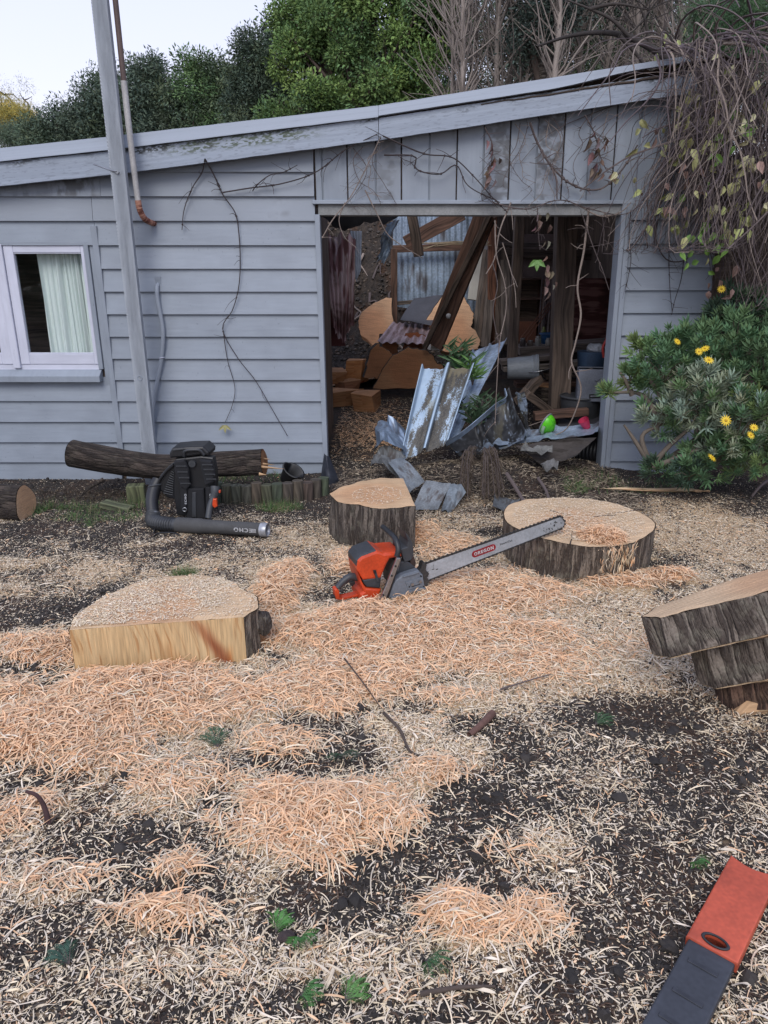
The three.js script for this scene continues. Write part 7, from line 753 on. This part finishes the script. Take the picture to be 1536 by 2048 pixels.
  const poly = [[-0.42, 0.05], [0.37, 0.05], [0.43, -0.03], [0.42, -0.14], [0.35, -0.24], [0.27, -0.35], [0.13, -0.44], [-0.06, -0.45], [-0.21, -0.39], [-0.35, -0.23], [-0.42, -0.06]], inPoly = (x, z) => { let c = false; for (let i = 0, j = poly.length - 1; i < poly.length; j = i++) if ((poly[i][1] > z) !== (poly[j][1] > z) && x < (poly[j][0] - poly[i][0]) * (z - poly[i][1]) / (poly[j][1] - poly[i][1]) + poly[i][0]) c = !c; return c; };
  for (let i = 0; i < 16000; i++) { const lx = -0.45 + 0.9 * R(), lz = -0.47 + 0.54 * R(); if (!inPoly(lx, lz) || R() > smooth(0.25, 0.7, fbm(lx * 9, lz * 9 + 4, 3)) + 0.12) continue; const x = -1.035 + Math.cos(0.17) * lx * 0.9 + Math.sin(0.17) * lz, z = -2.9 - Math.sin(0.17) * lx * 0.9 + Math.cos(0.17) * lz, pk = R(); if (pk < 0.25) chips[i % 5].push(lay(R, x, yA + 0.004, z, 0.3, 0.4 + 0.6 * R(), dryCol())); else if (pk < 0.30) dry[i % 5].push(lay(R, x, yA + 0.005, z, 0.3, 0.25 + 0.4 * R(), R() < 0.5 ? freshCol() : dryCol())); else dust.push(lay(R, x, yA + 0.003, z, 0.4, 0.5 + 0.8 * R(), dryCol())); }
  onTop(-0.17, -4.48, 0.16, 0.2, yB, 500, chips, dryCol, 0.4, 0.9); onTop(1.03, -4.17, 0.39, 0.41, yC, 2600, chips, dryCol, 0.35, 0.9); onTop(1.03, -4.17, 0.38, 0.40, yC, 4500, [dust], dryCol, 0.5, 1.2); onTop(0.98, -4.0, 0.22, 0.2, yC, 420, dry, () => R() < 0.5 ? freshCol() : dryCol(), 0.3, 0.7);
  for (let i = 0; i < 1300; i++) { const a = R() * 2 * PI, r = Math.sqrt(R()), x = 1.09 + Math.cos(a) * r * 0.13, z = -3.84 + Math.sin(a) * r * 0.12, d = Math.hypot(x - 1.03, z + 4.17), over = smooth(0.41, 0.5, d); fresh[i % 5].push(lay(R, x, yC + 0.055 * (1 - r * r) * R() - over * R() * 0.15, z, lerp(0.7, 1.4, over), 0.6 + 0.6 * R(), freshCol())); }
  for (let i = 0; i < 90; i++) { const x = 1.06 + 0.2 * R(), z = -3.71 + 0.03 * R() - 0.25 * Math.max(0, x - 1.1); dry[i % 5].push([V(x, yC - 0.02 - R() * 0.13, z), new THREE.Quaternion().setFromEuler(new THREE.Euler((R() - 0.5) * 0.8, R() * 0.6, PI / 2 + (R() - 0.5) * 0.7)), 0.7 + 0.6 * R(), R() < 0.4 ? freshCol() : dryCol()]); }
  const put = (name, label, sets, geos, kindName) => { const g = new THREE.Group(); g.name = name; tag(g, label, 'shavings', undefined, 'stuff'); scene.add(g); sets.forEach((s, i) => instanced(kindName, geos[i], shavingMat, s, g, 'stuff')); };
  put('fresh_shavings', 'long curly orange wood shavings heaped over the yard', fresh, [noodle(1, 0.070, 0.0042, 0.2, 0.008), noodle(2, 0.095, 0.0038, 0.6, 0.012), noodle(3, 0.055, 0.0046, 0.1, 0.004), noodle(4, 0.085, 0.0036, 1.1, 0.010), noodle(5, 0.060, 0.0042, -0.4, 0.012)], 'orange_curls');
  put('dry_shavings', 'pale dried curly shavings strewn over the dark soil', dry, [noodle(11, 0.065, 0.0042, 0.25, 0.006), noodle(12, 0.085, 0.0038, 1.2, 0.010), noodle(13, 0.045, 0.0046, 0.08, 0.002), noodle(14, 0.10, 0.0036, 0.6, 0.010), noodle(15, 0.045, 0.0075, -0.25, 0.004)], 'pale_curls');
  put('wood_chips', 'small pale wood chips scattered over the whole yard', chips, [noodle(21, 0.018, 0.0040, 0.3, 0.001, 2), noodle(22, 0.026, 0.0036, 0.7, 0.002, 3), noodle(23, 0.010, 0.0065, 0.1, 0.0005, 1), noodle(24, 0.034, 0.0026, 0.5, 0.003, 3), noodle(25, 0.016, 0.0075, 0.3, 0.001, 2)], 'chips');
  put('sawdust', 'fine tan sawdust spread over the right of the yard', [dust], [noodle(31, 0.009, 0.0035, 0.2, 0.0005, 2)], 'grains');
  const clod = (s) => { const g = new THREE.IcosahedronGeometry(0.012, 1), p = g.attributes.position; for (let i = 0; i < p.count; i++) { const k = 0.7 + 0.7 * hash(Math.round(p.getX(i) * 3000) + s, Math.round(p.getY(i) * 3000) * 7 + Math.round(p.getZ(i) * 3000) * 13); p.setXYZ(i, p.getX(i) * k, p.getY(i) * k * 0.7, p.getZ(i) * k); } g.computeVertexNormals(); return g; };
  { const g = new THREE.Group(); g.name = 'soil_clods'; tag(g, 'dark crumbly clods of soil over the bare patches', 'soil', undefined, 'stuff'); scene.add(g); clods.forEach((s, i) => instanced('crumbs', clod(i * 5), shavingMat, s, g, 'stuff')); }
  { const g = new THREE.Group(); g.name = 'leaf_litter'; tag(g, 'dry brown needles and bits of bark on the soil', 'litter', undefined, 'stuff'); scene.add(g); litter.forEach((s, i) => instanced('bits', i ? noodle(42, 0.03, 0.004, 0.5, 0.002, 3) : noodle(41, 0.05, 0.0022, 0.6, 0.004, 4), shavingMat, s, g, 'stuff')); }
}
{ // grass and weeds along the wall and in the bed
  const R = rng(606), list = [[], []], spots = [[-2.444, -5.064, 0.22, 0.21, 1], [-2.073, -4.894, 0.21, 0.18, 0.9], [-2.615, -5.123, 0.11, 0.12, 1], [-0.906, -5.123, 0.15, 0.1, 0.8], [-1.287, -5.942, 0.37, 0.16, 0.6], [1.867, -5.505, 0.47, 0.22, 0.5], [1.491, -5.716, 0.24, 0.15, 0.4], [-2.099, -5.308, 0.23, 0.13, 0.6], [-1.223, -3.798, 0.05, 0.04, 1], [1.278, -4.683, 0.13, 0.06, 0.3], [1.363, -5.505, 0.12, 0.14, 0.5]];
  for (let i = 0; i < 16000; i++) { const s = spots[i % spots.length], a = R() * 2 * PI, r = Math.sqrt(R()) * 1.1, x = s[0] + Math.cos(a) * r * s[2], z = s[1] + Math.sin(a) * r * s[3]; if (R() > s[4] * 0.75 * smooth(0.3, 0.6, fbm(x * 9, z * 9, 3))) continue; const q = new THREE.Quaternion().setFromEuler(new THREE.Euler((R() - 0.5) * 2.0, R() * 6, (R() - 0.5) * 2.0)); list[i % 2].push([V(x, groundAt(x, z) - 0.003, z), q, 0.35 + 0.6 * R(), R() < 0.72 ? tone(R, [0.08, 0.17, 0.045]) : tone(R, [0.24, 0.20, 0.12])]); }
  // dry tangled stalks at the foot of the left wall
  for (let i = 0; i < 4200; i++) { const x = -3.4 + 2.6 * R(), z = -5.75 + 0.6 * R() - 0.0; const q = new THREE.Quaternion().setFromEuler(new THREE.Euler(PI / 2 + (R() - 0.5) * 1.2, R() * 6, (R() - 0.5) * 2.4)); list[i % 2].push([V(x, groundAt(x, z) + 0.012 * R(), z), q, 0.5 + 0.8 * R(), tone(R, R() < 0.5 ? [0.17, 0.135, 0.095] : [0.09, 0.075, 0.05])]); }
  const blade = (b) => { const p = []; const n = 4, f = (t) => [b * t * t * 0.05, t * 0.1, 0.02 * t * t]; for (let i = 0; i < n; i++) { const a = i / n, c = (i + 1) / n, A = f(a), C = f(c), wa = 0.0022 * (1 - a), wc = 0.0022 * (1 - c); p.push(A[0] - wa, A[1], A[2], A[0] + wa, A[1], A[2], C[0] + wc, C[1], C[2], A[0] - wa, A[1], A[2], C[0] + wc, C[1], C[2], C[0] - wc, C[1], C[2]); } const g = new THREE.BufferGeometry(); g.setAttribute('position', new THREE.Float32BufferAttribute(p, 3)); g.computeVertexNormals(); return metricUV(g); };
  const g = new THREE.Group(); g.name = 'grass'; tag(g, 'sparse weeds and dead stalks along the foot of the walls', 'grass', undefined, 'stuff'); scene.add(g); instanced('blades', blade(1), LM, list[0], g, 'stuff'); instanced('blades', blade(-1.6), LM, list[1], g, 'stuff');
}
{ // fallen green sprigs, sticks and roots one can pick out
  const R = rng(1717), sprig = (label, px, s, rot, col) => { const t = thing('green_sprig', label, 'sprig', [px[0], groundAt(px[0], px[1]) + 0.008, px[1]], rot, 'green sprigs on the ground'), st = [], nd = leafGeo(0.022, 0.0028, 0.3, 0.1), ls = []; for (let b = 0; b < 5; b++) { const a = (b - 2) * 0.42, L = s * (1 - 0.12 * Math.abs(b - 2)), tip = V(Math.sin(a) * L, 0.012 + 0.012 * R(), Math.cos(a) * L); st.push(tube([[0, 0, 0], [tip.x * 0.5, 0.018, tip.z * 0.5], tip], 0.0016, 0.0008, 4, 3)); for (let k = 0; k < 26; k++) { const u = 0.1 + 0.9 * k / 26, sd = k % 2 ? 1 : -1; ls.push([V(tip.x * u, 0.014 * Math.sin(u * PI) + tip.y * u, tip.z * u), new THREE.Quaternion().setFromUnitVectors(V(0, 1, 0), V(Math.cos(a) * sd + Math.sin(a) * 0.9, 0.3 * R(), Math.cos(a) * 0.9 - Math.sin(a) * sd).normalize()), 0.6 + 0.6 * R()]); } } part('stalk', join(st), M.vine, t); part('needles', scatter(nd, ls), std('sprig_green', { color: lin(...col), roughness: 0.6 }), t).userData.kind = 'stuff'; };
  sprig('bright green sprig on the dark soil left of a small brown cone', [-0.333, -1.48], 0.05, 2.6, [0.07, 0.20, 0.04]); sprig('bright green sprig right of the small brown cone', [-0.268, -1.461], 0.055, 0.5, [0.06, 0.18, 0.04]); sprig('green sprig near the bottom edge under a long pale shaving', [-0.247, -1.304], 0.06, 1.4, [0.06, 0.17, 0.04]); sprig('green sprig at the bottom edge with yellow-green tips', [-0.14, -1.289], 0.06, 2.2, [0.09, 0.22, 0.05]); sprig('dark green sprig standing behind the bare patch below the half-round block', [-0.671, -2.262], 0.09, 3.6, [0.035, 0.085, 0.04]); sprig('dark green sprig lying alone near the middle of the foreground', [-0.226, -2.228], 0.085, 0.3, [0.04, 0.08, 0.045]); sprig('blue-green sprig half hidden at the lower left', [-0.828, -1.389], 0.06, 4.2, [0.035, 0.085, 0.055]); sprig('green sprig below the orange heap at the bottom middle', [0.051, -1.396], 0.07, 1.0, [0.045, 0.12, 0.04]); sprig('green sprig in the bare dark soil above the bar cover', [0.836, -1.721], 0.04, 0.7, [0.06, 0.16, 0.04]); sprig('low green sprig on the dark patch below the sawdust', [0.719, -2.4], 0.07, 1.9, [0.045, 0.10, 0.04]);
  const stick = (name, label, cat, pts, r, m, r1) => { const P = pts.map(([x, z, y]) => [x, groundAt(x, z) + y, z]); const k = thing(name, label, cat); part('stem', tube(P, r, r1 || r * 0.5, 7, 5), m, k); return k; };
  stick('dead_stick', 'long thin bent dead stick lying across the middle foreground', 'stick', [[-0.079, -2.449, 0.02], [-0.017, -2.322, 0.03], [0.023, -2.205, 0.02], [0.101, -2.137, 0.015]], 0.007, M.twig); stick('dead_stick', 'stubby brown stick at the edge of the dark patch', 'stick', [[0.338, -2.449, 0.02], [0.286, -2.378, 0.02], [0.237, -2.322, 0.012]], 0.016, tinted(M.twig, lin(0.17, 0.09, 0.07)), 0.012);
  const rt = stick('curved_root', 'hooked dark root poking up from the soil at the lower left', 'root', [[-1.108, -1.888, 0.0], [-1.125, -1.906, 0.05], [-1.141, -1.906, 0.085], [-1.172, -1.906, 0.095]], 0.010, tinted(M.twig, lin(0.09, 0.045, 0.045))); { const [a, b] = [[-1.109, -1.884], [-1.072, -1.928]]; part('side_shoot', tube([[a[0], groundAt(...a), a[1]], [b[0], groundAt(...b) + 0.03, b[1]]], 0.006, 0.002, 5, 3), M.twig, rt); }
  stick('dead_stick', 'thin dark stick across the orange heap left of the saw', 'stick', [[-0.254, -2.781, 0.05], [-0.159, -2.588, 0.05], [-0.095, -2.482, 0.03]], 0.004, M.twig); stick('dead_stick', 'twiggy thin stick on the pale patch right of the middle', 'stick', [[0.386, -2.606, 0.02], [0.492, -2.643, 0.03], [0.605, -2.701, 0.02]], 0.004, M.vine); stick('dead_stick', 'dark low stick along the bottom edge', 'stick', [[0.037, -1.304, 0.01], [0.132, -1.314, 0.02], [0.216, -1.323, 0.01]], 0.007, M.twig);
  stick('dead_branch', 'grey branch lying beside the dead fern', 'branch', [[0.788, -5.505, 0.10], [0.83, -5.308, 0.08], [0.871, -5.041, 0.03]], 0.016, M.vine, 0.012); stick('dead_branch', 'grey forked branch right of the dead fern', 'branch', [[1.044, -5.574, 0.05], [1.063, -5.308, 0.05], [1.043, -5.041, 0.02]], 0.012, M.vine, 0.009); stick('dead_branch', 'short broken branch poking out under the twisted sheet', 'branch', [[0.745, -6.054, 0.03], [0.739, -6.394, 0.08], [0.753, -6.831, 0.1]], 0.014, M.vine, 0.011); stick('dead_branch', 'grey branch rising at the right edge of the sawdust', 'branch', [[2.916, -5.505, 0.12], [2.67, -5.308, 0.08], [2.54, -5.183, 0.02]], 0.02, M.vine, 0.008);
  stick('root', 'pale root trailing over the rubbish below the level sheet', 'root', [[0.851, -6.219, 0.06], [1.037, -6.448, 0.14], [1.179, -6.358, 0.16], [1.284, -6.102, 0.08]], 0.006, M.vinePale); stick('root', 'pale root curling down from the level sheet', 'root', [[0.805, -6.021, 0.05], [1.001, -6.358, 0.22], [1.216, -6.448, 0.3]], 0.006, M.vinePale);
  // black pot and scrap of black plastic by the near corner of the doorway
  const pot = thing('broken_pot', 'crushed black plastic plant pot on the bed by the wall', 'pot', [-0.98, groundAt(-0.98, -5.7), -5.68]); const pg = new THREE.LatheGeometry([[0.0, 0.0], [0.05, 0.0], [0.075, 0.11], [0.085, 0.11], [0.085, 0.125], [0.07, 0.122], [0.046, 0.006]].map((p) => new THREE.Vector2(...p)), 24), pp = pg.attributes.position; for (let i = 0; i < pp.count; i++) { const a = Math.atan2(pp.getZ(i), pp.getX(i)), k = 1 + 0.25 * Math.sin(a * 2 + 1) * pp.getY(i) * 8; pp.setXYZ(i, pp.getX(i) * k, pp.getY(i) * (1 - 0.12 * Math.sin(a * 3)), pp.getZ(i) / k); } pg.computeVertexNormals(); part('pot_wall', moved(pg, 0.03, 0.05, 0, 0.5, 0.3, -0.7), M.black, pot); part('torn_rim', sheet(12, 4, (u, v) => [-0.12 + u * 0.12, 0.01 + 0.04 * v * Math.sin(u * 7), 0.02 + v * 0.05 * Math.cos(u * 4)], 0.1, 0.05), M.black, pot);
  const sc = thing('black_plastic_scrap', 'upright folded scrap of dark plastic at the near corner of the doorway', 'plastic scrap', [-0.60, groundAt(-0.6, -5.75), -5.75]); part('folded_sheet', sheet(16, 12, (u, v) => { const w = 0.17 * (1 - 0.75 * v), x = (u - 0.5) * w - 0.02 * v; return [x, 0.26 * v * (1 - 0.1 * u) - 0.02, 0.07 * Math.sin(u * PI) * (1 - v * 0.6) + 0.02 * (fbm(u * 4, v * 4, 2) - 0.5)]; }, 0.2, 0.25), plain('dark_blue_plastic', 0.035, 0.04, 0.055, 0.4), sc);
  const co = thing('pine_cone', 'small brown cone lying between two green sprigs', 'cone', ((q) => [q[0], groundAt(...q) + 0.012, q[1]])([-0.304, -1.461])); const cg = new THREE.IcosahedronGeometry(0.016, 2), cp = cg.attributes.position; for (let i = 0; i < cp.count; i++) { const k = 0.85 + 0.3 * hash(Math.round(cp.getX(i) * 900), Math.round(cp.getY(i) * 900) + Math.round(cp.getZ(i) * 900) * 7); cp.setXYZ(i, cp.getX(i) * k * 1.4, cp.getY(i) * k, cp.getZ(i) * k); } cg.computeVertexNormals(); part('scales', metricUV(cg), plain('cone_brown', 0.085, 0.06, 0.06, 0.9), co);
}
scene.traverse((o) => { if (o.isMesh) o.castShadow = o.receiveShadow = true; });
renderer.render(scene, camera);
